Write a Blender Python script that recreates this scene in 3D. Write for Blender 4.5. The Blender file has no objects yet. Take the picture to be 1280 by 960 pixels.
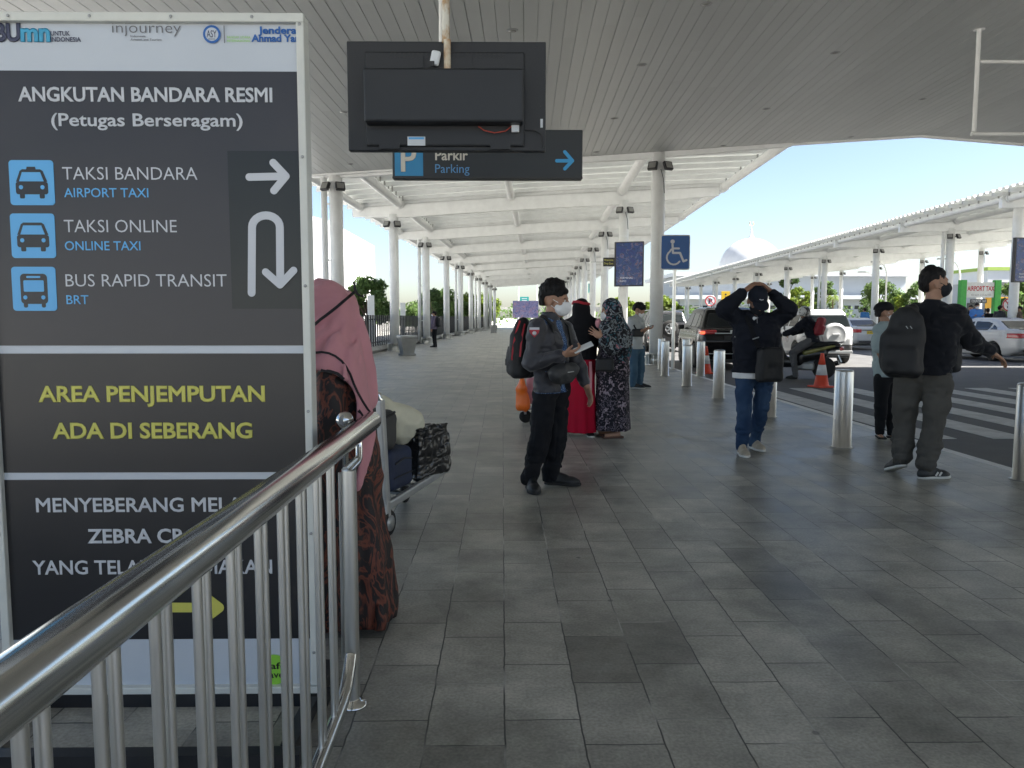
import bpy, bmesh, math, random
import numpy as np
from mathutils import Vector, Matrix
random.seed(7); RNG = np.random.default_rng(11)
sc = bpy.context.scene
COL = sc.collection
R = math.radians

# ------------------------------------------------------------------ camera, sky, sun, exposure
F_PX, CX, CY, CAM_H = 962.0, 640.0, 480.0, 1.35
PITCH, YAW = math.atan(83/962), math.atan(12/962)
cam_data = bpy.data.cameras.new('camera'); cam = bpy.data.objects.new('camera', cam_data); COL.objects.link(cam)
cam.location = (0, 0, CAM_H); cam.rotation_euler = (R(90)-PITCH, 0, -YAW)
cam_data.sensor_width = 36; cam_data.lens = F_PX/1280*36
cam_data.clip_start = 0.05; cam_data.clip_end = 3000
sc.camera = cam
SUN_DIR = Vector((0.66, -0.12, 0.80)).normalized()          # towards the sun: high, from the right
el = math.asin(SUN_DIR.z); az = math.atan2(SUN_DIR.x, SUN_DIR.y)
w = bpy.data.worlds.new('World'); sc.world = w; w.use_nodes = True
nt = w.node_tree; bg = nt.nodes['Background']
sky = nt.nodes.new('ShaderNodeTexSky'); sky.sky_type = 'NISHITA'; sky.sun_disc = False
sky.sun_elevation = el; sky.sun_rotation = az; sky.air_density = 0.9; sky.dust_density = 1.3; sky.ozone_density = 1.0
nt.links.new(sky.outputs[0], bg.inputs[0]); bg.inputs[1].default_value = 0.05
sl = bpy.data.lights.new('sun', 'SUN'); sun = bpy.data.objects.new('sun', sl); COL.objects.link(sun)
sl.energy = 5.0; sl.angle = R(0.5); sl.color = (1, .95, .87)
sun.rotation_euler = SUN_DIR.to_track_quat('Z', 'Y').to_euler()
vs = sc.view_settings; vs.view_transform = 'Standard'; vs.look = 'None'; vs.gamma = 1; vs.use_curve_mapping = False
vs.exposure = 2.3
sc.cycles.max_bounces = 10; sc.cycles.diffuse_bounces = 5; sc.cycles.glossy_bounces = 4; sc.cycles.transparent_max_bounces = 6
sc.cycles.caustics_reflective = False; sc.cycles.caustics_refractive = False; sc.cycles.sample_clamp_indirect = 6
sc.cycles.use_denoising = True

RC = Matrix.Rotation(-YAW, 3, 'Z') @ Matrix.Rotation(R(90)-PITCH, 3, 'X')
def ray(u, v): return RC @ Vector(((u-CX)/F_PX, -(v-CY)/F_PX, -1))
def at(u, v, Y):
    d = ray(u, v); return Vector((0, 0, CAM_H)) + d*(Y/d.y)
def gnd(u, v, z=0.0):
    d = ray(u, v); return Vector((0, 0, CAM_H)) + d*((z-CAM_H)/d.z)

# ------------------------------------------------------------------ materials
def mat(name, c, rough=.6, metal=0, var=0, vscale=6, bump=0, bscale=80, spec=.5, coat=0, c2=None, emit=0, sheen=0, stretch=None, trans=0, detail=4):
    m = bpy.data.materials.new(name); m.use_nodes = True
    n = m.node_tree.nodes; L = m.node_tree.links; p = n['Principled BSDF']
    p.inputs['Base Color'].default_value = (*c, 1); p.inputs['Roughness'].default_value = rough
    p.inputs['Metallic'].default_value = metal; p.inputs['Specular IOR Level'].default_value = spec if rough < .78 else .2
    p.inputs['Coat Weight'].default_value = coat; p.inputs['Sheen Weight'].default_value = sheen
    p.inputs['Transmission Weight'].default_value = trans
    if emit:
        p.inputs['Emission Color'].default_value = (*c, 1); p.inputs['Emission Strength'].default_value = emit
    if var or bump or c2:
        tc = n.new('ShaderNodeTexCoord'); src = tc.outputs['Object']
        if stretch:
            mp = n.new('ShaderNodeMapping'); mp.inputs['Scale'].default_value = stretch
            L.new(src, mp.inputs[0]); src = mp.outputs[0]
    if var or c2:
        nz = n.new('ShaderNodeTexNoise'); nz.inputs['Scale'].default_value = vscale; nz.inputs['Detail'].default_value = detail
        nz.inputs['Roughness'].default_value = .6
        L.new(src, nz.inputs['Vector'])
        rp = n.new('ShaderNodeValToRGB')
        a = tuple(max(0, x*(1-var)) for x in c); b = c2 or tuple(min(1, x*(1+var)) for x in c)
        rp.color_ramp.elements[0].color = (*a, 1); rp.color_ramp.elements[1].color = (*b, 1)
        rp.color_ramp.elements[0].position = .32; rp.color_ramp.elements[1].position = .68
        L.new(nz.outputs['Fac'], rp.inputs[0]); L.new(rp.outputs[0], p.inputs['Base Color'])
        if var:
            mr = n.new('ShaderNodeMapRange'); mr.inputs['To Min'].default_value = max(.02, rough*.8); mr.inputs['To Max'].default_value = min(1, rough*1.25)
            L.new(nz.outputs['Fac'], mr.inputs[0]); L.new(mr.outputs[0], p.inputs['Roughness'])
    if bump:
        b1 = n.new('ShaderNodeTexNoise'); b1.inputs['Scale'].default_value = bscale; b1.inputs['Detail'].default_value = 3
        L.new(src, b1.inputs['Vector'])
        bn = n.new('ShaderNodeBump'); bn.inputs['Strength'].default_value = bump; bn.inputs['Distance'].default_value = .01
        L.new(b1.outputs['Fac'], bn.inputs['Height']); L.new(bn.outputs[0], p.inputs['Normal'])
    return m

def ramp_mat(name, stops, kind='noise', scale=10, rough=.8, stretch=None, distort=0, detail=4, metal=0, const=False, bump=0, feature='F1', emit=0, coords='Object'):
    """base colour from a noise / voronoi / wave texture through a colour ramp"""
    m = bpy.data.materials.new(name); m.use_nodes = True
    n = m.node_tree.nodes; L = m.node_tree.links; p = n['Principled BSDF']
    p.inputs['Roughness'].default_value = rough; p.inputs['Metallic'].default_value = metal; p.inputs['Specular IOR Level'].default_value = .5 if rough < .78 else .2
    tc = n.new('ShaderNodeTexCoord'); mp = n.new('ShaderNodeMapping'); L.new(tc.outputs[coords], mp.inputs[0])
    if stretch: mp.inputs['Scale'].default_value = stretch
    if kind == 'noise':
        t = n.new('ShaderNodeTexNoise'); t.inputs['Scale'].default_value = scale; t.inputs['Detail'].default_value = detail
        t.inputs['Distortion'].default_value = distort; out = t.outputs['Fac']
    elif kind == 'voronoi':
        t = n.new('ShaderNodeTexVoronoi'); t.inputs['Scale'].default_value = scale; t.feature = feature; out = t.outputs['Distance']
        if distort:
            nz = n.new('ShaderNodeTexNoise'); nz.inputs['Scale'].default_value = scale*1.5
            mx = n.new('ShaderNodeMix'); mx.data_type = 'VECTOR'; mx.inputs[0].default_value = distort
            L.new(mp.outputs[0], mx.inputs[4]); L.new(mp.outputs[0], nz.inputs[0]); L.new(nz.outputs['Color'], mx.inputs[5]); L.new(mx.outputs[1], t.inputs['Vector'])
    else:
        t = n.new('ShaderNodeTexWave'); t.inputs['Scale'].default_value = scale; t.inputs['Distortion'].default_value = distort
        t.inputs['Detail'].default_value = detail; out = t.outputs['Fac']
    if not (kind == 'voronoi' and distort): L.new(mp.outputs[0], t.inputs['Vector'])
    rp = n.new('ShaderNodeValToRGB'); cr = rp.color_ramp
    if const: cr.interpolation = 'CONSTANT'
    while len(cr.elements) < len(stops): cr.elements.new(.5)
    for e, (pos, c) in zip(cr.elements, stops): e.position = pos; e.color = (*c, 1)
    L.new(out, rp.inputs[0]); L.new(rp.outputs[0], p.inputs['Base Color'])
    if emit:
        L.new(rp.outputs[0], p.inputs['Emission Color']); p.inputs['Emission Strength'].default_value = emit
    if bump:
        bn = n.new('ShaderNodeBump'); bn.inputs['Strength'].default_value = bump; bn.inputs['Distance'].default_value = .01
        L.new(out, bn.inputs['Height']); L.new(bn.outputs[0], p.inputs['Normal'])
    return m

M = {}
M['white_steel'] = mat('white_painted_steel', (.74, .75, .74), .42, var=.06, vscale=2.5)
M['white_deck'] = mat('white_roof_deck', (.80, .81, .80), .5, var=.05, vscale=.7)
M['chrome'] = mat('polished_steel', (.64, .64, .62), .15, 1, var=.16, vscale=22, stretch=(1, .08, 1), bump=.012, bscale=60)
M['brushed'] = mat('brushed_steel', (.62, .62, .60), .32, 1, var=.12, vscale=40, stretch=(1, 1, .04))
M['grey_steel'] = mat('grey_steel', (.36, .37, .37), .4, .6, var=.1)
M['black_metal'] = mat('black_metal', (.015, .015, .017), .45, var=.2, vscale=8)
M['black_plastic'] = mat('black_plastic', (.012, .013, .015), .5, var=.25, vscale=3, bump=.05, bscale=300)
M['rubber'] = mat('rubber', (.016, .016, .016), .75, bump=.1, bscale=120)
M['skin'] = mat('skin', (.36, .20, .13), .55, var=.08, vscale=20)
M['skin_dark'] = mat('skin_dark', (.27, .14, .085), .55, var=.1, vscale=20)
M['hair'] = mat('black_hair', (.007, .006, .006), .62, spec=.25, var=.3, vscale=60, bump=.5, bscale=90, stretch=(1, 1, .35))
M['eye'] = mat('eye_dark', (.02, .012, .01), .2)
M['eye_white'] = mat('eye_white', (.7, .68, .65), .3)
M['mask_white'] = mat('white_mask_fabric', (.78, .79, .80), .8, var=.03, bump=.05)
M['mask_black'] = mat('black_mask_fabric', (.018, .020, .026), .8, bump=.1)

# ------------------------------------------------------------------ objects, names, labels
def link(o, parent=None):
    COL.objects.link(o)
    if parent is not None: o.parent = parent
    return o
def tag(o, label=None, cat=None, group=None, kind=None):
    if label: o['label'] = label
    if cat: o['category'] = cat
    if group: o['group'] = group
    if kind: o['kind'] = kind
    return o
def thing(name, label, cat, loc=(0, 0, 0), rz=0, group=None):
    o = bpy.data.objects.new(name, None); link(o); o.location = loc; o.rotation_euler = (0, 0, rz)
    o.empty_display_size = .2
    return tag(o, label, cat, group)
def copy_tree(o, parent=None):
    c = o.copy(); COL.objects.link(c); c.parent = parent
    for ch in o.children: copy_tree(ch, c)
    return c

def raw_mesh(name, V, polys_flat, counts, mats, midx=None, smooth=True):
    me = bpy.data.meshes.new(name)
    V = np.asarray(V, np.float32); polys_flat = np.asarray(polys_flat, np.int32); counts = np.asarray(counts, np.int32)
    me.vertices.add(len(V)); me.vertices.foreach_set('co', V.ravel())
    me.loops.add(len(polys_flat)); me.loops.foreach_set('vertex_index', polys_flat)
    st = np.zeros(len(counts), np.int32); st[1:] = np.cumsum(counts)[:-1]
    me.polygons.add(len(counts)); me.polygons.foreach_set('loop_start', st)
    me.polygons.foreach_set('use_smooth', np.full(len(counts), smooth, bool))
    for m in (mats if isinstance(mats, (list, tuple)) else [mats]): me.materials.append(m)
    if midx is not None: me.polygons.foreach_set('material_index', np.asarray(midx, np.int32))
    me.update(calc_edges=True); me.validate()
    return me

class MB:
    """collects simple solids into ONE mesh"""
    def __init__(s): s.v = []; s.f = []; s.m = []; s.sm = []
    def add(s, V, Fc, mi=0, smooth=False):
        b = len(s.v); s.v += [tuple(p) for p in V]
        for f in Fc: s.f.append([b+i for i in f]); s.m.append(mi); s.sm.append(smooth)
        return s
    def box(s, c, d, rot=None, mi=0, taper=1.0):
        hx, hy, hz = d[0]/2, d[1]/2, d[2]/2; V = []
        for z in (-1, 1):
            t = taper if z > 0 else 1
            for x, y in ((-1, -1), (1, -1), (1, 1), (-1, 1)):
                p = Vector((x*hx*t, y*hy*t, z*hz))
                if rot is not None: p = rot @ p
                V.append(p+Vector(c))
        return s.add(V, [(3, 2, 1, 0), (4, 5, 6, 7), (0, 1, 5, 4), (1, 2, 6, 5), (2, 3, 7, 6), (3, 0, 4, 7)], mi)
    def bbox(s, c, d, r=.01, rot=None, mi=0):
        """box with bevelled edges"""
        bm = bmesh.new(); bmesh.ops.create_cube(bm, size=1)
        for v in bm.verts: v.co = Vector((v.co.x*d[0], v.co.y*d[1], v.co.z*d[2]))
        bmesh.ops.bevel(bm, geom=bm.edges[:], offset=min(r, min(d)*.45), segments=2, affect='EDGES', profile=.5)
        bm.verts.index_update()
        V = [((rot @ v.co) if rot is not None else v.co)+Vector(c) for v in bm.verts]; Fc = [[v.index for v in f.verts] for f in bm.faces]
        bm.free(); return s.add(V, Fc, mi)
    def tube(s, pts, r, n=12, mi=0, caps=True, smooth=True):
        pts = [Vector(p) for p in pts]; rs = r if isinstance(r, (list, tuple)) else [r]*len(pts)
        V = []; prev = None
        for i, p in enumerate(pts):
            t = (pts[min(i+1, len(pts)-1)]-pts[max(i-1, 0)]).normalized()
            if prev is None:
                a = Vector((0, 0, 1)) if abs(t.z) < .9 else Vector((1, 0, 0)); x = t.cross(a).normalized()
            else: x = (prev-t*prev.dot(t)).normalized()
            prev = x; y = t.cross(x)
            for k in range(n):
                an = 2*math.pi*k/n; V.append(p+(x*math.cos(an)+y*math.sin(an))*rs[i])
        Fc = []
        for i in range(len(pts)-1):
            for k in range(n):
                a = i*n+k; b = i*n+(k+1) % n; Fc.append((a, b, b+n, a+n))
        s.add(V, Fc, mi, smooth)
        if caps:
            s.add(V[:n], [tuple(range(n))[::-1]], mi); s.add(V[-n:], [tuple(range(n))], mi)
        return s
    def lathe(s, prof, c=(0, 0, 0), n=24, axis='z', mi=0, smooth=True, caps=True):
        V = []
        for (r, h) in prof:
            for k in range(n):
                a = 2*math.pi*k/n; p = (r*math.cos(a), r*math.sin(a), h)
                if axis == 'x': p = (h, p[0], p[1])
                if axis == 'y': p = (p[0], h, -p[1])
                V.append(Vector(p)+Vector(c))
        Fc = []
        for i in range(len(prof)-1):
            for k in range(n):
                a = i*n+k; b = i*n+(k+1) % n; Fc.append((a, b, b+n, a+n))
        if caps: Fc.append(tuple(range(n))[::-1]); Fc.append(tuple((len(prof)-1)*n+k for k in range(n)))
        return s.add(V, Fc, mi, smooth)
    def prism(s, poly, y0, y1, mi=0):
        """polygon in x,z extruded along y"""
        n = len(poly); V = [(x, y0, z) for x, z in poly]+[(x, y1, z) for x, z in poly]
        Fc = [tuple(range(n)), tuple(range(2*n-1, n-1, -1))]+[(i, n+i, n+(i+1) % n, (i+1) % n) for i in range(n)]
        return s.add(V, Fc, mi)
    def stroke(s, pts, w, y0, y1, mi=0, n=10):
        """thick line with round ends in x,z, extruded along y; overlapping pieces are kept apart by hairs in depth"""
        for i in range(len(pts)-1):
            a = Vector(pts[i]); b = Vector(pts[i+1]); d = (b-a).normalized(); q = math.atan2(d.y, d.x)
            poly = [(b.x+w/2*math.cos(q-math.pi/2+math.pi*k/n), b.y+w/2*math.sin(q-math.pi/2+math.pi*k/n)) for k in range(n+1)]
            poly += [(a.x+w/2*math.cos(q+math.pi/2+math.pi*k/n), a.y+w/2*math.sin(q+math.pi/2+math.pi*k/n)) for k in range(n+1)]
            s.prism(poly, y0-.00012*i, y1, mi)
        return s
    def build(s, name, m, parent=None, loc=None):
        me = bpy.data.meshes.new(name); me.from_pydata([tuple(v) for v in s.v], [], s.f)
        for q in (m if isinstance(m, (list, tuple)) else [m]): me.materials.append(q)
        me.polygons.foreach_set('material_index', s.m); me.polygons.foreach_set('use_smooth', s.sm); me.update()
        o = bpy.data.objects.new(name, me); link(o, parent)
        bm = bmesh.new(); bm.from_mesh(me); bmesh.ops.recalc_face_normals(bm, faces=bm.faces[:]); bm.to_mesh(me); bm.free()
        if any(s.sm) and not all(s.sm):
            pass
        if loc is not None: o.location = loc
        return o

def text(name, s, size, m, parent, loc, align='LEFT', bold=0.0, sx=1.0, width=None, spacing=1.0, rot=(R(90), 0, 0), sh=0):
    """lettering standing in the x,z plane, facing -y; size = cap height, width = wanted total width"""
    cu = bpy.data.curves.new(name, 'FONT'); cu.body = s; cu.size = 1; cu.offset = min(0, bold); cu.bevel_depth = max(0, bold); cu.bevel_resolution = 0; cu.space_character = spacing
    cu.align_x = 'LEFT'; cu.resolution_u = 3; cu.shear = sh
    o = bpy.data.objects.new(name, cu); COL.objects.link(o)
    dg = bpy.context.evaluated_depsgraph_get(); me = bpy.data.meshes.new_from_object(o.evaluated_get(dg))
    bpy.data.objects.remove(o); bpy.data.curves.remove(cu)
    n = len(me.vertices); co = np.zeros(n*3, np.float32); me.vertices.foreach_get('co', co); co = co.reshape(-1, 3)
    k = size/.73                                             # cap height of the built-in face
    x0, x1 = co[:, 0].min(), co[:, 0].max()
    kx = k*sx if width is None else width/(x1-x0)
    co[:, 0] -= x0 if align == 'LEFT' else ((x0+x1)/2 if align == 'CENTER' else x1)
    co[:, 0] *= kx; co[:, 1] *= k; co[:, 2] *= k*.04
    me.vertices.foreach_set('co', co.ravel()); me.materials.clear(); me.materials.append(m); me.update()
    q = bpy.data.objects.new(name, me); link(q, parent); q.location = loc; q.rotation_euler = rot
    return q

# ------------------------------------------------------------------ signed distance fields -> smooth meshes
LAT = RNG.random((32, 32, 32)).astype(np.float32)
def vnoise(x, y, z, seed=0):
    x = x+seed*7.31; y = y+seed*3.17; z = z+seed*5.77
    xi = np.floor(x).astype(np.int32); yi = np.floor(y).astype(np.int32); zi = np.floor(z).astype(np.int32)
    fx = x-xi; fy = y-yi; fz = z-zi
    fx = fx*fx*(3-2*fx); fy = fy*fy*(3-2*fy); fz = fz*fz*(3-2*fz)
    a = lambda i, j, k: LAT[(xi+i) & 31, (yi+j) & 31, (zi+k) & 31]
    c00 = a(0, 0, 0)*(1-fx)+a(1, 0, 0)*fx; c10 = a(0, 1, 0)*(1-fx)+a(1, 1, 0)*fx
    c01 = a(0, 0, 1)*(1-fx)+a(1, 0, 1)*fx; c11 = a(0, 1, 1)*(1-fx)+a(1, 1, 1)*fx
    return ((c00*(1-fy)+c10*fy)*(1-fz)+(c01*(1-fy)+c11*fy)*fz)-.5

class SDF:
    def __init__(s, lo, hi, h):
        s.h = h; s.lo = np.array(lo, float); n = [int(math.ceil((b-a)/h))+1 for a, b in zip(lo, hi)]
        s.ax = [(s.lo[i]+h*np.arange(n[i])).astype(np.float32) for i in range(3)]
        s.D = np.full(n, 1.0, np.float32)
    def sl(s, lo, hi):
        r = []
        for i in range(3):
            a = int(max(0, math.floor((lo[i]-s.lo[i])/s.h))); b = int(min(s.D.shape[i], math.ceil((hi[i]-s.lo[i])/s.h)+1))
            if b <= a: return None
            r.append(slice(a, b))
        return tuple(r)
    def g(s, q):
        return s.ax[0][q[0]][:, None, None], s.ax[1][q[1]][None, :, None], s.ax[2][q[2]][None, None, :]
    def comb(s, q, d, k, op):
        A = s.D[q]
        if op == 'u':
            if k <= 0: s.D[q] = np.minimum(A, d); return
            h = np.clip(.5+.5*(A-d)/k, 0, 1); s.D[q] = A*(1-h)+d*h-k*h*(1-h)
        elif op == 's':
            if k <= 0: s.D[q] = np.maximum(A, -d); return
            h = np.clip(.5-.5*(A+d)/k, 0, 1); s.D[q] = A*(1-h)-d*h+k*h*(1-h)
        else: s.D[q] = np.maximum(A, d)
    def cone(s, a, b, ra, rb=None, k=.02, op='u', flat=None):
        rb = ra if rb is None else rb
        a = np.array(a, float); b = np.array(b, float); pad = max(ra, rb)+k+3*s.h
        q = s.sl(np.minimum(a, b)-pad, np.maximum(a, b)+pad)
        if q is None: return s
        X, Y, Z = s.g(q); x = X-a[0]; y = Y-a[1]; z = Z-a[2]; e = b-a; f = 1
        if flat is not None:
            n = np.array(flat[0], float); n /= np.linalg.norm(n); f = flat[1]; t = (x*n[0]+y*n[1]+z*n[2])*(1/f-1)
            x = x+t*n[0]; y = y+t*n[1]; z = z+t*n[2]; e = e+n*(e@n)*(1/f-1)
        L2 = max(1e-9, e@e); t = np.clip((x*e[0]+y*e[1]+z*e[2])/L2, 0, 1)
        d = np.sqrt((x-t*e[0])**2+(y-t*e[1])**2+(z-t*e[2])**2)-(ra+(rb-ra)*t)
        s.comb(q, (d*f).astype(np.float32), k, op); return s
    def chain(s, pts, rs, k=.02, op='u', flat=None):
        for i in range(len(pts)-1): s.cone(pts[i], pts[i+1], rs[i], rs[i+1], k, op, flat)
        return s
    def ell(s, c, r, B=None, k=.02, op='u'):
        c = np.array(c, float); r = np.array(r, float); pad = r.max()+k+3*s.h
        q = s.sl(c-pad, c+pad)
        if q is None: return s
        X, Y, Z = s.g(q); x = X-c[0]; y = Y-c[1]; z = Z-c[2]
        if B is not None:
            B = np.array(B, float); x, y, z = x*B[0][0]+y*B[0][1]+z*B[0][2], x*B[1][0]+y*B[1][1]+z*B[1][2], x*B[2][0]+y*B[2][1]+z*B[2][2]
        k0 = np.sqrt((x/r[0])**2+(y/r[1])**2+(z/r[2])**2)+1e-6; k1 = np.sqrt((x/r[0]**2)**2+(y/r[1]**2)**2+(z/r[2]**2)**2)+1e-6
        s.comb(q, (k0*(k0-1)/k1).astype(np.float32), k, op); return s
    def box(s, c, hd, B=None, rd=.01, k=.01, op='u'):
        c = np.array(c, float); hd = np.array(hd, float); pad = np.linalg.norm(hd)+k+3*s.h
        q = s.sl(c-pad, c+pad)
        if q is None: return s
        X, Y, Z = s.g(q); x = X-c[0]; y = Y-c[1]; z = Z-c[2]
        if B is not None:
            B = np.array(B, float); x, y, z = x*B[0][0]+y*B[0][1]+z*B[0][2], x*B[1][0]+y*B[1][1]+z*B[1][2], x*B[2][0]+y*B[2][1]+z*B[2][2]
        rd = min(rd, hd.min()*.98)
        qx = np.abs(x)-(hd[0]-rd); qy = np.abs(y)-(hd[1]-rd); qz = np.abs(z)-(hd[2]-rd)
        d = np.sqrt(np.maximum(qx, 0)**2+np.maximum(qy, 0)**2+np.maximum(qz, 0)**2)+np.minimum(np.maximum(qx, np.maximum(qy, qz)), 0)-rd
        s.comb(q, d.astype(np.float32), k, op); return s
    def crease(s, amp, sc3, seed=1, width=.16, band=.05, fn=None):
        """thin inward creases"""
        m = np.abs(s.D) < band; i, j, k = np.nonzero(m); x = s.ax[0][i]; y = s.ax[1][j]; z = s.ax[2][k]
        wx = vnoise(x*3, y*3, z*3, seed+20)*1.2; n1 = np.abs(vnoise(x*sc3[0]+wx, y*sc3[1]+wx, z*sc3[2]+wx, seed)); msk = np.clip(vnoise(x*4, y*4, z*4, seed+9)*3+.6, 0, 1)
        t = amp*np.clip(1-n1/width, 0, 1)**1.5*msk
        if fn is not None: t = t*fn(x, y, z)
        s.D[i, j, k] += t.astype(np.float32); return s
    def folds(s, amp, sc3, seed=1, band=.05, octs=2, fn=None):
        m = np.abs(s.D) < band; i, j, k = np.nonzero(m)
        x = s.ax[0][i]; y = s.ax[1][j]; z = s.ax[2][k]; t = 0; a = 1; f = 1
        for o in range(octs):
            t = t+a*vnoise(x*sc3[0]*f, y*sc3[1]*f, z*sc3[2]*f, seed+o*3); a *= .5; f *= 2.1
        t = t*2*amp
        if fn is not None: t = t*fn(x, y, z)
        s.D[i, j, k] += t.astype(np.float32); return s
    def cut(s, n, d):
        """keep where p.n <= d"""
        X, Y, Z = s.g((slice(None),)*3); s.D = np.maximum(s.D, (X*n[0]+Y*n[1]+Z*n[2]-d).astype(np.float32)); return s
    def mesh(s, name, mats, pick=None):
        D = s.D.copy(); D[0] = D[-1] = np.maximum(D[0], .001); D[:, 0] = np.maximum(D[:, 0], .001); D[:, -1] = np.maximum(D[:, -1], .001)
        D[:, :, 0] = np.maximum(D[:, :, 0], .001); D[:, :, -1] = np.maximum(D[:, :, -1], .001); D[-1] = np.maximum(s.D[-1], .001); D[0] = np.maximum(s.D[0], .001)
        S = D < 0; nx, ny, nz = D.shape
        cnt = np.zeros((nx-1, ny-1, nz-1), np.int8); cs = [(a, b, c) for a in (0, 1) for b in (0, 1) for c in (0, 1)]
        for a, b, c in cs: cnt += S[a:nx-1+a, b:ny-1+b, c:nz-1+c]
        I, J, K = np.nonzero((cnt > 0) & (cnt < 8)); N = len(I)
        idx = np.full((nx-1, ny-1, nz-1), -1, np.int32); idx[I, J, K] = np.arange(N)
        val = np.stack([D[I+a, J+b, K+c] for a, b, c in cs], 1); acc = np.zeros((N, 3)); num = np.zeros(N)
        for p in range(8):
            for q in range(p+1, 8):
                if sum(abs(cs[p][t]-cs[q][t]) for t in range(3)) != 1: continue
                va, vb = val[:, p], val[:, q]; on = (va < 0) != (vb < 0)
                t = np.where(on, va/np.where(on, va-vb, 1), 0)
                for ax in range(3): acc[:, ax] += np.where(on, cs[p][ax]+t*(cs[q][ax]-cs[p][ax]), 0)
                num += on
        V = (np.stack([I, J, K], 1)+acc/np.maximum(num, 1)[:, None])*s.h+s.lo
        quads = []
        for ax in range(3):
            sa = [slice(None)]*3; sb = [slice(None)]*3; sa[ax] = slice(0, -1); sb[ax] = slice(1, None)
            A = S[tuple(sa)]; Bq = S[tuple(sb)]; ch = np.nonzero(A != Bq); e = [np.array(c) for c in ch]
            o1, o2 = [(1, 2), (2, 0), (0, 1)][ax]
            ok = (e[o1] > 0) & (e[o2] > 0) & (e[o1] < D.shape[o1]-1) & (e[o2] < D.shape[o2]-1); e = [c[ok] for c in e]
            ins = A[tuple(e)]
            def cell(d1, d2):
                t = [c.copy() for c in e]; t[o1] = t[o1]-d1; t[o2] = t[o2]-d2; return idx[t[0], t[1], t[2]]
            Q = np.stack([cell(1, 1), cell(0, 1), cell(0, 0), cell(1, 0)], 1)
            Q[~ins] = Q[~ins][:, ::-1]; quads.append(Q)
        Q = np.concatenate(quads); Q = Q[(Q >= 0).all(1)]
        mi = None
        if pick is not None: mi = pick(V[Q].mean(1))
        return raw_mesh(name, V, Q.ravel(), np.full(len(Q), 4), mats, mi)
    def build(s, name, mats, parent=None, pick=None):
        o = bpy.data.objects.new(name, s.mesh(name, mats, pick)); return link(o, parent)

def surf(F, base, u, v, off=.004, default=None):
    """the point of a field's surface seen at a pixel of the photograph, in the field's own frame"""
    d = ray(u, v).normalized(); o = Vector((0, 0, CAM_H))-Vector(base); dist = (F.lo+F.h*np.array(F.D.shape)/2-np.array(o))@np.array(d); t = np.arange(dist-.9, dist+.9, .0025)
    P = np.array(o)+t[:, None]*np.array(d); I = np.round((P-F.lo)/F.h).astype(int); ok = ((I >= 0) & (I < np.array(F.D.shape))).all(1); I = np.where(ok[:, None], I, 0)
    D = np.where(ok, F.D[I[:, 0], I[:, 1], I[:, 2]], 1.0); hit = np.nonzero(D < 0)[0]
    if len(hit) == 0: return default
    return P[hit[0]]-np.array(d)*off

def basis(f, up=(0, 0, 1)):
    f = np.array(f, float); f /= np.linalg.norm(f); r = np.cross(f, np.array(up, float)); r /= np.linalg.norm(r)
    return np.array([r, f, np.cross(r, f)])                  # rows: right, forward, up
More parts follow.
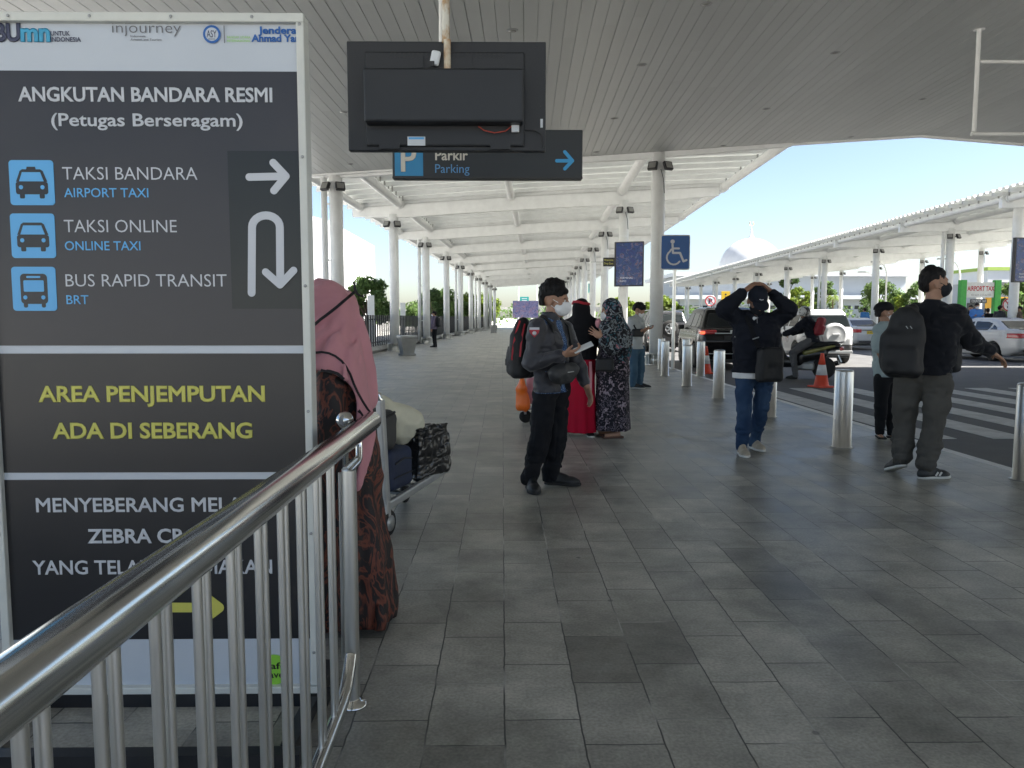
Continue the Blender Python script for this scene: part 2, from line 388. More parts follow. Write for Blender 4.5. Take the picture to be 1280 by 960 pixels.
# ================================================================== THE SETTING
# ---- stone paving
def paving_mat():
    m = bpy.data.materials.new('andesite_paving'); m.use_nodes = True
    n = m.node_tree.nodes; L = m.node_tree.links; p = n['Principled BSDF']
    tc = n.new('ShaderNodeTexCoord'); mp = n.new('ShaderNodeMapping'); mp.inputs['Rotation'].default_value = (0, 0, R(-90))
    L.new(tc.outputs['Object'], mp.inputs[0])
    wob = n.new('ShaderNodeTexNoise'); wob.inputs['Scale'].default_value = 9; wob.inputs['Detail'].default_value = 2
    L.new(tc.outputs['Object'], wob.inputs[0])
    wm = n.new('ShaderNodeMix'); wm.data_type = 'VECTOR'; wm.inputs[0].default_value = .012
    L.new(mp.outputs[0], wm.inputs[4]); L.new(wob.outputs['Color'], wm.inputs[5])
    br = n.new('ShaderNodeTexBrick'); br.inputs['Scale'].default_value = 1; br.inputs['Brick Width'].default_value = .41; br.inputs['Row Height'].default_value = .252
    br.inputs['Mortar Size'].default_value = .0034; br.inputs['Mortar Smooth'].default_value = .35; br.offset = .37; br.inputs['Bias'].default_value = 0
    br.inputs['Color1'].default_value = (0, 0, 0, 1); br.inputs['Color2'].default_value = (1, 1, 1, 1); br.inputs['Mortar'].default_value = (.5, .5, .5, 1)
    L.new(wm.outputs[1], br.inputs['Vector'])
    rp = n.new('ShaderNodeValToRGB'); e = rp.color_ramp.elements
    e[0].color = (.225, .215, .188, 1); e[1].color = (.41, .395, .34, 1); e[0].position = 0; e[1].position = 1
    x = rp.color_ramp.elements.new(.12); x.color = (.28, .27, .235, 1)
    L.new(br.outputs['Color'], rp.inputs[0])
    n1 = n.new('ShaderNodeTexNoise'); n1.inputs['Scale'].default_value = 2.3; n1.inputs['Detail'].default_value = 7; n1.inputs['Roughness'].default_value = .65
    L.new(tc.outputs['Object'], n1.inputs[0])
    r1 = n.new('ShaderNodeMapRange'); r1.inputs['From Min'].default_value = .3; r1.inputs['From Max'].default_value = .7; r1.inputs['To Min'].default_value = .58; r1.inputs['To Max'].default_value = 1.38
    L.new(n1.outputs[0], r1.inputs[0])
    mx = n.new('ShaderNodeMix'); mx.data_type = 'RGBA'; mx.blend_type = 'MULTIPLY'; mx.inputs[0].default_value = 1
    L.new(rp.outputs[0], mx.inputs[6]); L.new(r1.outputs[0], mx.inputs[7])
    # fine grain
    n2 = n.new('ShaderNodeTexNoise'); n2.inputs['Scale'].default_value = 85; n2.inputs['Detail'].default_value = 3
    L.new(tc.outputs['Object'], n2.inputs[0])
    r2 = n.new('ShaderNodeMapRange'); r2.inputs['From Min'].default_value = .3; r2.inputs['From Max'].default_value = .7; r2.inputs['To Min'].default_value = .80; r2.inputs['To Max'].default_value = 1.2
    L.new(n2.outputs[0], r2.inputs[0])
    m2 = n.new('ShaderNodeMix'); m2.data_type = 'RGBA'; m2.blend_type = 'MULTIPLY'; m2.inputs[0].default_value = 1
    L.new(mx.outputs[2], m2.inputs[6]); L.new(r2.outputs[0], m2.inputs[7])
    # joints: mostly dark, here and there pale grout
    n3 = n.new('ShaderNodeTexNoise'); n3.inputs['Scale'].default_value = 1.7; n3.inputs['Detail'].default_value = 3
    L.new(tc.outputs['Object'], n3.inputs[0])
    rj = n.new('ShaderNodeValToRGB'); rj.color_ramp.elements[0].position = .52; rj.color_ramp.elements[0].color = (.06, .058, .052, 1)
    rj.color_ramp.elements[1].position = .62; rj.color_ramp.elements[1].color = (.42, .41, .37, 1)
    L.new(n3.outputs[0], rj.inputs[0])
    m3 = n.new('ShaderNodeMix'); m3.data_type = 'RGBA'; L.new(br.outputs['Fac'], m3.inputs[0]); L.new(m2.outputs[2], m3.inputs[6]); L.new(rj.outputs[0], m3.inputs[7])
    # pale scuffs and specks
    n4 = n.new('ShaderNodeTexNoise'); n4.inputs['Scale'].default_value = 7; n4.inputs['Detail'].default_value = 9; n4.inputs['Roughness'].default_value = .8
    L.new(tc.outputs['Object'], n4.inputs[0])
    r4 = n.new('ShaderNodeMapRange'); r4.inputs['From Min'].default_value = .59; r4.inputs['From Max'].default_value = .76; r4.inputs['To Max'].default_value = .5; r4.clamp = True
    L.new(n4.outputs[0], r4.inputs[0])
    m4 = n.new('ShaderNodeMix'); m4.data_type = 'RGBA'; m4.inputs[7].default_value = (.50, .49, .45, 1)
    L.new(r4.outputs[0], m4.inputs[0]); L.new(m3.outputs[2], m4.inputs[6]); 
    # trodden gum and droplets: small pale and dark spots
    vo = n.new('ShaderNodeTexVoronoi'); vo.inputs['Scale'].default_value = 2.6; L.new(tc.outputs['Object'], vo.inputs['Vector'])
    vr = n.new('ShaderNodeMapRange'); vr.inputs['From Min'].default_value = .030; vr.inputs['From Max'].default_value = .042; vr.inputs['To Min'].default_value = .55; vr.inputs['To Max'].default_value = 0; vr.clamp = True
    L.new(vo.outputs['Distance'], vr.inputs[0])
    vc = n.new('ShaderNodeValToRGB'); vc.color_ramp.interpolation = 'CONSTANT'; vc.color_ramp.elements[0].color = (.05, .05, .05, 1); vc.color_ramp.elements[1].position = .6; vc.color_ramp.elements[1].color = (.50, .49, .46, 1)
    L.new(vo.outputs['Color'], vc.inputs[0])
    m5 = n.new('ShaderNodeMix'); m5.data_type = 'RGBA'; L.new(vr.outputs[0], m5.inputs[0]); L.new(m4.outputs[2], m5.inputs[6]); L.new(vc.outputs[0], m5.inputs[7])
    # darker stains
    n6 = n.new('ShaderNodeTexNoise'); n6.inputs['Scale'].default_value = .9; n6.inputs['Detail'].default_value = 8; n6.inputs['Roughness'].default_value = .7; n6.inputs['Distortion'].default_value = .6
    L.new(tc.outputs['Object'], n6.inputs[0]); r6 = n.new('ShaderNodeMapRange'); r6.inputs['From Min'].default_value = .47; r6.inputs['From Max'].default_value = .64; r6.inputs['To Min'].default_value = 1; r6.inputs['To Max'].default_value = .64; r6.clamp = True
    L.new(n6.outputs[0], r6.inputs[0]); m6 = n.new('ShaderNodeMix'); m6.data_type = 'RGBA'; m6.blend_type = 'MULTIPLY'; m6.inputs[0].default_value = 1; L.new(m5.outputs[2], m6.inputs[6]); L.new(r6.outputs[0], m6.inputs[7])
    L.new(m6.outputs[2], p.inputs['Base Color'])
    # gloss: trodden smooth, differing from slab to slab
    a1 = n.new('ShaderNodeMath'); a1.operation = 'MULTIPLY_ADD'; a1.inputs[1].default_value = .10; a1.inputs[2].default_value = .30
    L.new(br.outputs['Color'], a1.inputs[0])
    a2 = n.new('ShaderNodeMath'); a2.operation = 'MULTIPLY_ADD'; a2.inputs[1].default_value = .16
    L.new(n1.outputs[0], a2.inputs[0]); L.new(a1.outputs[0], a2.inputs[2]); L.new(a2.outputs[0], p.inputs['Roughness'])
    p.inputs['Specular IOR Level'].default_value = .45
    h1 = n.new('ShaderNodeMath'); h1.operation = 'MULTIPLY_ADD'; h1.inputs[1].default_value = -1.0; L.new(br.outputs['Fac'], h1.inputs[0])
    h2 = n.new('ShaderNodeMath'); h2.operation = 'MULTIPLY'; h2.inputs[1].default_value = .22; L.new(n2.outputs[0], h2.inputs[0]); L.new(h2.outputs[0], h1.inputs[2])
    h3 = n.new('ShaderNodeMath'); h3.operation = 'MULTIPLY_ADD'; h3.inputs[1].default_value = .5; L.new(br.outputs['Color'], h3.inputs[0]); L.new(h1.outputs[0], h3.inputs[2])
    bn = n.new('ShaderNodeBump'); bn.inputs['Strength'].default_value = .35; bn.inputs['Distance'].default_value = .004
    L.new(h3.outputs[0], bn.inputs['Height']); L.new(bn.outputs[0], p.inputs['Normal'])
    return m
M['paving'] = paving_mat()
M['asphalt'] = mat('asphalt', (.085, .085, .085), .75, var=.28, vscale=1.6, bump=.25, bscale=160, detail=9)
M['kerb'] = mat('kerb_concrete', (.78, .78, .76), .7, var=.12, vscale=3, bump=.1)
M['concrete'] = mat('concrete', (.30, .30, .285), .8, var=.18, vscale=1.3, bump=.15)
M['road_paint'] = mat('worn_road_paint', (.42, .42, .40), .7, var=.0, c2=(.62, .62, .60), vscale=5, detail=9)
M['earth'] = mat('pale_bounce_ground', (.58, .57, .54), .9, c2=(.64, .62, .58), vscale=.2, detail=8)  # ground made this pale to bounce sunlight in under the roofs

KERB_X = 4.6
b = MB(); b.box((0, 300, -.65), (3000, 2000, 1)); tag(b.build('ground', M['earth']), kind='structure')
b = MB(); b.box(((KERB_X-7.0)/2-.06, 55, -.2), (KERB_X-.12+7.0, 150, .4)); tag(b.build('pavement', M['paving']), kind='structure')
b = MB(); b.bbox((KERB_X-.06, 55, -.198), (.12, 150, .4), .012); tag(b.build('kerb', M['kerb']), kind='structure')
b = MB(); b.box((KERB_X+60, 80, -.16), (120, 210, .08)); tag(b.build('road', M['asphalt']), kind='structure')
# zebra crossing: bars along the traffic, side by side across the road
b = MB()
for i in range(16):
    x = KERB_X+.45+i*.92
    if x < 18.4: b.box((x+.24, 12.55+.0*i, -.1175), (.47, 6.7, .005))
tag(b.build('road_marking', M['road_paint']), kind='structure')
# drop-off island beyond the road
ISL = thing('island', None, None); ISL['kind'] = 'structure'
b = MB(); b.bbox((34, 70, .0), (29.6, 130, .4), .02); isl = b.build('island_pavement', M['concrete']); tag(isl, kind='structure')
bpy.data.objects.remove(ISL)

# ---- terminal soffit overhead
SOF_RZ = -R(1.7)
def island_mat():
    m = mat('soffit_board', (.455, .468, .458), .42, var=.05, vscale=.5)
    n = m.node_tree.nodes; L = m.node_tree.links; p = n['Principled BSDF']
    g = n.new('ShaderNodeNewGeometry'); mr = n.new('ShaderNodeMapRange'); mr.inputs['To Min'].default_value = .95; mr.inputs['To Max'].default_value = 1.05
    L.new(g.outputs['Random Per Island'], mr.inputs[0])
    src = p.inputs['Base Color'].links[0].from_socket
    mx = n.new('ShaderNodeMix'); mx.data_type = 'RGBA'; mx.blend_type = 'MULTIPLY'; mx.inputs[0].default_value = 1
    L.new(src, mx.inputs[6]); L.new(mr.outputs[0], mx.inputs[7]); L.new(mx.outputs[2], p.inputs['Base Color'])
    return m
M['soffit'] = island_mat()
SOF = thing('terminal_canopy', 'big grey planked terminal roof overhead, running out over the pavement and road', 'canopy')
SOF.rotation_euler = (0, 0, SOF_RZ)
def sof_z(x): return 5.75+.060*x if x < 11 else 6.41-.085*(x-11)
SX0, SX1, SY0, SY1 = -7.2, 27.0, -5.0, 22.1
b = MB(); x = SX0; pw = .205
while x < SX1:
    x2 = x+pw-random.choice([.002, .003, .003, .005, .008]); gdep = .008
    ends = [SY0]+sorted(random.sample([1, 4, 7, 10, 13, 16, 19], 3))+[SY1]
    ends = [e+random.uniform(-1, 1) if 0 < i < 4 else e for i, e in enumerate(ends)]
    for y0, y1 in zip(ends[:-1], ends[1:]):
        z1, z2 = sof_z(x), sof_z(x2)
        V = [(x, y0, z1+gdep), (x+.005, y0, z1), (x2-.005, y0, z2), (x2, y0, z2+gdep), (x, y1-.003, z1+gdep), (x+.005, y1-.003, z1), (x2-.005, y1-.003, z2), (x2, y1-.003, z2+gdep)]
        b.add(V, [(0, 4, 5, 1), (1, 5, 6, 2), (2, 6, 7, 3)])
    x += pw
b.build('soffit_boards', M['soffit'], SOF)
b = MB()
for x0, x1 in ((SX0, 11), (11, SX1)):
    za, zb = sof_z(x0)+.03, sof_z(x1)+.03
    V = [(x0, SY0, za), (x1, SY0, zb), (x1, SY1, zb), (x0, SY1, za)]; V += [(p[0], p[1], p[2]+.5) for p in V]
    b.add(V, [(0, 1, 2, 3), (7, 6, 5, 4), (0, 4, 5, 1), (1, 5, 6, 2), (2, 6, 7, 3), (3, 7, 4, 0)])
b.build('roof_slab', M['soffit'], SOF)
b = MB()
for x0, x1 in ((SX0, 11), (11, SX1)):
    for y, dy in ((SY1, .12),):
        za, zb = sof_z(x0)-.05, sof_z(x1)-.05
        V = [(x0, y, za), (x1, y, zb), (x1, y+dy, zb), (x0, y+dy, za)]; V += [(p[0], p[1], p[2]+.62) for p in V]
        b.add(V, [(0, 3, 2, 1), (4, 5, 6, 7), (0, 1, 5, 4), (1, 2, 6, 5), (2, 3, 7, 6), (3, 0, 4, 7)])
zl = sof_z(SX0)
b.box((SX0-.32, 8.5, zl+.02), (.6, 27, .1)); b.box((SX0-.66, 8.5, zl+.2), (.08, 27.2, .6))
b.build('fascia', M['white_steel'], SOF)
lens_m = mat('downlight_lens', (.20, .20, .19), .3)
for (u, v) in ((802, 81), (1044, 66), (768, 148), (958, 136), (1153, 124), (745, 190), (904, 182), (1063, 171), (883, 5), (640, 38), (520, 60), (430, 140), (437, 205)):
    p = gnd(u, v, 6.0)
    for _ in range(4): p = gnd(u, v, sof_z(p.x+p.y*math.tan(SOF_RZ)*-1*0-.03*p.y))
    loc = SOF.matrix_basis.inverted() if False else Matrix.Rotation(-SOF_RZ, 4, 'Z') @ p
    b = MB(); z = sof_z(loc.x); b.lathe([(.03, z-.012), (.075, z-.012), (.09, z-.004), (.1, z+.02)], (loc.x, loc.y, 0), 20)
    d = b.build('downlight', M['grey_steel'], SOF)
    b = MB(); b.lathe([(.001, z-.016), (.065, z-.0135)], (loc.x, loc.y, 0), 16); b.build('lens', lens_m, d)

def translucent_sheet(m, f):
    n = m.node_tree.nodes; L = m.node_tree.links; p = n['Principled BSDF']; t = n.new('ShaderNodeBsdfTranslucent'); t.inputs[0].default_value = (.78, .79, .77, 1)
    ms = n.new('ShaderNodeMixShader'); ms.inputs[0].default_value = f; L.new(p.outputs[0], ms.inputs[1]); L.new(t.outputs[0], ms.inputs[2]); L.new(ms.outputs[0], n['Material Output'].inputs[0])
translucent_sheet(M['white_deck'], .28)
# ---- steel canopies: columns, beams, tubes, ribbed roof
CAN_RZ = -R(2.7)
def tube_flange(b, y, x, z, r):
    b.lathe([(r+.002, y-.03), (r+.05, y-.03), (r+.05, y+.03), (r+.002, y+.03)], (x, 0, z), 16, 'y', mi=0, caps=False)
M['dark_bolt'] = mat('flange_grey', (.32, .32, .31), .5, var=.2)
def canopy(name, label, group, XL, XR, x0, x1, z0, slope, rows, rowsR, colr, mids, twin):
    t = thing(name, label, 'canopy', group=group); t.rotation_euler = (0, 0, CAN_RZ)
    zf = lambda x: z0+slope*(x-XL)+.012*(x-XL)*(x-XR)*-.12
    ya, yb = rows[0]-.35, rows[-1]+2.2
    # ribbed roof deck
    pitch, rh = .44, .09; prof = []; y = ya
    while y < yb: prof += [(y, 0), (y+.17, 0), (y+.22, rh), (y+.39, rh)]; y += pitch
    xs = np.linspace(x0, x1, 7); V = []; th = .02
    for dz in (0, th):
        for xx in xs:
            for (py, pz) in prof: V.append((xx, py, zf(xx)+.62+pz+dz))
    n = len(prof); mx = len(xs); Fc = []
    for i in range(mx-1):
        for j in range(n-1):
            a = i*n+j; Fc.append((a, a+1, a+n+1, a+n)); a += mx*n; Fc.append((a, a+n, a+n+1, a+1))
    for i in (0, mx-1):
        for j in range(n-1): a = i*n+j; Fc.append((a, a+1, a+1+mx*n, a+mx*n))
    b = MB(); b.add(V, Fc); b.build('roof_deck', M['white_deck'], t)
    b = MB(); yy = rows[0]+.9
    while yy < rows[-1]+1.5:
        for xa_, xb_ in zip(xs[:-1], xs[1:]):
            za_, zb2 = zf(xa_)+.56, zf(xb_)+.56; V = [(xa_, yy-.05, za_-.09), (xb_, yy-.05, zb2-.09), (xb_, yy+.05, zb2-.09), (xa_, yy+.05, za_-.09), (xa_, yy-.05, za_+.05), (xb_, yy-.05, zb2+.05), (xb_, yy+.05, zb2+.05), (xa_, yy+.05, za_+.05)]; b.add(V, [(0, 3, 2, 1), (4, 5, 6, 7), (0, 1, 5, 4), (2, 3, 7, 6)])
        yy += 1.1
    b.build('purlins', M['white_steel'], t)['kind'] = 'stuff'
    # longitudinal tubes, bay by bay, with bolted flanges
    for (tx, r, dz) in [(x0+.75, .14, .36), (XL+.25, .16, .36), (XR-.1, .16, .36), (x1-.35, .15, .34)]+[(m, .14, .36) for m in mids]:
        b = MB()
        for ra, rb in zip(rows[:-1], rows[1:]):
            b.tube([(tx, ra+.16, zf(tx)+dz), (tx, rb-.16, zf(tx)+dz)], r, 14)
            for yy in (ra+.17, rb-.17): tube_flange(b, yy, tx, zf(tx)+dz, r)
        b.build('purlin_tube', M['white_steel'], t)
    b = MB()
    for q in (x0+.55, XL+.45, x1-.36):                         # brackets between tubes and deck
        yy = rows[0]+.5
        while yy < rows[-1]: b.box((q, yy, zf(q)+.53), (.05, .05, .2)); yy += .72
    b.build('deck_brackets', M['dark_bolt'], t)['kind'] = 'stuff'
    for k, y in enumerate(rows):
        b = MB(); bx0, bx1 = x0+.45, x1-.55
        xs2 = np.linspace(bx0, bx1, 8)
        for i in range(7):
            a, c = xs2[i], xs2[i+1]; za, zc = zf(a), zf(c)
            # plate web, tapering towards the free ends
            ea = .5-.18*max(0, (XL-a)/(XL-bx0), (a-XR)/(bx1-XR)) if True else .5
            ec = .5-.18*max(0, (XL-c)/(XL-bx0), (c-XR)/(bx1-XR))
            V = [(a, y-.11, za+.32-ea), (c, y-.11, zc+.32-ec), (c, y+.11, zc+.32-ec), (a, y+.11, za+.32-ea), (a, y-.11, za+.32), (c, y-.11, zc+.32), (c, y+.11, zc+.32), (a, y+.11, za+.32)]
            Fc = [(0, 3, 2, 1), (4, 5, 6, 7), (0, 1, 5, 4), (2, 3, 7, 6)]
            if i == 0: Fc.append((3, 0, 4, 7))
            if i == 6: Fc.append((1, 2, 6, 5))
            b.add(V, Fc)
        b.build('beam', M['white_steel'], t)
        b = MB(); b.tube([(xx, y, zf(xx)+.46) for xx in np.linspace(bx0+.3, bx1+.2, 8)], .15, 14); b.build('crossbeam_tube', M['white_steel'], t)
        for X in (XL, XR):
            if X == XR and k not in rowsR: continue
            h = zf(X)-.02; c = MB()
            c.lathe([(colr+.0, 0), (colr, h)], (X, y, 0), 24)
            co = c.build('column', M['white_steel'], t)
            c = MB(); c.lathe([(colr+.19, 0), (colr+.19, .025), (colr+.012, .03), (colr+.012, .30), (colr+.1, .305), (colr+.1, .325), (colr+.004, .33)], (X, y, 0), 24)
            for q in range(12):
                a = math.pi*q/6+.2; c.box((X+(colr+.06)*math.cos(a), y+(colr+.06)*math.sin(a), .16), (.11, .018, .27), Matrix.Rotation(a, 3, 'Z'))
            c.build('base_ring', M['brushed'], co)
            if twin and X == XL and k % 2 == 0:
                c = MB(); c.lathe([(.09, .0), (.09, h)], (X-colr-.16, y+.02, 0), 14)
                for zz in (1.2, 3.0, 4.6): c.box((X-colr-.05, y, zz), (.2, .06, .05))
                c.build('drain_pipe', M['white_steel'], co)
            for sx in (-1, 1):
                fl = MB(); rm = Matrix.Rotation(sx*R(28), 3, 'Z') @ Matrix.Rotation(R(-24), 3, 'X'); cc = Vector((X+sx*.21, y-colr-.14, h-.42))
                fl.bbox(cc, (.27, .1, .25), .02, rm); fl.box(cc+Vector((0, .12, .0)), (.05, .22, .05), Matrix.Rotation(sx*R(28), 3, 'Z'))
                fl.box(cc+rm @ Vector((0, -.052, 0)), (.2, .006, .18), rm, 1)
                fl.build('floodlight', [M['black_metal'], lens_m], co)
            if X == XR:
                c = MB(); c.tube([(X+.02, y-colr-.1, h-.5), (X+.1, y-colr-.06, h-.75), (X+.14, y-colr-.03, h-1.15)], .012, 6); c.build('cable', M['black_metal'], co)
    return t, zf
rows1 = [22.25+8.8*k for k in range(10)]
CAN1, zf1 = canopy('walkway_canopy', 'white steel canopy with ribbed roof over the left walkway', 'white steel canopies', -5.82, 3.36, -7.9, 7.6, 5.48, .055, rows1, range(10), .19, (-1.1,), True)
rows2 = [23.5+8.8*k for k in range(11)]
CAN2, zf2 = canopy('walkway_canopy', 'white steel canopy over the taxi island across the road, beneath the dome', 'white steel canopies', 21.3, 32.7, 18.2, 35.0, 5.95, .05, rows2, range(11), .2, (27.0,), True)
CAN2.location = (0, 0, 0)
# ================================================================== FOREGROUND SIGN, RAILING, HANGING SCREEN
M['sign_black'] = mat('printed_dark_vinyl', (.014, .014, .017), .32, var=.12, vscale=2, bump=.10, bscale=3.5)
M['sign_charcoal'] = mat('printed_charcoal_vinyl', (.032, .030, .035), .34, var=.14, vscale=1.6, bump=.10, bscale=3)
M['sign_white'] = mat('printed_pale_vinyl', (.53, .57, .625), .35, var=.03, vscale=1.5, bump=.03, bscale=6)
M['frame_cream'] = mat('sign_frame_paint', (.62, .63, .59), .45, var=.06, vscale=5, bump=.05)
M['letter_white'] = mat('letter_white', (.56, .58, .62), .45)
M['letter_yellow'] = mat('letter_yellow', (.58, .55, .11), .45)
M['sign_blue'] = mat('sign_sky_blue', (.11, .42, .78), .4)
M['letter_navy'] = mat('letter_navy', (.04, .045, .09), .45)
M['letter_teal'] = mat('letter_teal', (.05, .34, .55), .45)
M['letter_royal'] = mat('letter_royal', (.02, .12, .40), .45)
M['letter_green'] = mat('letter_lime', (.28, .62, .06), .45)
M['letter_grey'] = mat('letter_grey', (.14, .14, .15), .45)
M['panel_green_black'] = mat('arrow_panel_vinyl', (.006, .009, .009), .33)
YS = 2.60
SG = thing('direction_sign', 'tall free-standing airport transport sign in black and white with pale frame behind the steel railing', 'sign')
PS = lambda u, v: (lambda p: (p.x, p.z))(at(u, v, YS))
xL, _ = PS(-1, 700); xR, _ = PS(389, 400); _, zT = PS(200, 17); zB = .045
xl, xr = xL+.026, xR-.026
zt = PS(200, 29)[1]; zb = zB+.025
zz = lambda v: PS(200, v)[1]
b = MB()
b.bbox(((xL+xR)/2, YS+.02, zT-.0145), (xR-xL, .07, .029), .004); b.bbox(((xL+xR)/2, YS+.02, zB+.0125), (xR-xL, .07, .025), .004)
b.bbox((xL+.014, YS+.02, (zT+zB)/2), (.028, .068, zT-zB-.056), .004); b.bbox((xR-.013, YS+.02, (zT+zB)/2), (.026, .068, zT-zB-.056), .004)
b.build('frame', M['frame_cream'], SG)
b = MB()
for k in range(6):
    for x in (xL+.014, xR-.013): b.lathe([(.0055, YS-.0165), (.004, YS-.018), (.001, YS-.0183)], (x, 0, zB+.15+k*.42), 10, 'y')
for k in range(4): b.lathe([(.0055, YS-.0175), (.004, YS-.019), (.001, YS-.0193)], (xL+.14+k*.26, 0, zT-.0145), 10, 'y')
b.build('screws', M['grey_steel'], SG)['kind'] = 'stuff'
b = MB(); b.box(((xl+xr)/2, YS+.03, (zT+zB)/2), (xr-xl-.002, .04, zT-zB-.05)); b.build('face_panel', M['sign_white'], SG)
yf = YS+.0085
for v0, v1, mm in ((88, 432, 'sign_charcoal'), (442, 591, 'sign_black'), (600, 800, 'sign_black')):
    b = MB(); b.box(((xl+xr)/2, yf, (zz(v0)+zz(v1))/2), (xr-xl-.002, .003, abs(zz(v0)-zz(v1)))); b.build('dark_panel', M[mm], SG)
yt = yf-.0026
a0 = PS(283, 188); a1 = PS(374, 386)
b = MB(); b.box(((a0[0]+xr)/2, yt+.0004, (a0[1]+a1[1])/2), (xr-a0[0]-.002, .001, a0[1]-a1[1])); b.build('arrow_panel', M['panel_green_black'], SG)
b = MB(); ya = yt-.0018
pt = lambda u, v: PS(u, v)
wst = .0245
b.stroke([pt(311, 221), pt(356, 220)], wst, ya, ya+.0008); b.stroke([pt(341, 203), pt(357, 220), pt(342, 238)], wst, ya-.0005, ya+.0003)
b.build('right_arrow', M['letter_white'], SG)
b = MB(); arc = [pt(332+17.5*math.cos(R(q)), 284-15*math.sin(R(q))) for q in range(180, -1, -15)]
b.stroke([pt(314, 366)]+arc+[pt(350, 352)], .026, ya, ya+.0008, n=8); b.stroke([pt(332, 340), pt(350, 356), pt(367, 338)], wst, ya-.004, ya-.0032)
b.build('turning_arrow', M['letter_white'], SG)
def stext(s, u, v, cap, m, width, align='LEFT', bold=0.0, dy=0, name='lettering'):
    """u,v = baseline start / centre in the photo, cap and width in its pixels"""
    p = at(u, v, YS); k = YS/F_PX*1.005
    return text(name, s, cap*k, m, SG, (p.x, yt-dy, p.z), align, bold, width=width*k)
W_ = M['letter_white']
stext('ANGKUTAN BANDARA RESMI', 181, 126, 17, W_, 305, 'CENTER', .03)
stext('(Petugas Berseragam)', 183, 157, 15.5, W_, 230, 'CENTER', .018)
stext('TAKSI BANDARA', 77, 224, 16, W_, 163, bold=-.005); stext('AIRPORT TAXI', 79, 246, 11.5, M['sign_blue'], 102, bold=.006)
stext('TAKSI ONLINE', 79, 290, 16, W_, 137, bold=-.005); stext('ONLINE TAXI', 80, 312.5, 11.5, M['sign_blue'], 92, bold=.006)
stext('BUS RAPID TRANSIT', 81, 358, 16, W_, 197, bold=-.005); stext('BRT', 82, 380, 11.5, M['sign_blue'], 27, bold=.006)
stext('AREA PENJEMPUTAN', 189, 502, 20, M['letter_yellow'], 281, 'CENTER', .034)
stext('ADA DI SEBERANG', 190, 548, 20, M['letter_yellow'], 249, 'CENTER', .034)
stext('MENYEBERANG MELALUI', 192, 640, 18.5, W_, 296, 'CENTER', .02)
stext('ZEBRA CROSS', 192, 679, 18.5, W_, 168, 'CENTER', .028)
stext('YANG TELAH DISEDIAKAN', 190, 718, 18.5, W_, 303, 'CENTER', .018)
b = MB(); b.stroke([pt(120, 760), pt(266, 760)], .034, ya, ya+.0008)
b.stroke([pt(249, 742), pt(273, 760), pt(249, 778)], .036, ya-.0005, ya+.0003); b.build('yellow_arrow', M['letter_yellow'], SG)
# logos along the top
stext('BU', -8, 50, 21, M['letter_navy'], 31, bold=.05); stext('mn', 24, 50, 21, M['letter_teal'], 36, bold=.055)
stext('UNTUK', 62, 43.5, 5.4, M['letter_navy'], 23, bold=.02); stext('INDONESIA', 62, 51, 5.4, M['letter_navy'], 36, bold=.02)
stext('injourney', 139, 40, 13.5, M['letter_grey'], 82, bold=-.01)
stext('Indonesia', 162, 45.5, 2.6, M['letter_grey'], 18, bold=.01); stext('Aviation and Tourism', 162, 49.8, 2.6, M['letter_grey'], 37, bold=.01)
b = MB(); c = PS(264, 42); rr = 10.6*YS/F_PX
ring = lambda r: [(c[0]+r*math.cos(2*math.pi*k/28), c[1]+r*math.sin(2*math.pi*k/28)) for k in range(28)]
b.prism(ring(rr), yt-.0008, yt); b.prism(ring(rr*.74), yt-.0012, yt-.0009, 1); b.build('round_emblem', [M['letter_royal'], M['sign_white']], SG)
stext('ASY', 264, 46, 8.5, M['letter_navy'], 12, 'CENTER', .01, .0016); stext('SEMARANG', 264, 49, 1.6, M['letter_navy'], 8, 'CENTER', .01, .0016)
b = MB(); q = PS(279.5, 42); b.box((q[0], yt-.0004, q[1]), (.0024, .0008, .055)); b.build('divider', M['letter_grey'], SG)
stext('BANDAR UDARA', 283, 47, 2.8, M['letter_green'], 28); stext('INTERNASIONAL', 283, 51.5, 2.8, M['letter_green'], 28)
stext('Jenderal', 322, 41, 8.4, M['letter_royal'], 48.5, bold=.035); stext('Ahmad Yan', 313.5, 51, 8.4, M['letter_royal'], 58, bold=.035)
b = MB(); c = PS(342, 838); rr = 20*YS/F_PX
b.prism(ring(rr), yt-.0008, yt+.0012); b.build('green_badge', M['letter_green'], SG)
stext('safe', 344, 837, 9, M['panel_green_black'], 27, 'CENTER', .02, .001); stext('travels', 344, 848, 9, M['panel_green_black'], 38, 'CENTER', .02, .001)
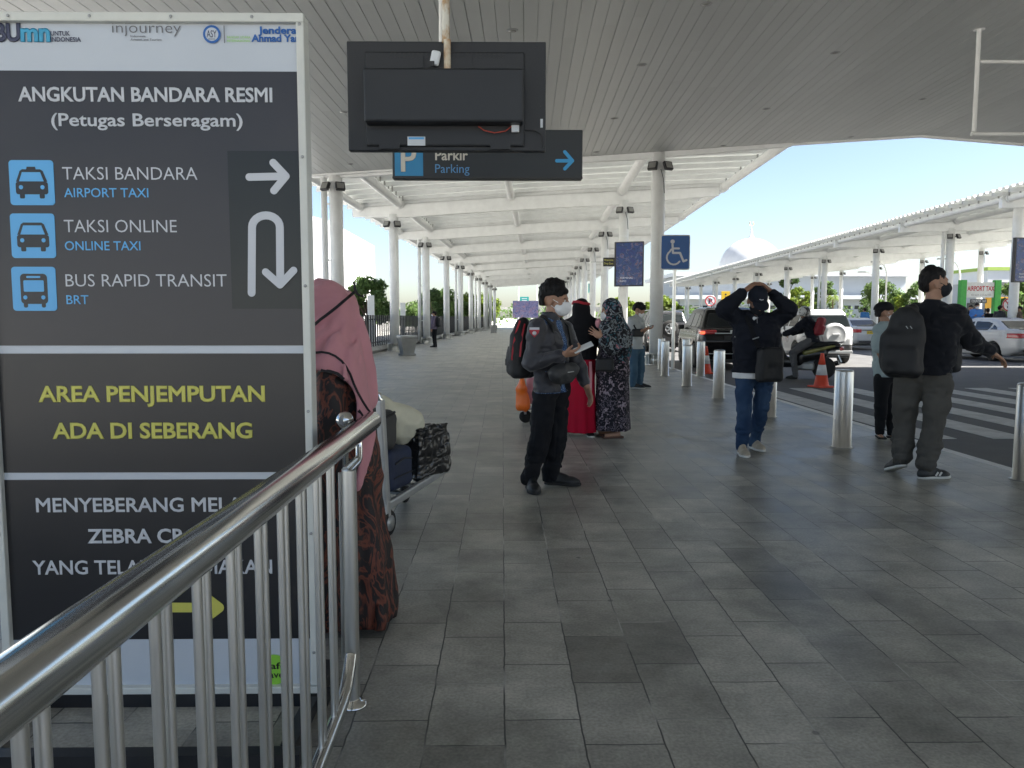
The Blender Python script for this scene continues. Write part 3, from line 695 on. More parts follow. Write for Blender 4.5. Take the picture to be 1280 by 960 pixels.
# blue pictograms
def rrect(c, w, h, r, n=6):
    o = []
    for sx, sz, a0 in ((1, 1, 0), (-1, 1, 90), (-1, -1, 180), (1, -1, 270)):
        for k in range(n+1):
            a = R(a0+90*k/n); o.append((c[0]+sx*(w/2-r)+r*math.cos(a), c[1]+sz*(h/2-r)+r*math.sin(a)))
    return o
def picto(u, v, kind):
    c = PS(u, v); s = 54*YS/F_PX; f = s/54
    b = MB(); b.prism(rrect(c, s, s, s*.08), yt-.0006, yt+.0012); t = b.build('pictogram', M['sign_blue'], SG)
    b = MB(); y0, y1 = yt-.0012, yt-.0007
    P = lambda pts: [(c[0]+x*f, c[1]-y*f) for x, y in pts]
    if kind == 'bus':
        b.prism(rrect((c[0], c[1]), 33*f, 37*f, 5*f), y0, y1); b.prism(rrect((c[0]-11*f, c[1]-19*f), 5*f, 8*f, 2*f), y0-.0002, y1-.0002); b.prism(rrect((c[0]+11*f, c[1]-19*f), 5*f, 8*f, 2*f), y0-.0002, y1-.0002)
        hol = [rrect((c[0], c[1]+3.5*f), 25*f, 14*f, 1.5*f), rrect((c[0], c[1]+14.5*f), 17*f, 2.4*f, 1*f)]
        lam = [(-11, 10.5), (11, 10.5)]
    else:
        b.prism(P([(-19, -1), (-14, -14), (-11, -16), (11, -16), (14, -14), (19, -1)]), y0, y1); b.prism(rrect((c[0], c[1]-6.5*f), 39*f, 15*f, 3*f), y0-.0002, y1-.0002)
        for sx in (-1, 1): b.prism(rrect((c[0]+sx*12*f, c[1]-15*f), 6*f, 8*f, 1.5*f), y0-.0004, y1-.0004)
        if kind == 'taxi': b.prism(P([(-6, -15), (-5, -19), (5, -19), (6, -15)]), y0-.0006, y1-.0006)
        hol = [P([(-15, -1.5), (-11, -12.5), (11, -12.5), (15, -1.5)])]; lam = [(-13, 5.5), (13, 5.5)]
    b.build('silhouette', M['sign_black'], t)
    b = MB()
    for h in hol: b.prism(h, y0-.0012, y0-.0009)
    for x, y in lam: b.prism([(c[0]+x*f+2.6*f*math.cos(k*math.pi/6), c[1]-y*f+2.6*f*math.sin(k*math.pi/6)) for k in range(12)], y0-.0012, y0-.0009)
    b.build('silhouette_windows', M['sign_blue'], t)
picto(38.5, 228, 'taxi'); picto(40, 294.5, 'car'); picto(41.5, 361, 'bus')
b = MB()                                                    # dark base frame lying on the floor
b.box(((xL+xR)/2, YS+.01, .0225), (xR-xL+.06, .05, .045)); b.box(((xL+xR)/2, 2.24, .0205), (xR-xL+.06, .05, .041))
for x in (xL+.12, xR-.02): b.box((x, 2.42, .0215), (.045, .30, .043)); b.box((x, YS+.15, .0215), (.045, .22, .043))
b.build('base_frame', M['black_metal'], SG)

# ---- stainless railing
RL = thing('steel_railing', 'polished stainless steel handrail with paired balusters in front of the transport sign', 'railing')
XR_ = lambda y: -.502-.012*(y-.75)
ytop0, ytop1 = -.6, 3.13
zr = .932
b = MB(); b.tube([(XR_(ytop0), ytop0, zr+.062), (XR_(ytop1-.02), ytop1-.02, zr), (XR_(ytop1), ytop1, zr)], [.038, .038, .034], 28)
b.build('handrail', M['chrome'], RL)
b = MB(); b.tube([(XR_(ytop0), ytop0, .10), (XR_(2.40), 2.40, .10), (XR_(2.47), 2.47, .115), (XR_(2.54), 2.54, .16), (XR_(2.57), 2.57, .19)], .022, 18); b.build('bottom_rail', M['chrome'], RL)
ys = [.48, .635, .795, .955, 1.116, 1.276, 1.44, 1.61, 1.78, 1.95, 2.137, 2.31]
for y in ys:
    b = MB()
    for dy in (-.019, .019): b.tube([(XR_(y)-.002, y+dy, .10), (XR_(y)-.002, y+dy, zr+.062*(ytop1-y)/(ytop1-ytop0)-.012)], .0087, 12)
    b.build('baluster', M['brushed'], RL)
yp = gnd(450, 881).y+.03
for dy, rad in ((-.03, .0235), (.035, .014)):
    b = MB(); b.tube([(XR_(yp), yp+dy, 0.002), (XR_(yp), yp+dy, zr-.10)], rad, 20)
    po = b.build('post', M['brushed'], RL)
    if dy < 0:
        b = MB(); b.lathe([(.050, .001), (.050, .005), (.042, .012), (.028, .016), (.026, .024)], (XR_(yp), yp+dy, 0), 28); b.build('floor_flange', M['chrome'], po)
b = MB(); b.tube([(XR_(yp), yp-.03, zr-.11), (XR_(yp), yp-.01, zr-.105), (XR_(yp)+.004, yp+.10, zr-.10), (XR_(yp)+.006, yp+.13, zr-.09), (XR_(yp)+.006, yp+.14, zr-.03)], .0125, 12)
b.tube([(XR_(yp)-.01, yp-.04, zr-.095), (XR_(yp), yp+.14, zr-.085)], .010, 8); b.build('bracket', M['chrome'], RL)
b = MB(); q = at(431, 525, 2.92); b.lathe([(.002, q.z+.034), (.02, q.z+.028), (.031, q.z+.012), (.034, q.z), (.031, q.z-.012), (.02, q.z-.028), (.012, q.z-.034), (.012, .19), (.012, 0.002)], (q.x, q.y, 0), 24); b.build('ball_post', M['chrome'], RL)
b = MB()
for k, y in enumerate((2.95, 3.02)): b.tube([(XR_(y)-.10, y, .002), (XR_(y)-.10, y, zr-.18)], .0087, 10)
b.build('rear_bars', M['brushed'], RL)

# ---- hanging flat screen, seen from behind
YT = 4.7
TV = thing('hanging_screen', 'black flat screen seen from the back on a rusty white ceiling pole', 'screen')
p0 = at(433, 51, YT); p1 = at(682, 189, YT); cx, cz = (p0.x+p1.x)/2, (p0.z+p1.z)/2; tw, thh = p1.x-p0.x, p0.z-p1.z
PT = lambda u, v, dy=0: at(u, v, YT+dy)
M['tv_back'] = mat('screen_back_plastic', (.013, .015, .019), .5, var=.15, vscale=4, bump=.04, bscale=200)
M['tv_box'] = mat('screen_cover', (.010, .012, .016), .42, var=.2, vscale=3)
M['sticker'] = mat('paper_sticker', (.62, .66, .70), .6)
M['red_wire'] = mat('red_wire', (.35, .05, .03), .5)
M['rust'] = mat('rusty_pole_paint', (.38, .19, .07), .7, c2=(.60, .57, .47), vscale=14, bump=.3, bscale=60)
M['rust_white'] = mat('chipped_white_pole', (.60, .59, .53), .55, c2=(.36, .22, .10), vscale=7, detail=9, stretch=(1, 1, .5))
M['rust_white'].node_tree.nodes['Color Ramp'].color_ramp.elements[0].position = .5
M['rust_white'].node_tree.nodes['Color Ramp'].color_ramp.elements[1].position = .58
b = MB(); b.bbox((cx, YT+.03, cz), (tw, .055, thh), .006); b.bbox((cx-.01, YT-.005, cz-.02), (tw*.8, .03, thh*.86), .01)
for v in (66, 70): 
    for i in range(26): b.box((PT(489+i*5.6, v).x, YT-.0212, PT(0, v).z), (.012, .003, .007), mi=1)
for (u0, u1) in ((475, 500), (613, 638)): b.box(((PT(u0, 182).x+PT(u1, 182).x)/2, YT-.02, PT(0, 182).z), (.12, .012, .035))
for u in (527, 587): b.box((PT(u, 77).x, YT-.022, PT(0, 77).z), (.03, .014, .07))
for u, v in ((462, 52), (670, 57), (680, 85), (440, 100), (437, 170), (676, 130), (520, 180), (600, 175)): b.box((PT(u, v).x, YT-.0005, PT(u, v).z-.01), (.006, .005, .006), mi=1)
b.build('casing', [M['tv_back'], M['black_metal']], TV)
q0, q1 = PT(455, 86, -.1), PT(654, 154, -.1)
b = MB(); b.bbox(((q0.x+q1.x)/2, YT-.075, (q0.z+q1.z)/2), (q1.x-q0.x, .105, q0.z-q1.z), .012); b.build('rear_cover', M['tv_box'], TV)
b = MB(); b.box((PT(521, 176).x, YT-.022, PT(0, 176).z), (.105, .003, .052)); b.box((PT(521, 172.5).x, YT-.0243, PT(0, 172.5).z), (.09, .001, .012), mi=1); b.box((PT(677, 152).x, YT-.0015, PT(0, 152).z), (.015, .003, .05)); b.build('sticker', [M['sticker'], M['sign_blue']], TV)
b = MB(); b.bbox((PT(644, 158).x, YT-.04, PT(0, 158).z), (.045, .03, .07), .004); b.build('socket', M['sticker'], TV)
b = MB(); b.tube([PT(598, 158, -.03), PT(605, 163, -.05), PT(618, 166, -.06), PT(632, 164, -.05), PT(640, 157, -.04)], .004, 6); b.build('red_cable', M['red_wire'], TV)
b = MB(); b.tube([PT(656, 162, -.02), PT(668, 163, -.02), PT(677, 168, -.02), PT(679, 185, -.02)], .004, 6); b.build('black_cable', M['black_metal'], TV)
zs = sof_z(-.4)+.02; px_ = PT(557.5, 60).x
b = MB(); b.tube([(px_, YT-.005, PT(0, 52).z), (px_, YT-.005, zs)], .024, 14); b.lathe([(.08, zs-.06), (.08, zs-.045), (.03, zs-.04)], (px_, YT-.005, 0), 16); b.build('ceiling_pole', M['rust_white'], TV)
b = MB(); b.tube([(px_+.01, YT-.035, PT(0, 92).z), (px_+.01, YT-.035, PT(0, 50).z)], .021, 14); b.build('rusty_pole_foot', M['rust'], TV)
b = MB(); b.bbox((PT(545, 74).x, YT-.05, PT(0, 74).z), (.055, .03, .085), .012, Matrix.Rotation(R(12), 3, 'Y')); b.box((PT(541, 82).x, YT-.066, PT(0, 82).z), (.03, .006, .03), mi=1)
b.build('power_outlet', [M['sticker'], M['black_metal']], TV)

# ---- parking sign behind the screen
YP = 8.0
PK = thing('parking_sign', 'dark hanging sign reading Parkir Parking with blue arrow, partly behind the screen', 'sign')
p0 = at(490, 178, YP); p1 = at(728, 224, YP); zt2 = at(0, 160, YP).z
b = MB(); b.bbox(((p0.x+p1.x)/2, YP+.06, (zt2+p1.z)/2), (p1.x-p0.x, .12, zt2-p1.z), .01); b.build('cabinet', mat('parking_sign_face', (.006, .010, .015), .4), PK)
b = MB(); b.box(((p0.x+p1.x)/2, YP-.006, p1.z+.012), (p1.x-p0.x, .012, .02)); b.build('trim', M['black_metal'], PK)
M['park_blue'] = mat('parking_blue', (.02, .22, .45), .4)
PP = lambda u, v: (lambda p: (p.x, p.z))(at(u, v, YP))
q0 = PP(493, 166); q1 = PP(529, 220); b = MB(); b.box(((q0[0]+q1[0])/2, YP-.002, (q0[1]+q1[1])/2), (q1[0]-q0[0], .004, q0[1]-q1[1])); b.build('blue_square', M['park_blue'], PK)
k8 = YP/F_PX
M['letter_cream'] = mat('letter_cream', (.55, .53, .47), .45)
text('lettering', 'P', 31*k8, M['letter_cream'], PK, (PP(511, 214)[0], YP-.0055, PP(511, 214)[1]), 'CENTER', .022, width=19*k8)
text('lettering', 'Parkir', 12.5*k8, M['letter_cream'], PK, (PP(544, 200)[0], YP-.0025, PP(544, 200)[1]), 'LEFT', .018, width=40*k8)
text('lettering', 'Parking', 11*k8, mat('letter_steel_blue', (.08, .24, .48), .4), PK, (PP(544, 216)[0], YP-.0025, PP(544, 216)[1]), 'LEFT', 0, width=42*k8)
b = MB(); b.stroke([PP(696, 201), PP(715, 201)], .035, YP-.004, YP-.002); b.stroke([PP(706, 190), PP(715.5, 201), PP(706, 211)], .035, YP-.0055, YP-.0045); b.build('blue_arrow', mat('arrow_blue', (.03, .30, .62), .4), PK)
b = MB(); xq = PP(551, 100)[0]; b.tube([(xq, YP+.06, zt2-.01), (xq, YP+.06, sof_z(xq)+.1)], .021, 10); b.build('hanger', M['white_steel'], PK)

# ---- empty hanging frame on the right
YF = 13.4
HF = thing('sign_support', 'empty white steel frame hanging from the grey roof at the upper right', 'support')
f0 = at(1222, 77, YF); f1 = at(1220, 165, YF); fx1 = f0.x+2.1
b = MB(); b.tube([(f0.x, YF, sof_z(f0.x)+.0), (f0.x, YF, f1.z)], .036, 10); b.tube([(fx1, YF, sof_z(fx1)), (fx1, YF, f1.z)], .036, 10); b.build('hanger', M['white_steel'], HF)
b = MB(); b.tube([(f0.x+.04, YF, f0.z), (fx1-.04, YF, f0.z)], .032, 10); b.tube([(f0.x-.05, YF, f1.z-.035), (fx1+.05, YF, f1.z-.035)], .034, 10); b.build('rail', M['white_steel'], HF)
b = MB(); b.lathe([(.09, sof_z(f0.x)-.03), (.09, sof_z(f0.x)+.02)], (f0.x, YF, 0), 16); b.build('ceiling_plate', M['white_steel'], HF)
# ================================================================== PEOPLE
def vec(*a): return np.array(a, float)
class Person:
    """joints are given in metres relative to the base point: x right, y away, z up (world axes)"""
    def __init__(s, label, base, name='person', cat='person', group=None, h=.0075):
        s.t = thing(name, label, cat, base, 0, group); s.base = Vector(base); s.h = h
    def J(s, u, v, dy=0):
        p = at(u, v, s.base.y+dy)-s.base; return vec(*p)
    def field(s, pts, pad=.14, h=None):
        P = np.array(pts); return SDF(P.min(0)-pad, P.max(0)+pad, h or s.h)

def head_sdf(F, c, B, k=1.0, ears=True):
    c = np.array(c, float); r, f, u = B
    P = lambda a, b_, e: c+(r*a+f*b_+u*e)*k
    F.ell(P(0, -.012, .030), vec(.076, .096, .090)*k, B, .012)
    F.ell(P(0, .026, -.040), vec(.060, .062, .078)*k, B, .03)
    F.ell(P(0, .062, -.092), vec(.026, .024, .024)*k, B, .02)
    F.ell(P(0, .074, .020), vec(.054, .018, .014)*k, B, .02)          # brow
    for sx in (-1, 1):
        F.ell(P(sx*.040, .060, -.028), vec(.024, .024, .022)*k, B, .02)  # cheek
        F.ell(P(sx*.032, .094, -.002), vec(.017, .014, .011)*k, B, .006, 's')  # socket
        F.ell(P(sx*.032, .078, -.003), vec(.0135, .0135, .012)*k, B, .004)
        if ears: F.ell(P(sx*.077, -.012, -.012), vec(.010, .022, .033)*k, B, .008)
    F.cone(P(0, .088, .008), P(0, .108, -.030), .009*k, .015*k, .012)
    F.ell(P(0, .084, -.062), vec(.026, .012, .006)*k, B, .004); F.ell(P(0, .081, -.071), vec(.022, .012, .007)*k, B, .004)

def hand_sdf(F, w, d, n, right=True, curl=.25, spread=.06, k=1.0, curls=None):
    w = np.array(w, float); d = np.array(d, float)/np.linalg.norm(d); n = np.array(n, float); n = n-d*(n@d); n /= np.linalg.norm(n)
    l = np.cross(d, n) if right else -np.cross(d, n)          # towards the thumb
    F.cone(w, w+d*.02*k, .024*k, .026*k, .012, flat=(n, .72)); F.ell(w+d*.052*k, vec(.042, .052, .0165)*k, np.array([l, d, n]), .012)
    for i, (o, L, rr) in enumerate(((.030, .074, .0090), (.011, .083, .0093), (-.009, .078, .0088), (-.027, .060, .0080))):
        c = curl if curls is None else curls[i]; p = w+d*.090*k+l*o*k; a = 0; dd = d+l*spread*(o/.03)
        dd /= np.linalg.norm(dd); q = w+d*.05*k+l*o*.8*k; F.cone(q, p, .011*k, rr*k, .006)
        for seg, fr in enumerate((.42, .32, .26)):
            a += c; v = dd*math.cos(a)+n*math.sin(a); p2 = p+v*L*fr*k; F.cone(p, p2, rr*k*(1-.08*seg), rr*k*(.92-.08*seg), .003); p = p2
    p = w+d*.022*k+l*.026*k; v = d*.62+l*.72+n*.25; v /= np.linalg.norm(v); p2 = p+v*.036*k
    F.cone(p, p2, .0125*k, .0105*k, .010); v = d*.86+l*.30+n*.42; v /= np.linalg.norm(v); F.cone(p2, p2+v*.034*k, .0102*k, .0082*k, .004)

def body_sdf(p, Jd, k=1.0, h=None, feet=False, ears=True, headB=None):
    """one continuous body: head, neck, trunk, arms with hands, legs"""
    pts = [q for q in Jd.values() if isinstance(q, np.ndarray) and q.shape == (3,)]
    F = p.field(pts, .19, h)
    tB = Jd['tB']; r = tB[0]; f = tB[1]
    F.cone(Jd['pelvis']-r*.055*k, Jd['pelvis']+r*.055*k, .085*k, .085*k, .03, flat=(f, .85))
    F.cone(Jd['pelvis'], Jd['chest'], .09*k, .105*k, .05, flat=(f, .75)); F.cone(Jd['chest']-r*.05*k, Jd['chest']+r*.05*k, .095*k, None, .05, flat=(f, .75))
    F.cone(Jd['chest'], Jd['neck'], .085*k, .055*k, .04); F.cone(Jd['neck'], Jd['head'], .056*k, .054*k, .02)
    for s_ in ('l', 'r'):
        F.cone(Jd['neck'], Jd['sh'+s_], .045*k, .042*k, .03); F.chain([Jd['sh'+s_], Jd['el'+s_], Jd['wr'+s_]], [.042*k, .034*k, .026*k], .012)
        F.chain([Jd['hip'+s_], Jd['kn'+s_], Jd['an'+s_]], [.070*k, .046*k, .034*k], .015)
        if feet: F.cone(Jd['an'+s_]-vec(0, 0, .05), Jd['an'+s_]+Jd['toe'+s_]*.13*k-vec(0, 0, .055), .036*k, .03*k, .02)
        hd = Jd.get('hand'+s_)
        if hd: hand_sdf(F, Jd['wr'+s_], hd[0], hd[1], s_ == 'r', **{'k': k, **(hd[2] if len(hd) > 2 else {})})
    head_sdf(F, Jd['head'], Jd['hB'], k*Jd.get('hk', 1.03), ears)
    return F

def torso_sdf(p, Jd, g, k=1.0, hem=None, sleeve=1.0, h=None, fold=.006, loose=1.0, seed=1, arm_r=(.068, .056, .042), sleeve_end=None):
    """upper garment: trunk and sleeves"""
    pts = [Jd[q] for q in ('pelvis', 'chest', 'neck', 'shl', 'shr', 'ell', 'elr', 'wrl', 'wrr')]
    F = p.field(pts, .22, h); tB = Jd['tB']; r, f = tB[0], tB[1]; pe, ch, ne = Jd['pelvis'], Jd['chest'], Jd['neck']
    low = pe-vec(0, 0, .08)
    F.cone(low-r*.06*k, low+r*.06*k, .125*k*loose+g, None, .03, flat=(f, .80)); F.cone(low-r*.04*k, ch-r*.06*k, .135*k*loose+g, .140*k*loose+g, .05, flat=(f, .78))
    F.cone(low+r*.04*k, ch+r*.06*k, .135*k*loose+g, .140*k*loose+g, .05, flat=(f, .78)); F.cone(ch-r*.06*k, ch+r*.06*k, .13*k+g, None, .06, flat=(f, .78))
    F.cone(ch, ne-vec(0, 0, .02), .115*k+g, .075*k, .05)
    for s_ in ('l', 'r'):
        sh, el, wr = Jd['sh'+s_], Jd['el'+s_], Jd['wr'+s_]
        F.cone(ne-vec(0, 0, .02), sh, .066*k+g*.6, (arm_r[0]-.004)*k+g*.6, .04)
        if sleeve >= 1: F.chain([sh, el, wr-(wr-el)/np.linalg.norm(wr-el)*(arm_r[2]*k+g)*.75], [arm_r[0]*k+g, arm_r[1]*k+g, arm_r[2]*k+g], .02)
        else: F.cone(sh, sh+(el-sh)*sleeve, arm_r[0]*k+g, (arm_r[0]-.002)*k+g, .03)
    if fold:
        F.folds(fold*1.1, (9, 9, 15), seed, octs=2); F.folds(fold*.4, (26, 26, 34), seed+11, octs=1); F.crease(fold*1.25, (6, 6, 13), seed+2); F.crease(fold*.8, (13, 13, 9), seed+4)
    if hem is not None: F.cut((0, 0, -1), -hem)
    return F

def trousers_sdf(p, Jd, g, k=1.0, kk=.02, top=None, hem=.0, h=None, fold=.006, rad=(.098, .074, .058), seed=3):
    pts = [Jd[q] for q in ('pelvis', 'hipl', 'hipr', 'knl', 'knr', 'anl', 'anr')]
    F = p.field(pts, .2, h); r, f = Jd['tB'][0], Jd['tB'][1]; pe = Jd['pelvis']
    F.cone(pe-r*.062*k, pe+r*.062*k, .115*k+g, None, .03, flat=(f, .88)); F.cone(pe, pe+vec(0, 0, .10), .14*k+g, .125*k+g, .03, flat=(f, .75))
    for s_ in ('l', 'r'):
        a, kn, an = Jd['hip'+s_], Jd['kn'+s_], Jd['an'+s_]
        e = an+(an-kn)/np.linalg.norm(an-kn)*hem
        F.chain([a, kn, e], [rad[0]*k+g, rad[1]*k+g, rad[2]*k+g], kk)
    if fold:
        F.folds(fold, (8, 8, 11), seed, octs=2); F.folds(fold*.8, (16, 16, 40), seed+5, octs=1, fn=lambda x, y, z: np.clip(1-np.abs(z-.22)/.22, 0, 1))
    if fold: F.crease(fold*1.0, (6, 6, 11), seed+2); F.crease(fold*.8, (15, 15, 5), seed+4)
    if top is not None: F.cut((0, 0, 1), top)
    F.cut((0, 0, -1), -.03)
    return F

def shoe(p, an, toe, mats, k=1.0, h=.006, sole=.022, lift=0.0, pitch=0.0, name='shoe', low=0):
    """toe = direction; ankle point above the heel; the sole is its own colour"""
    an = np.array(an, float); t = np.array(toe, float); t[2] = 0; t /= np.linalg.norm(t); s_ = np.array([t[1], -t[0], 0]); z0 = lift
    c = math.cos(pitch); sn = math.sin(pitch); U = vec(0, 0, 1)
    T = t*c-U*sn; N = U*c+t*sn; B = np.array([s_, T, N]); heel = np.array([an[0], an[1], z0])-t*.05*k
    P = lambda a, b_, e: heel+s_*a*k+T*b_*k+N*e*k
    if pitch > 0: heel = heel+U*math.sin(pitch)*.2*k
    F = SDF(np.minimum(P(0, 0, 0), P(0, .3*k, .12))-.14, np.maximum(P(0, 0, 0), P(0, .3, .12))+.14, h)
    F.ell(P(0, .045, .035), vec(.036, .05, .045)*k, B, .02); F.ell(P(0, .19, .028), vec(.047, .085, .034)*k, B, .03)
    F.cone(P(0, .04, .04), P(0, .20, .03), .038*k, .036*k, .03, flat=(N, .9)); F.cone(P(0, .05, .06), P(0, .05, .105-low), .038*k, .040*k, .02); F.cone(P(0, .06, .085), P(0, .15, .055), .030*k, .030*k, .02)
    hN = float(N @ heel); F.cut(-N, -hN-.001)
    G = SDF(F.lo, F.lo+h*(np.array(F.D.shape)-1), h); G.ell(P(0, .05, .01), vec(.040, .055, .05)*k, B, .02); G.ell(P(0, .19, .01), vec(.050, .092, .05)*k, B, .03); G.cone(P(0, .05, .01), P(0, .19, .01), .040*k, .048*k, .02)
    G.cut(-N, -hN); G.cut(N, hN+sole*k)
    so = F.build(name, mats[0], p.t); G.build('sole', mats[1], so); return so

def hair_sdf(p, Jd, k=1.0, thick=.016, front=.055, low=-.03, seed=5, rough=.011, back_low=-.050, top=.0, hs=.006):
    c = Jd['head']; B = Jd['hB']; r, f, u = B; k = k*Jd.get('hk', 1.03)
    P = lambda a, b_, e: c+(r*a+f*b_+u*e)*k
    F = SDF(c-.19, c+.21, hs); F.ell(P(0, -.016, .032+top/2), vec(.076+thick, .097+thick, .092+thick+top)*k, B, .0); F.ell(P(0, -.05, -.015), vec(.066+thick*.3, .052+thick*.4, .06)*k, B, .02)
    F.folds(rough, (34, 34, 22), seed, octs=3)
    # forehead, face and the sides in front of the ears stay free
    F.box(P(0, front+.08, -.10), vec(.14, .08, .152)*k, B, .04, .022, 's'); F.box(P(0, .062, -.115), vec(.14, .072, .135)*k, B, .02, .016, 's'); F.box(P(0, 0, back_low-.1), vec(.2, .2, .1)*k, B, .01, .005, 's')
    F.box(P(0, -.02, -.115), vec(.14, .040, .138)*k, B, .03, .02, 's')
    return F
def mask_sdf(p, Jd, k=1.0, point=0.0, hs=.005, grow=0):
    c = Jd['head']; B = Jd['hB']; r, f, u = B; k = k*Jd.get('hk', 1.03)
    P = lambda a, b_, e: c+(r*a+f*b_+u*e)*k
    F = SDF(c-.17, c+.19, hs); F.ell(P(0, .046, -.048), vec(.066+grow, .066+grow, .064+grow)*k, B, 0); F.cone(P(0, .10, -.018), P(0, .085, -.075), .016*k, .02*k, .03)
    if point: F.cone(P(0, .08, -.045), P(0, .125+point, -.050), .05*k, .012*k, .03)
    F.box(P(0, -.08, -.05), vec(.14, .10, .14)*k, B, .0, .0, 's')
    F.box(P(0, .08, .08), vec(.14, .14, .085)*k, B, .01, .01, 's')
    for sx in (-1, 1):
        for e0, e1 in ((-.02, .01), (-.08, -.035)): F.cone(P(sx*.058, .055, e0), P(sx*.078, -.008, e1), .0034*k, None, .003)
    return F
def eyes(p, Jd, k=1.0, parent=None):
    c = Jd['head']; B = Jd['hB']; r, f, u = B; k = k*Jd.get('hk', 1.03)
    for sx in (-1, 1):
        b = MB(); q = c+(r*sx*.032+f*.0815-u*.003)*k; bm = bmesh.new(); bmesh.ops.create_uvsphere(bm, u_segments=12, v_segments=8, radius=.0117*k)
        bm.verts.index_update(); V = [v.co+Vector(q) for v in bm.verts]; b.add(V, [[v.index for v in fc.verts] for fc in bm.faces], 0, True); bm.free()
        q2 = q+(f*.0075)*k; bm = bmesh.new(); bmesh.ops.create_uvsphere(bm, u_segments=10, v_segments=6, radius=.0062*k); bm.verts.index_update()
        b.add([v.co+Vector(q2) for v in bm.verts], [[v.index for v in fc.verts] for fc in bm.faces], 1, True); bm.free()
        b.build('eye', [M['eye_white'], M['eye']], parent or p.t)
        e = MB(); pts = [c+(r*(sx*.032+a*.019)+f*(.0875-.006*abs(a))+u*(.020-.004*a*a))*k for a in (-1, -.5, 0, .5, 1)]; e.tube(pts, [.002, .0034, .0036, .0032, .002], 6); e.build('eyebrow', M['hair'], parent or p.t)

def strap(p, pts, w, m, parent=None, th=.004, name='strap', up=None):
    """flat band along points"""
    pts = [Vector(q) for q in pts]; b = MB(); V = []
    for i, q in enumerate(pts):
        t = (pts[min(i+1, len(pts)-1)]-pts[max(i-1, 0)]).normalized(); n_ = Vector(up[i] if up else (0, -1, .2)); s_ = t.cross(n_).normalized(); n_ = s_.cross(t).normalized()
        V += [q-s_*w/2-n_*th/2, q+s_*w/2-n_*th/2, q+s_*w/2+n_*th/2, q-s_*w/2+n_*th/2]
    Fc = [(3, 2, 1, 0)]
    for i in range(len(pts)-1):
        for k in range(4): a = i*4+k; c = i*4+(k+1) % 4; Fc.append((a, c, c+4, a+4))
    a = len(V)-4; Fc.append((a, a+1, a+2, a+3)); b.add(V, Fc); return b.build(name, m, parent if parent is not None else p.t)

# fabrics
M['navy_grey'] = mat('charcoal_bomber_nylon', (.024, .024, .031), .55, var=.12, vscale=5, bump=.15, bscale=40, sheen=.2)
M['black_cloth'] = mat('black_cloth', (.010, .0105, .013), .85, var=.2, vscale=6, bump=.15, bscale=220)
M['black_knit'] = mat('black_knit', (.009, .010, .014), .9, var=.2, vscale=8, bump=.3, bscale=260, sheen=.1)
M['navy_cloth'] = mat('dark_navy_cloth', (.010, .012, .019), .85, var=.2, vscale=6, bump=.2, bscale=220)
M['denim'] = ramp_mat('blue_denim', [(0, (.012, .024, .055)), (.45, (.02, .045, .10)), (1, (.07, .12, .20))], 'noise', 4.5, .85, detail=8, bump=.1)
M['denim_pale'] = ramp_mat('faded_denim', [(0, (.03, .07, .11)), (.5, (.06, .115, .17)), (1, (.11, .18, .24))], 'noise', 4.5, .85, detail=8)
M['olive_grey'] = mat('grey_brown_twill', (.078, .074, .066), .85, var=.12, vscale=5, bump=.15, bscale=200)
M['blue_batik'] = ramp_mat('blue_patterned_shirt', [(0, (.02, .05, .14)), (.38, (.03, .09, .24)), (.5, (.30, .40, .52)), (.56, (.03, .08, .2)), (1, (.02, .03, .07))], 'voronoi', 48, .8)
M['grey_tee'] = mat('pale_grey_jersey', (.40, .42, .42), .9, var=.06, bump=.1)
M['mint_tee'] = mat('pale_blue_grey_jersey', (.30, .37, .38), .9, var=.06, bump=.1)
M['white_cloth'] = mat('white_cloth', (.70, .71, .72), .85, var=.04, bump=.1)
M['shoe_black'] = mat('black_shoe', (.012, .013, .014), .5, var=.2, bump=.1)
M['shoe_beige'] = mat('beige_sneaker', (.40, .34, .26), .7, var=.15, vscale=20, bump=.1)
M['sole_white'] = mat('pale_sole', (.62, .61, .57), .7, var=.1)
M['red_trim'] = mat('red_trim', (.42, .02, .035), .5)
M['pack_black'] = mat('backpack_nylon', (.010, .0105, .012), .65, var=.2, vscale=5, bump=.2, bscale=120)
M['bag_grey'] = mat('grey_sling_bag', (.030, .031, .033), .6, var=.15, bump=.2, bscale=90)
M['phone'] = mat('phone_white', (.65, .66, .66), .25)
M['cap_navy'] = mat('navy_cap', (.012, .015, .024), .8, bump=.2, bscale=200)

def std_joints(H=1.7, face=0., lean=0., sw=.175):
    """a relaxed standing figure facing the heading `face` (radians, 0 = away from the camera)"""
    k = H/1.7; f = vec(-math.sin(face), math.cos(face), 0); r = vec(math.cos(face), math.sin(face), 0); B = basis(f); U = vec(0, 0, 1)
    J = dict(tB=B, hB=B); P = lambda a, b_, e: (r*a+f*b_+U*e)*k
    J['pelvis'] = P(0, 0, .93); J['chest'] = P(0, .01+lean*.3, 1.24); J['neck'] = P(0, -.01+lean*.45, 1.43); J['head'] = P(0, .025+lean*.55, 1.585)
    for s_, sx in (('l', -1), ('r', 1)):
        J['sh'+s_] = P(sx*sw, -.01+lean*.4, 1.385); J['el'+s_] = P(sx*(sw+.055), -.02, 1.11); J['wr'+s_] = P(sx*(sw+.05), .06, .87)
        J['hip'+s_] = P(sx*.085, 0, .90); J['kn'+s_] = P(sx*.09, .02, .49); J['an'+s_] = P(sx*.095, -.03, .085); J['toe'+s_] = f+r*sx*.12
        J['hand'+s_] = (vec(0, 0, -1)+f*.15, -r*sx, dict(curl=.35))
    J['k'] = k; J['f'] = f; J['r'] = r; return J

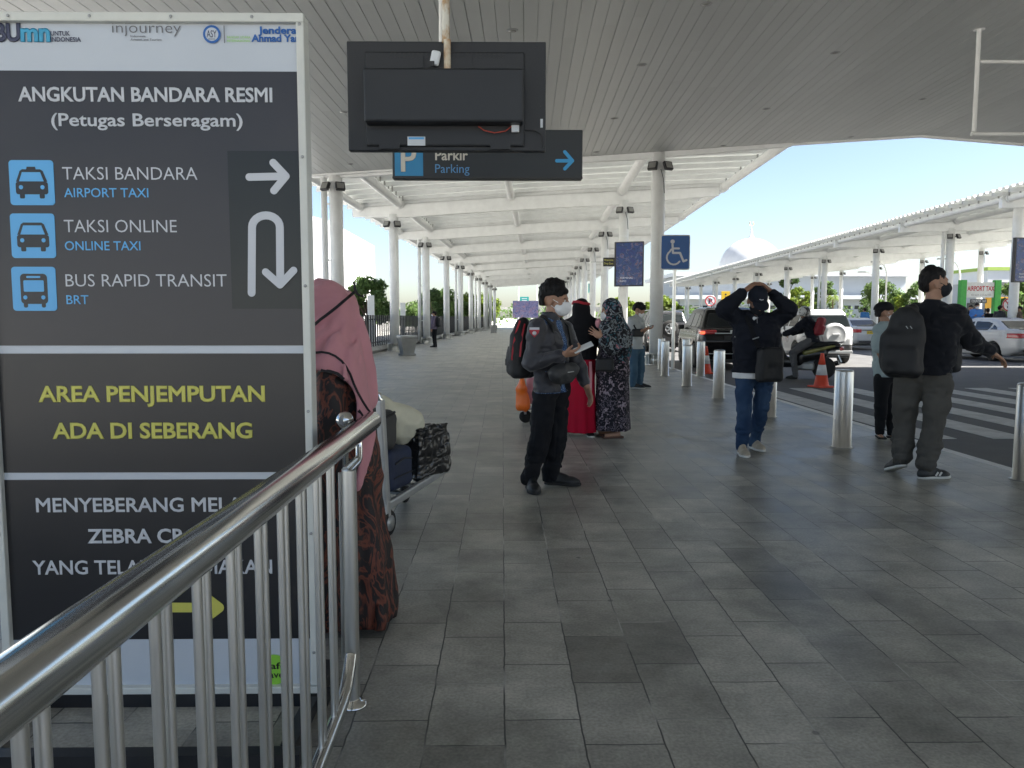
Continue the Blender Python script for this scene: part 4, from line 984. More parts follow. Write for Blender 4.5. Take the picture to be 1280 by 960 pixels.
# ---- man with a phone
def phone_man():
    p = Person('young man in charcoal bomber jacket and white mask walking with a phone in his hand', (gnd(690, 607).x, gnd(690, 607).y, 0), h=.0065)
    Jf = lambda u, v, dy=0: p.J(u, v, dy); k = 1.0
    f = vec(.90, -.43, 0); B = basis(f); J = dict(tB=basis(vec(.86, -.5, 0)), hB=basis(vec(.93, -.34, -.10)), hk=1.10)
    J['pelvis'] = Jf(689, 480); J['chest'] = Jf(688, 430); J['neck'] = Jf(688, 402); J['head'] = Jf(693.5, 375)
    J['shr'] = Jf(672, 409, -.15); J['elr'] = Jf(664, 454, -.17); J['wrr'] = Jf(705, 443, -.30)
    J['shl'] = Jf(705, 411, .15); J['ell'] = Jf(722, 455, .10); J['wrl'] = Jf(733, 483, .02)
    J['hipr'] = Jf(682, 487, -.06); J['knr'] = Jf(676, 543, -.10); J['anr'] = Jf(664, 590, -.10)
    J['hipl'] = Jf(697, 487, .06); J['knl'] = Jf(696, 543, .02); J['anl'] = Jf(689, 592, .05)
    J['toer'] = vec(.12, -1, 0); J['toel'] = vec(1, -.22, 0)
    J['handr'] = (vec(.88, -.10, .16), vec(-.1, .62, .7), dict(curl=.55, k=1.05)) if False else (vec(.9, -.12, .14), vec(.05, .55, .75), dict(curl=.62))
    J['handl'] = (vec(.32, -.12, -.9), vec(-.75, -.35, -.2), dict(curl=.30))
    body_sdf(p, J).build('body', M['skin'], p.t); eyes(p, J)
    tB = J['tB']; r, fr = tB[0], tB[1]
    G = torso_sdf(p, J, .008, hem=J['pelvis'][2]-.055, fold=.009, loose=.99, arm_r=(.066, .056, .042))
    ch = J['chest']; G.box(ch+fr*.17+r*.00+vec(0, 0, -.2), vec(.046, .10, .42), tB, .01, .01, 's')   # open front
    G.cone(J['neck']+vec(0, 0, .0), J['neck']+vec(0, 0, .045), .072, .074, .01); G.cone(J['neck'], J['neck']+vec(0, 0, .08), .058, .062, .005, 's')
    G.build('jacket', M['navy_grey'], p.t)
    S = torso_sdf(p, J, -.004, hem=J['pelvis'][2]-.062, fold=.004, sleeve=.2); S.build('shirt', M['blue_batik'], p.t)
    trousers_sdf(p, J, .004, top=J['pelvis'][2]+.06, hem=.055, fold=.012, rad=(.105, .083, .066)).build('trousers', M['black_cloth'], p.t)
    for s_ in ('l', 'r'): shoe(p, J['an'+s_], J['toe'+s_], [M['shoe_black'], M['rubber']], 1.06, pitch=.0)
    hair_sdf(p, J, thick=.012, front=.064, top=.016, rough=.014).build('hair', M['hair'], p.t)
    mask_sdf(p, J, point=-.006).build('face_mask', M['mask_white'], p.t)
    # waist bag across the chest
    F = SDF(Jf(704, 468, -.24)-.25, Jf(704, 468, -.24)+.25, .008); c = Jf(705, 467, -.20); Bb = basis(fr+vec(.0, -.45, 0))
    F.ell(c, vec(.135, .055, .085), Bb, 0); F.cone(c-Bb[0]*.10+vec(0, 0, .03), c+Bb[0]*.10+vec(0, 0, -.0), .05, .055, .03); F.folds(.006, (20, 20, 20), 4); F.build('sling_bag', M['bag_grey'], p.t)
    z1 = c+Bb[0]*-.10+Bb[1]*.05+vec(0, 0, .02); strap(p, [z1, c+Bb[1]*.062+vec(0, 0, .015), c+Bb[0]*.10+Bb[1]*.045+vec(0, 0, .012)], .006, M['grey_steel'], name='bag_zip')
    # badge on the sleeve, small print on the chest
    q = surf(G, p.base, 668, 416, .010, Jf(668, 417, -.245)); b = MB()
    b.add([q+vec(*(x*.040, -.004*0, z*.04)) for x, z in ((-1, .6), (0, .95), (1, .6), (.85, 0), (0, -.9), (-.85, 0))], [(0, 1, 2, 3, 4, 5)]); V0 = b.v[:]
    b.add([Vector(v)+Vector((0, .006, 0)) for v in V0], [(5, 4, 3, 2, 1, 0)])
    q2 = q+vec(0, -.002, .032); b.box(q2, (.075, .003, .018), mi=1); b.lathe([(.016, -.003), (.016, .001)], q+vec(0, -.001, -.003), 14, 'y', 1); b.build('sleeve_badge', [M['red_trim'], M['letter_white']], p.t)
    q = [surf(G, p.base, u, v, .002) for u, v in ((699, 406), (701, 415), (703, 425), (704, 436), (705, 447), (706, 470), (706, 480), (706, 488))]; q = [x for x in q if x is not None]; strap(p, q, .006, M['grey_steel'], name='zip')
    # phone
    hd = J['handr'][0]/np.linalg.norm(J['handr'][0]); c = J['wrr']+hd*.115+vec(.03, 0, .035)
    b = MB(); rm = Matrix.Rotation(R(-24), 3, 'Y') @ Matrix.Rotation(R(24), 3, 'X'); b.bbox(c, (.155, .075, .009), .004, rm); b.box(Vector(c)+rm @ Vector((.045, -.012, -.0048)), (.04, .03, .002), rm, 1); b.box(Vector(c)+rm @ Vector((0, 0, .0052)), (.143, .066, .001), rm, 2)
    t = thing('phone', 'white smartphone held up by the man in the bomber jacket', 'phone', p.base); b.build('phone_body', [M['phone'], M['black_plastic'], M['phone']], t)
    # backpack
    t = thing('backpack', 'black backpack with red zips on the back of the man with the phone', 'backpack', p.base); c = Jf(654, 437, .04)
    Bb = basis(-(fr*1+vec(0, 0, 0))); F = SDF(c-.42, c+.42, .008); F.ell(c+vec(0, 0, .04), vec(.14, .080, .215), Bb, 0); F.box(c-vec(0, 0, .04), vec(.135, .072, .19), Bb, .06, .04); F.box(c+Bb[1]*.065-vec(0, 0, .09), vec(.105, .042, .105), Bb, .035, .03); F.folds(.007, (14, 14, 14), 8)
    F.build('pack', M['pack_black'], t)
    for uv in (((650, 401), (646, 412), (643, 425), (641, 438), (640, 450)), ((656, 405), (653, 418), (651, 432), (650, 446))):
        q = [surf(F, p.base, u, v, .003) for u, v in uv]; q = [x for x in q if x is not None]
        if len(q) > 1: strap(p, q, .014, M['red_trim'], t, name='zip', th=.008)
    b = MB(); b.tube([c+Bb[1]*.06+vec(-.02, -.07, -.0), c+Bb[1]*.10+vec(-.03, -.07, .02), c+Bb[1]*.11+vec(-.03, -.07, -.03), c+Bb[1]*.10+vec(-.045, -.06, -.08)], .010, 6); b.box(c+Bb[1]*.10+vec(-.045, -.06, -.10), (.025, .02, .05)); b.build('side_buckle', M['black_plastic'], t)
    for s_, sx in (('shr', 1), ('shl', -1)):
        q = J[s_]*.62+J['neck']*.38
        strap(p, [q-fr*.09+vec(0, 0, -.02), q+vec(0, 0, .075), q+fr*.09+vec(0, 0, .0), q+fr*.12+vec(0, 0, -.14), q+r*sx*.08+fr*.02+vec(0, 0, -.27)], .05, M['pack_black'], t, up=[-fr+vec(0, 0, .3), vec(0, 0, 1), fr+vec(0, 0, .5), fr, fr], name='shoulder_strap', th=.012)
phone_man()
# ---- man in a navy cap, both hands on his head, walking towards the camera
def cap_man():
    p = Person('man in black zip sweater, navy cap and jeans walking with both hands on his cap', (gnd(936, 567).x, gnd(936, 567).y, 0), h=.0068)
    Jf = p.J; f = vec(-.06, -1, 0); J = dict(tB=basis(f), hB=basis(vec(.02, -.86, -.52)), hk=1.05)
    J['pelvis'] = Jf(943, 463); J['chest'] = Jf(945, 416); J['neck'] = Jf(946, 396); J['head'] = Jf(946.5, 376, -.06)
    J['shr'] = Jf(923, 400, .02); J['elr'] = Jf(906, 386, -.06); J['wrr'] = Jf(931, 364, -.06)
    J['shl'] = Jf(969, 400, .02); J['ell'] = Jf(987, 388, -.06); J['wrl'] = Jf(963, 364, -.06)
    J['hipr'] = Jf(932, 468); J['knr'] = Jf(930, 512, -.05); J['anr'] = Jf(927.5, 557, -.02)
    J['hipl'] = Jf(955, 468); J['knl'] = Jf(951, 511, .06); J['anl'] = Jf(942.5, 553, .26)
    J['toer'] = vec(-.12, -1, 0); J['toel'] = vec(.08, -1, 0)
    J['handr'] = (vec(.62, -.10, .55), vec(.25, .25, -.8), dict(curl=.42, k=1.08)); J['handl'] = (vec(-.62, -.10, .55), vec(-.25, .25, -.8), dict(curl=.42, k=1.08))
    body_sdf(p, J).build('body', M['skin_dark'], p.t); eyes(p, J)
    G = torso_sdf(p, J, .016, hem=J['pelvis'][2]-.02, fold=.010, loose=1.06, arm_r=(.078, .068, .040))
    G.cone(J['neck']-vec(0, 0, .01), J['neck']+vec(0, -.005, .05), .070, .068, .02); G.cone(J['neck']+vec(0, -.02, .01), J['neck']+vec(0, -.02, .10), .052, .060, .004, 's'); G.build('sweater', M['navy_cloth'], p.t)
    S = torso_sdf(p, J, .006, hem=J['pelvis'][2]-.075, fold=.006, sleeve=.15, loose=1.06); S.cone(J['neck'], J['neck']+vec(0, -.005, .035), .058, .058, .01); S.build('white_tee', M['white_cloth'], p.t)
    strap(p, [surf(G, p.base, 946.5, v, .004, Jf(946.5, v, -.14)) for v in (396, 400, 404)], .008, M['grey_steel'], name='zip')
    b = MB(); q = surf(G, p.base, 934, 397, .002, Jf(933.5, 395, -.085)); b.box(q, (.016, .004, .03)); b.build('chest_mark', M['letter_white'], p.t)
    trousers_sdf(p, J, .0, top=J['pelvis'][2]+.04, hem=.02, fold=.012, rad=(.102, .078, .060)).build('jeans', M['denim'], p.t)
    shoe(p, J['anr'], J['toer'], [M['shoe_beige'], M['sole_white']], 1.02); shoe(p, J['anl'], J['toel'], [M['shoe_beige'], M['sole_white']], 1.02, lift=.01)
    # cap
    c = J['head']; B = J['hB']; P = lambda a, b_, e: c+(B[0]*a+B[1]*b_+B[2]*e)*1.05
    F = SDF(c-.24, c+.24, .006); F.ell(P(0, -.012, .045), vec(.088, .108, .093)*1.05, B, 0); F.box(P(0, 0, -.10), vec(.2, .2, .115), B, .0, .012, 's')
    F.folds(.003, (16, 16, 16), 3); F.build('cap', M['cap_navy'], p.t)
    F = SDF(c-.26, c+.26, .005); Bt = basis(B[1]-B[2]*.30, B[2]); F.ell(P(0, .105, .022), vec(.080, .085, .010), Bt, 0); F.build('cap_brim', M['cap_navy'], p.t)
    strap(p, [P(-.018, .094, .066), P(.0, .098, .064), P(.02, .094, .069)], .007, M['letter_white'], name='cap_mark', up=[B[1]]*3)
    F = SDF(c-.18, c+.18, .006); F.ell(P(0, -.03, -.012), vec(.082, .082, .05), B, 0); F.build('hair', M['hair'], p.t)
    mask_sdf(p, J).build('face_mask', M['mask_black'], p.t)
    t = thing('shoulder_bag', 'black crossbody bag hanging at the hip of the man in the cap', 'bag', p.base)
    c = Jf(962, 456, -.19); F = SDF(c-.3, c+.3, .008); B2 = basis(vec(.25, -1, 0)); F.box(c, vec(.135, .055, .165), B2, .045, .01); F.folds(.008, (11, 11, 11), 6); F.build('bag_body', M['pack_black'], t)
    strap(p, [surf(G, p.base, u, v, .008, Jf(u, v, -.18)) for u, v in ((933, 395), (936, 402), (939, 410), (942, 418), (945, 426), (948, 434))]+[Jf(952, 442, -.235)], .045, M['black_cloth'], t, name='bag_strap', th=.008)
    b = MB(); q = surf(G, p.base, 944.5, 423, .014, Jf(944.5, 423, -.205)); b.tube([q+vec(-.03, -.004, -.008), q+vec(.03, -.004, .012)], .006, 8); b.build('buckle', M['grey_steel'], t)
cap_man()

# ---- man seen from behind, right arm reaching out
def reaching_man():
    bx = gnd(1148, 594); p = Person('tall man from behind in black sweater and grey trousers, arm stretched towards the road', (bx.x, bx.y, 0), h=.0072)
    Jf = p.J; f = vec(.45, .89, 0); J = dict(tB=basis(f), hB=basis(vec(.96, -.10, .10)), hk=1.02)
    J['pelvis'] = Jf(1152, 468); J['chest'] = Jf(1162, 415); J['neck'] = Jf(1165, 383); J['head'] = Jf(1168, 354.5)
    J['shl'] = Jf(1136, 396, .06); J['ell'] = Jf(1128, 435, .12); J['wrl'] = Jf(1140, 462, .26)
    J['shr'] = Jf(1192, 395, -.05); J['elr'] = Jf(1212, 424, -.02); J['wrr'] = Jf(1240, 441, .05)
    J['hipl'] = Jf(1136, 478, .06); J['knl'] = Jf(1131, 528, .10); J['anl'] = Jf(1127, 574, .02)
    J['hipr'] = Jf(1171, 478, -.06); J['knr'] = Jf(1168, 530, -.10); J['anr'] = Jf(1156, 584, -.14)
    J['toel'] = vec(-.05, 1, 0); J['toer'] = vec(1, .16, 0)
    J['handr'] = (vec(.86, .05, -.52), vec(-.35, .2, -.9), dict(curl=.26, spread=.10, k=1.12)); J['handl'] = (vec(.3, .3, -.8), vec(.6, 0, .2), dict(curl=.4))
    body_sdf(p, J, 1.05).build('body', M['skin'], p.t); eyes(p, J, 1.05)
    G = torso_sdf(p, J, .020, hem=J['pelvis'][2]-.0, fold=.010, loose=1.10, arm_r=(.084, .062, .040)); G.cone(J['neck'], J['neck']+vec(0, 0, .012), .075, .074, .01); G.build('sweater', M['black_knit'], p.t)
    T = trousers_sdf(p, J, .0, 1.06, .006, top=J['pelvis'][2]+.07, hem=-.03, fold=.014, rad=(.122, .090, .080)); T.build('trousers', M['olive_grey'], p.t)
    shoe(p, J['anl'], J['toel'], [M['shoe_black'], M['sole_white']], 1.05, pitch=.35, lift=.01); shoe(p, J['anr'], J['toer'], [M['shoe_black'], M['sole_white']], 1.05)
    q = J['anr']; 
    for o in (.075, .105): strap(p, [vec(q[0]+o, q[1]-.038, .03), vec(q[0]+o+.02, q[1]-.038, .062)], .014, M['sole_white'], name='shoe_stripe')
    hair_sdf(p, J, 1.05, thick=.005, front=.060, top=.012, rough=.010, back_low=-.062).build('hair', M['hair'], p.t)
    mask_sdf(p, J, 1.05, point=-.012, grow=.004).build('face_mask', M['mask_black'], p.t)
    t = thing('backpack', 'large black backpack hanging behind the man reaching out his arm', 'backpack', p.base)
    c = Jf(1128, 431, -.17); B = basis(vec(-.55, -.83, 0)); F = SDF(c-.5, c+.5, .009)
    F.box(c+vec(0, 0, -.07), vec(.165, .095, .205), B, .09, .05); F.ell(c+vec(.03, 0, .13), vec(.14, .09, .17), B, .06); F.cone(c+vec(.04, .02, .2), c+vec(.10, .05, .29), .10, .05, .05); F.box(c+B[1]*.085+vec(0, 0, -.13), vec(.13, .05, .12), B, .05, .03); F.folds(.010, (9, 9, 9), 5); F.build('pack', M['pack_black'], t)
    b = MB(); q = c+B[1]*.138+vec(.02, 0, -.185); b.box(q, (.055, .004, .022), Matrix(B.T.tolist()), 0); b.build('pack_tag', M['bag_grey'], t)
    for dx in (0, .03): strap(p, [c+B[1]*.092+B[0]*(-.03-dx)+vec(0, 0, .155), c+B[1]*.098+B[0]*(-.045-dx)+vec(0, 0, .135)], .006, M['grey_steel'], t, name='zip_pull', up=[B[1]]*2)
    for s_ in ('shl',):
        q = J[s_]*.7+J['neck']*.3; fr = J['tB'][1]
        strap(p, [q-fr*.14+vec(0, 0, -.06), q-fr*.03+vec(0, 0, .088), q+fr*.08+vec(0, 0, .05), q+fr*.15+vec(0, 0, -.12)], .06, M['pack_black'], t, up=[-fr+vec(0, 0, .4), vec(0, 0, 1), fr+vec(0, 0, 1), fr], name='shoulder_strap', th=.014)
    t = thing('waist_bag', 'small black pouch worn at the front hip of the man reaching out', 'bag', p.base)
    c = Jf(1187, 447, .02); F = SDF(c-.25, c+.25, .008); B = basis(vec(.8, .3, 0)); F.box(c, vec(.10, .05, .125), B, .04, .01); F.ell(c+B[1]*.05+vec(0, 0, -.02), vec(.08, .03, .08), B, .03); F.folds(.006, (14, 14, 14), 7); F.build('pouch', M['pack_black'], t)
reaching_man()

# ---- boy beside the kerb
def boy():
    bx = gnd(1108, 546); p = Person('boy in pale blue-grey shirt and black cap wearing a white mask at the kerb', (bx.x, bx.y, 0))
    Jf = p.J; f = vec(.93, -.25, 0); J = dict(tB=basis(f), hB=basis(vec(.98, -.10, .02)), hk=1.0)
    J['pelvis'] = Jf(1107, 468); J['chest'] = Jf(1106, 428); J['neck'] = Jf(1106, 407); J['head'] = Jf(1106, 391)
    J['shr'] = Jf(1101, 412, -.14); J['elr'] = Jf(1100, 442, -.16); J['wrr'] = Jf(1108, 466, -.12)
    J['shl'] = Jf(1111, 412, .14); J['ell'] = Jf(1112, 442, .16); J['wrl'] = Jf(1118, 464, .10)
    J['hipr'] = Jf(1103, 474, -.07); J['knr'] = Jf(1101, 508, -.05); J['anr'] = Jf(1100, 540, -.03)
    J['hipl'] = Jf(1112, 474, .07); J['knl'] = Jf(1114, 508, .05); J['anl'] = Jf(1115, 542, -.08)
    J['toer'] = vec(-.3, -1, 0); J['toel'] = vec(1, -.35, 0); J['handr'] = (vec(.2, 0, -1), vec(0, 1, 0)); J['handl'] = (vec(.2, 0, -1), vec(0, -1, 0))
    body_sdf(p, J, .9, feet=True).build('body', M['skin'], p.t); eyes(p, J, .9)
    torso_sdf(p, J, .018, .92, hem=J['pelvis'][2]-.02, fold=.008, sleeve=.75, arm_r=(.066, .06, .04)).build('tee', M['mint_tee'], p.t)
    trousers_sdf(p, J, .006, .92, top=J['pelvis'][2]+.05, hem=.0, fold=.006, rad=(.094, .068, .050)).build('trousers', M['black_cloth'], p.t)
    for s_ in 'rl':
        q = J['an'+s_]; tt = J['toe'+s_]/np.linalg.norm(J['toe'+s_]); b = MB(); b.bbox((q[0]+tt[0]*.06, q[1]+tt[1]*.06, .011), (.09, .23, .02), .008, Matrix.Rotation(math.atan2(-tt[0], tt[1]), 3, 'Z')); b.build('sandal', M['rubber'], p.t)
    hair_sdf(p, J, .9, thick=.008, front=.05).build('hair', M['hair'], p.t); mask_sdf(p, J, .92, point=-.008).build('face_mask', M['mask_white'], p.t)
    c = J['head']; B = J['hB']; F = SDF(c-.2, c+.2, .007); F.ell(c+B[2]*.045-B[1]*.012, (.092, .108, .082), B, 0); F.box(c+B[2]*.115-B[1]*.012, (.2, .2, .03), B, .0, .02, 's') if False else None; F.cut((0, 0, -1), -(c[2]+.030)); F.build('cap', M['black_cloth'], p.t)
boy()

# ---- man in a grey tee looking at a tablet beside the first right column
def tablet_man():
    bx = gnd(797, 485); p = Person('man in grey tee and jeans looking down at a tablet beside the round column', (bx.x, bx.y, 0), h=.009)
    Jf = p.J; f = vec(.95, -.30, 0); J = dict(tB=basis(f), hB=basis(vec(.85, -.25, -.45)), hk=1.1)
    J['pelvis'] = Jf(796, 434); J['chest'] = Jf(795, 410); J['neck'] = Jf(796, 397.5); J['head'] = Jf(799, 388)
    J['shr'] = Jf(790, 401, -.16); J['elr'] = Jf(791, 417, -.18); J['wrr'] = Jf(803, 413, -.24)
    J['shl'] = Jf(800, 401, .16); J['ell'] = Jf(803, 416, .18); J['wrl'] = Jf(808, 411, .02)
    J['hipr'] = Jf(792, 437, -.08); J['knr'] = Jf(792, 459, -.08); J['anr'] = Jf(791.5, 480, -.08)
    J['hipl'] = Jf(800, 437, .08); J['knl'] = Jf(801, 459, .08); J['anl'] = Jf(799.5, 480, .02)
    J['toer'] = vec(1, -.3, 0); J['toel'] = vec(1, -.3, 0); J['handr'] = (vec(.8, .1, .1), vec(0, .4, .8), dict(curl=.5)); J['handl'] = (vec(.7, -.3, .1), vec(0, .2, .8), dict(curl=.5))
    body_sdf(p, J).build('body', M['skin'], p.t)
    torso_sdf(p, J, .016, hem=J['pelvis'][2]-.03, fold=.009, sleeve=.6).build('tee', M['grey_tee'], p.t)
    trousers_sdf(p, J, .006, top=J['pelvis'][2]+.05, hem=.03, fold=.01).build('jeans', M['denim_pale'], p.t)
    for s_ in 'rl': shoe(p, J['an'+s_], J['toe'+s_], [M['shoe_black'], M['sole_white']], h=.009)
    hair_sdf(p, J, thick=.022, hs=.008).build('hair', M['hair'], p.t); mask_sdf(p, J, hs=.007).build('face_mask', M['mask_white'], p.t)
    t = thing('tablet', 'dark tablet held by the man in the grey tee', 'tablet', p.base); c = Jf(811, 408.5, -.12); b = MB(); b.bbox(c, (.17, .12, .010), .004, Matrix.Rotation(R(-22), 3, 'Y')); b.build('tablet_body', M['black_plastic'], t)
    t = thing('sling_bag', 'dark crossbody bag on the chest of the man with the tablet', 'bag', p.base); c = Jf(797, 416, -.22); F = SDF(c-.25, c+.25, .01); F.box(c, vec(.12, .05, .075), basis(vec(.4, -1, 0)), .035, .01); F.build('bag_body', M['pack_black'], t)
    strap(p, [Jf(790, 399, -.2), Jf(793, 408, -.26), Jf(796, 413, -.27)], .03, M['pack_black'], t, name='bag_strap')
tablet_man()

# ---- women in long dresses
M['pink_cloth'] = mat('dusty_pink_jersey', (.55, .255, .285), .85, var=.07, vscale=4, bump=.12, bscale=150, sheen=.15)
M['black_piping'] = mat('black_piping', (.012, .010, .012), .7)
M['batik_brown'] = ramp_mat('black_and_rust_batik', [(0, (.010, .007, .007)), (.46, (.010, .007, .007)), (.50, (.17, .045, .025)), (.55, (.10, .028, .016)), (.58, (.010, .007, .007)), (.66, (.010, .007, .007)), (.70, (.15, .042, .026)), (.78, (.012, .008, .008))], 'noise', 6, .7, stretch=(1.5, 1.5, .8), distort=2.6, detail=5, bump=.2)
M['red_cloth'] = mat('crimson_cloth', (.42, .006, .030), .8, var=.10, vscale=3, bump=.08, bscale=120)
M['black_crepe'] = mat('black_crepe', (.008, .008, .010), .85, var=.2, bump=.1)
M['floral_hijab'] = ramp_mat('floral_scarf', [(0, (.50, .45, .45)), (.16, (.34, .10, .13)), (.30, (.05, .16, .20)), (.40, (.015, .013, .018)), (.55, (.016, .013, .018)), (.66, (.30, .34, .36)), (.74, (.02, .02, .025)), (1, (.02, .02, .02))], 'voronoi', 8.5, .8, distort=.25, detail=3)
M['floral_dress'] = ramp_mat('black_dress_with_grey_flowers', [(0, (.40, .34, .37)), (.24, (.26, .21, .25)), (.34, (.014, .013, .018)), (.56, (.012, .012, .017)), (.66, (.20, .17, .21)), (.72, (.012, .012, .017)), (1, (.012, .012, .016))], 'voronoi', 10, .8, distort=.30)

def skirt(F, top, bot, rt, rb, flatv=None, k=.05): F.cone(top, bot, rt, rb, k, flat=flatv); return F
def foldfn(F, c, amp, n, z0, z1, seed=1):
    """pleats that deepen towards the hem"""
    m = np.abs(F.D) < .07; i, j, k = np.nonzero(m); x = F.ax[0][i]-c[0]; y = F.ax[1][j]-c[1]; z = F.ax[2][k]; a = np.arctan2(y, x)
    ph = vnoise(z*1.5, a*0+seed, a*0, seed)*3; t = np.sin(a*n+ph+2.2*np.sin(a*2+seed))*.6+.4*np.sin(a*(n*1.7)+1.3*seed-ph)
    F.D[i, j, k] += (t*amp*np.clip((z1-z)/(z1-z0), 0, 1)).astype(np.float32); return F

def red_woman():
    bx = gnd(724, 545); p = Person('woman in black head cape and long crimson skirt standing with her back turned', (bx.x, bx.y, 0), h=.008)
    Jf = p.J; f = vec(.45, .9, 0); J = dict(tB=basis(f), hB=basis(vec(.65, .76, 0)), hk=1.02)
    J['pelvis'] = Jf(724, 452); J['chest'] = Jf(726, 422); J['neck'] = Jf(727, 402); J['head'] = Jf(727, 387.5)
    J['shr'] = Jf(744, 409, .0); J['elr'] = Jf(760, 430, .16); J['wrr'] = Jf(776, 434, .34); J['shl'] = Jf(710, 409, .06); J['ell'] = Jf(708, 440, .2); J['wrl'] = Jf(720, 450, .35)
    J['hipr'] = Jf(731, 460); J['knr'] = Jf(731, 502); J['anr'] = Jf(732, 536); J['hipl'] = Jf(717, 460); J['knl'] = Jf(717, 502); J['anl'] = Jf(712, 536, .1)
    J['toer'] = vec(.4, -1, 0) if False else vec(.5, .8, 0); J['toel'] = vec(.4, .8, 0); J['handr'] = (vec(.8, .4, 0), vec(0, 0, 1)); J['handl'] = (vec(.6, .5, 0), vec(0, 0, 1))
    body_sdf(p, J, .95).build('body', M['skin'], p.t)
    for s_, q in (('r', Jf(735, 541, .02)), ('l', Jf(699, 541, .16))): shoe(p, vec(q[0], q[1], .07), vec(.2, -1, 0), [M['shoe_black'], M['sole_white']], .8, h=.008, sole=.03)
    F = p.field([J['pelvis']+.3, vec(-.3, -.4, .1), vec(.3, .4, .1)], .15); c = Jf(722, 540)
    F.cone(J['pelvis']+vec(0, 0, .16), J['pelvis']-vec(.0, 0, .03), .15, .185, .05); F.cone(J['pelvis'], vec(c[0], c[1], .07), .18, .215, .06, flat=(vec(.5, 1, 0), .85)); foldfn(F, c, .036, 5, .0, .8, 2); F.folds(.006, (6, 6, 3), 3); F.crease(.014, (8, 8, 1.5), 3, .2); F.cut((0, 0, -1), -.055); F.build('skirt', M['red_cloth'], p.t)
    G = p.field([J['head'], J['pelvis'], J['wrr'], J['wrl']], .3); hc = J['head']
    G.ell(hc+vec(0, 0, .015), (.098, .112, .125), J['hB'], 0); G.cone(hc, J['neck'], .095, .085, .04); G.cone(J['neck'], J['chest']+vec(0, 0, .02), .09, .185, .06); G.cone(J['chest'], J['pelvis']+vec(.0, -.01, .02), .19, .20, .05)
    for s_ in 'lr': G.chain([J['neck'], J['sh'+s_], J['el'+s_], J['wr'+s_]], [.09, .085, .11, .085], .06)
    foldfn(G, J['chest'], .014, 7, .5, 1.3, 4); G.folds(.008, (9, 9, 4), 5); G.crease(.012, (9, 9, 3), 3, .2); G.cut((0, 0, -1), -(J['pelvis'][2]+.03)); G.build('head_cape', M['black_crepe'], p.t)
    B = J['hB']; strap(p, [hc+B[0]*a*.102+B[1]*b_*.118+vec(0, 0, .066+.035*(1-abs(a))) for a, b_ in ((-1, .1), (-.8, -.6), (-.3, -.95), (.3, -.95), (.8, -.6), (1, .1))], .026, M['red_trim'], name='head_band', up=[vec(x, y, .3) for x, y in ((-1, 0), (-.8, -.6), (-.3, -1), (.3, -1), (.8, -.6), (1, 0))], th=.014)
    strap(p, [vec(*(Jf(738, 452, -.23))), vec(*Jf(738.5, 470, -.24)), vec(*Jf(738, 492, -.25))], .03, M['pink_cloth'], name='sash')
red_woman()

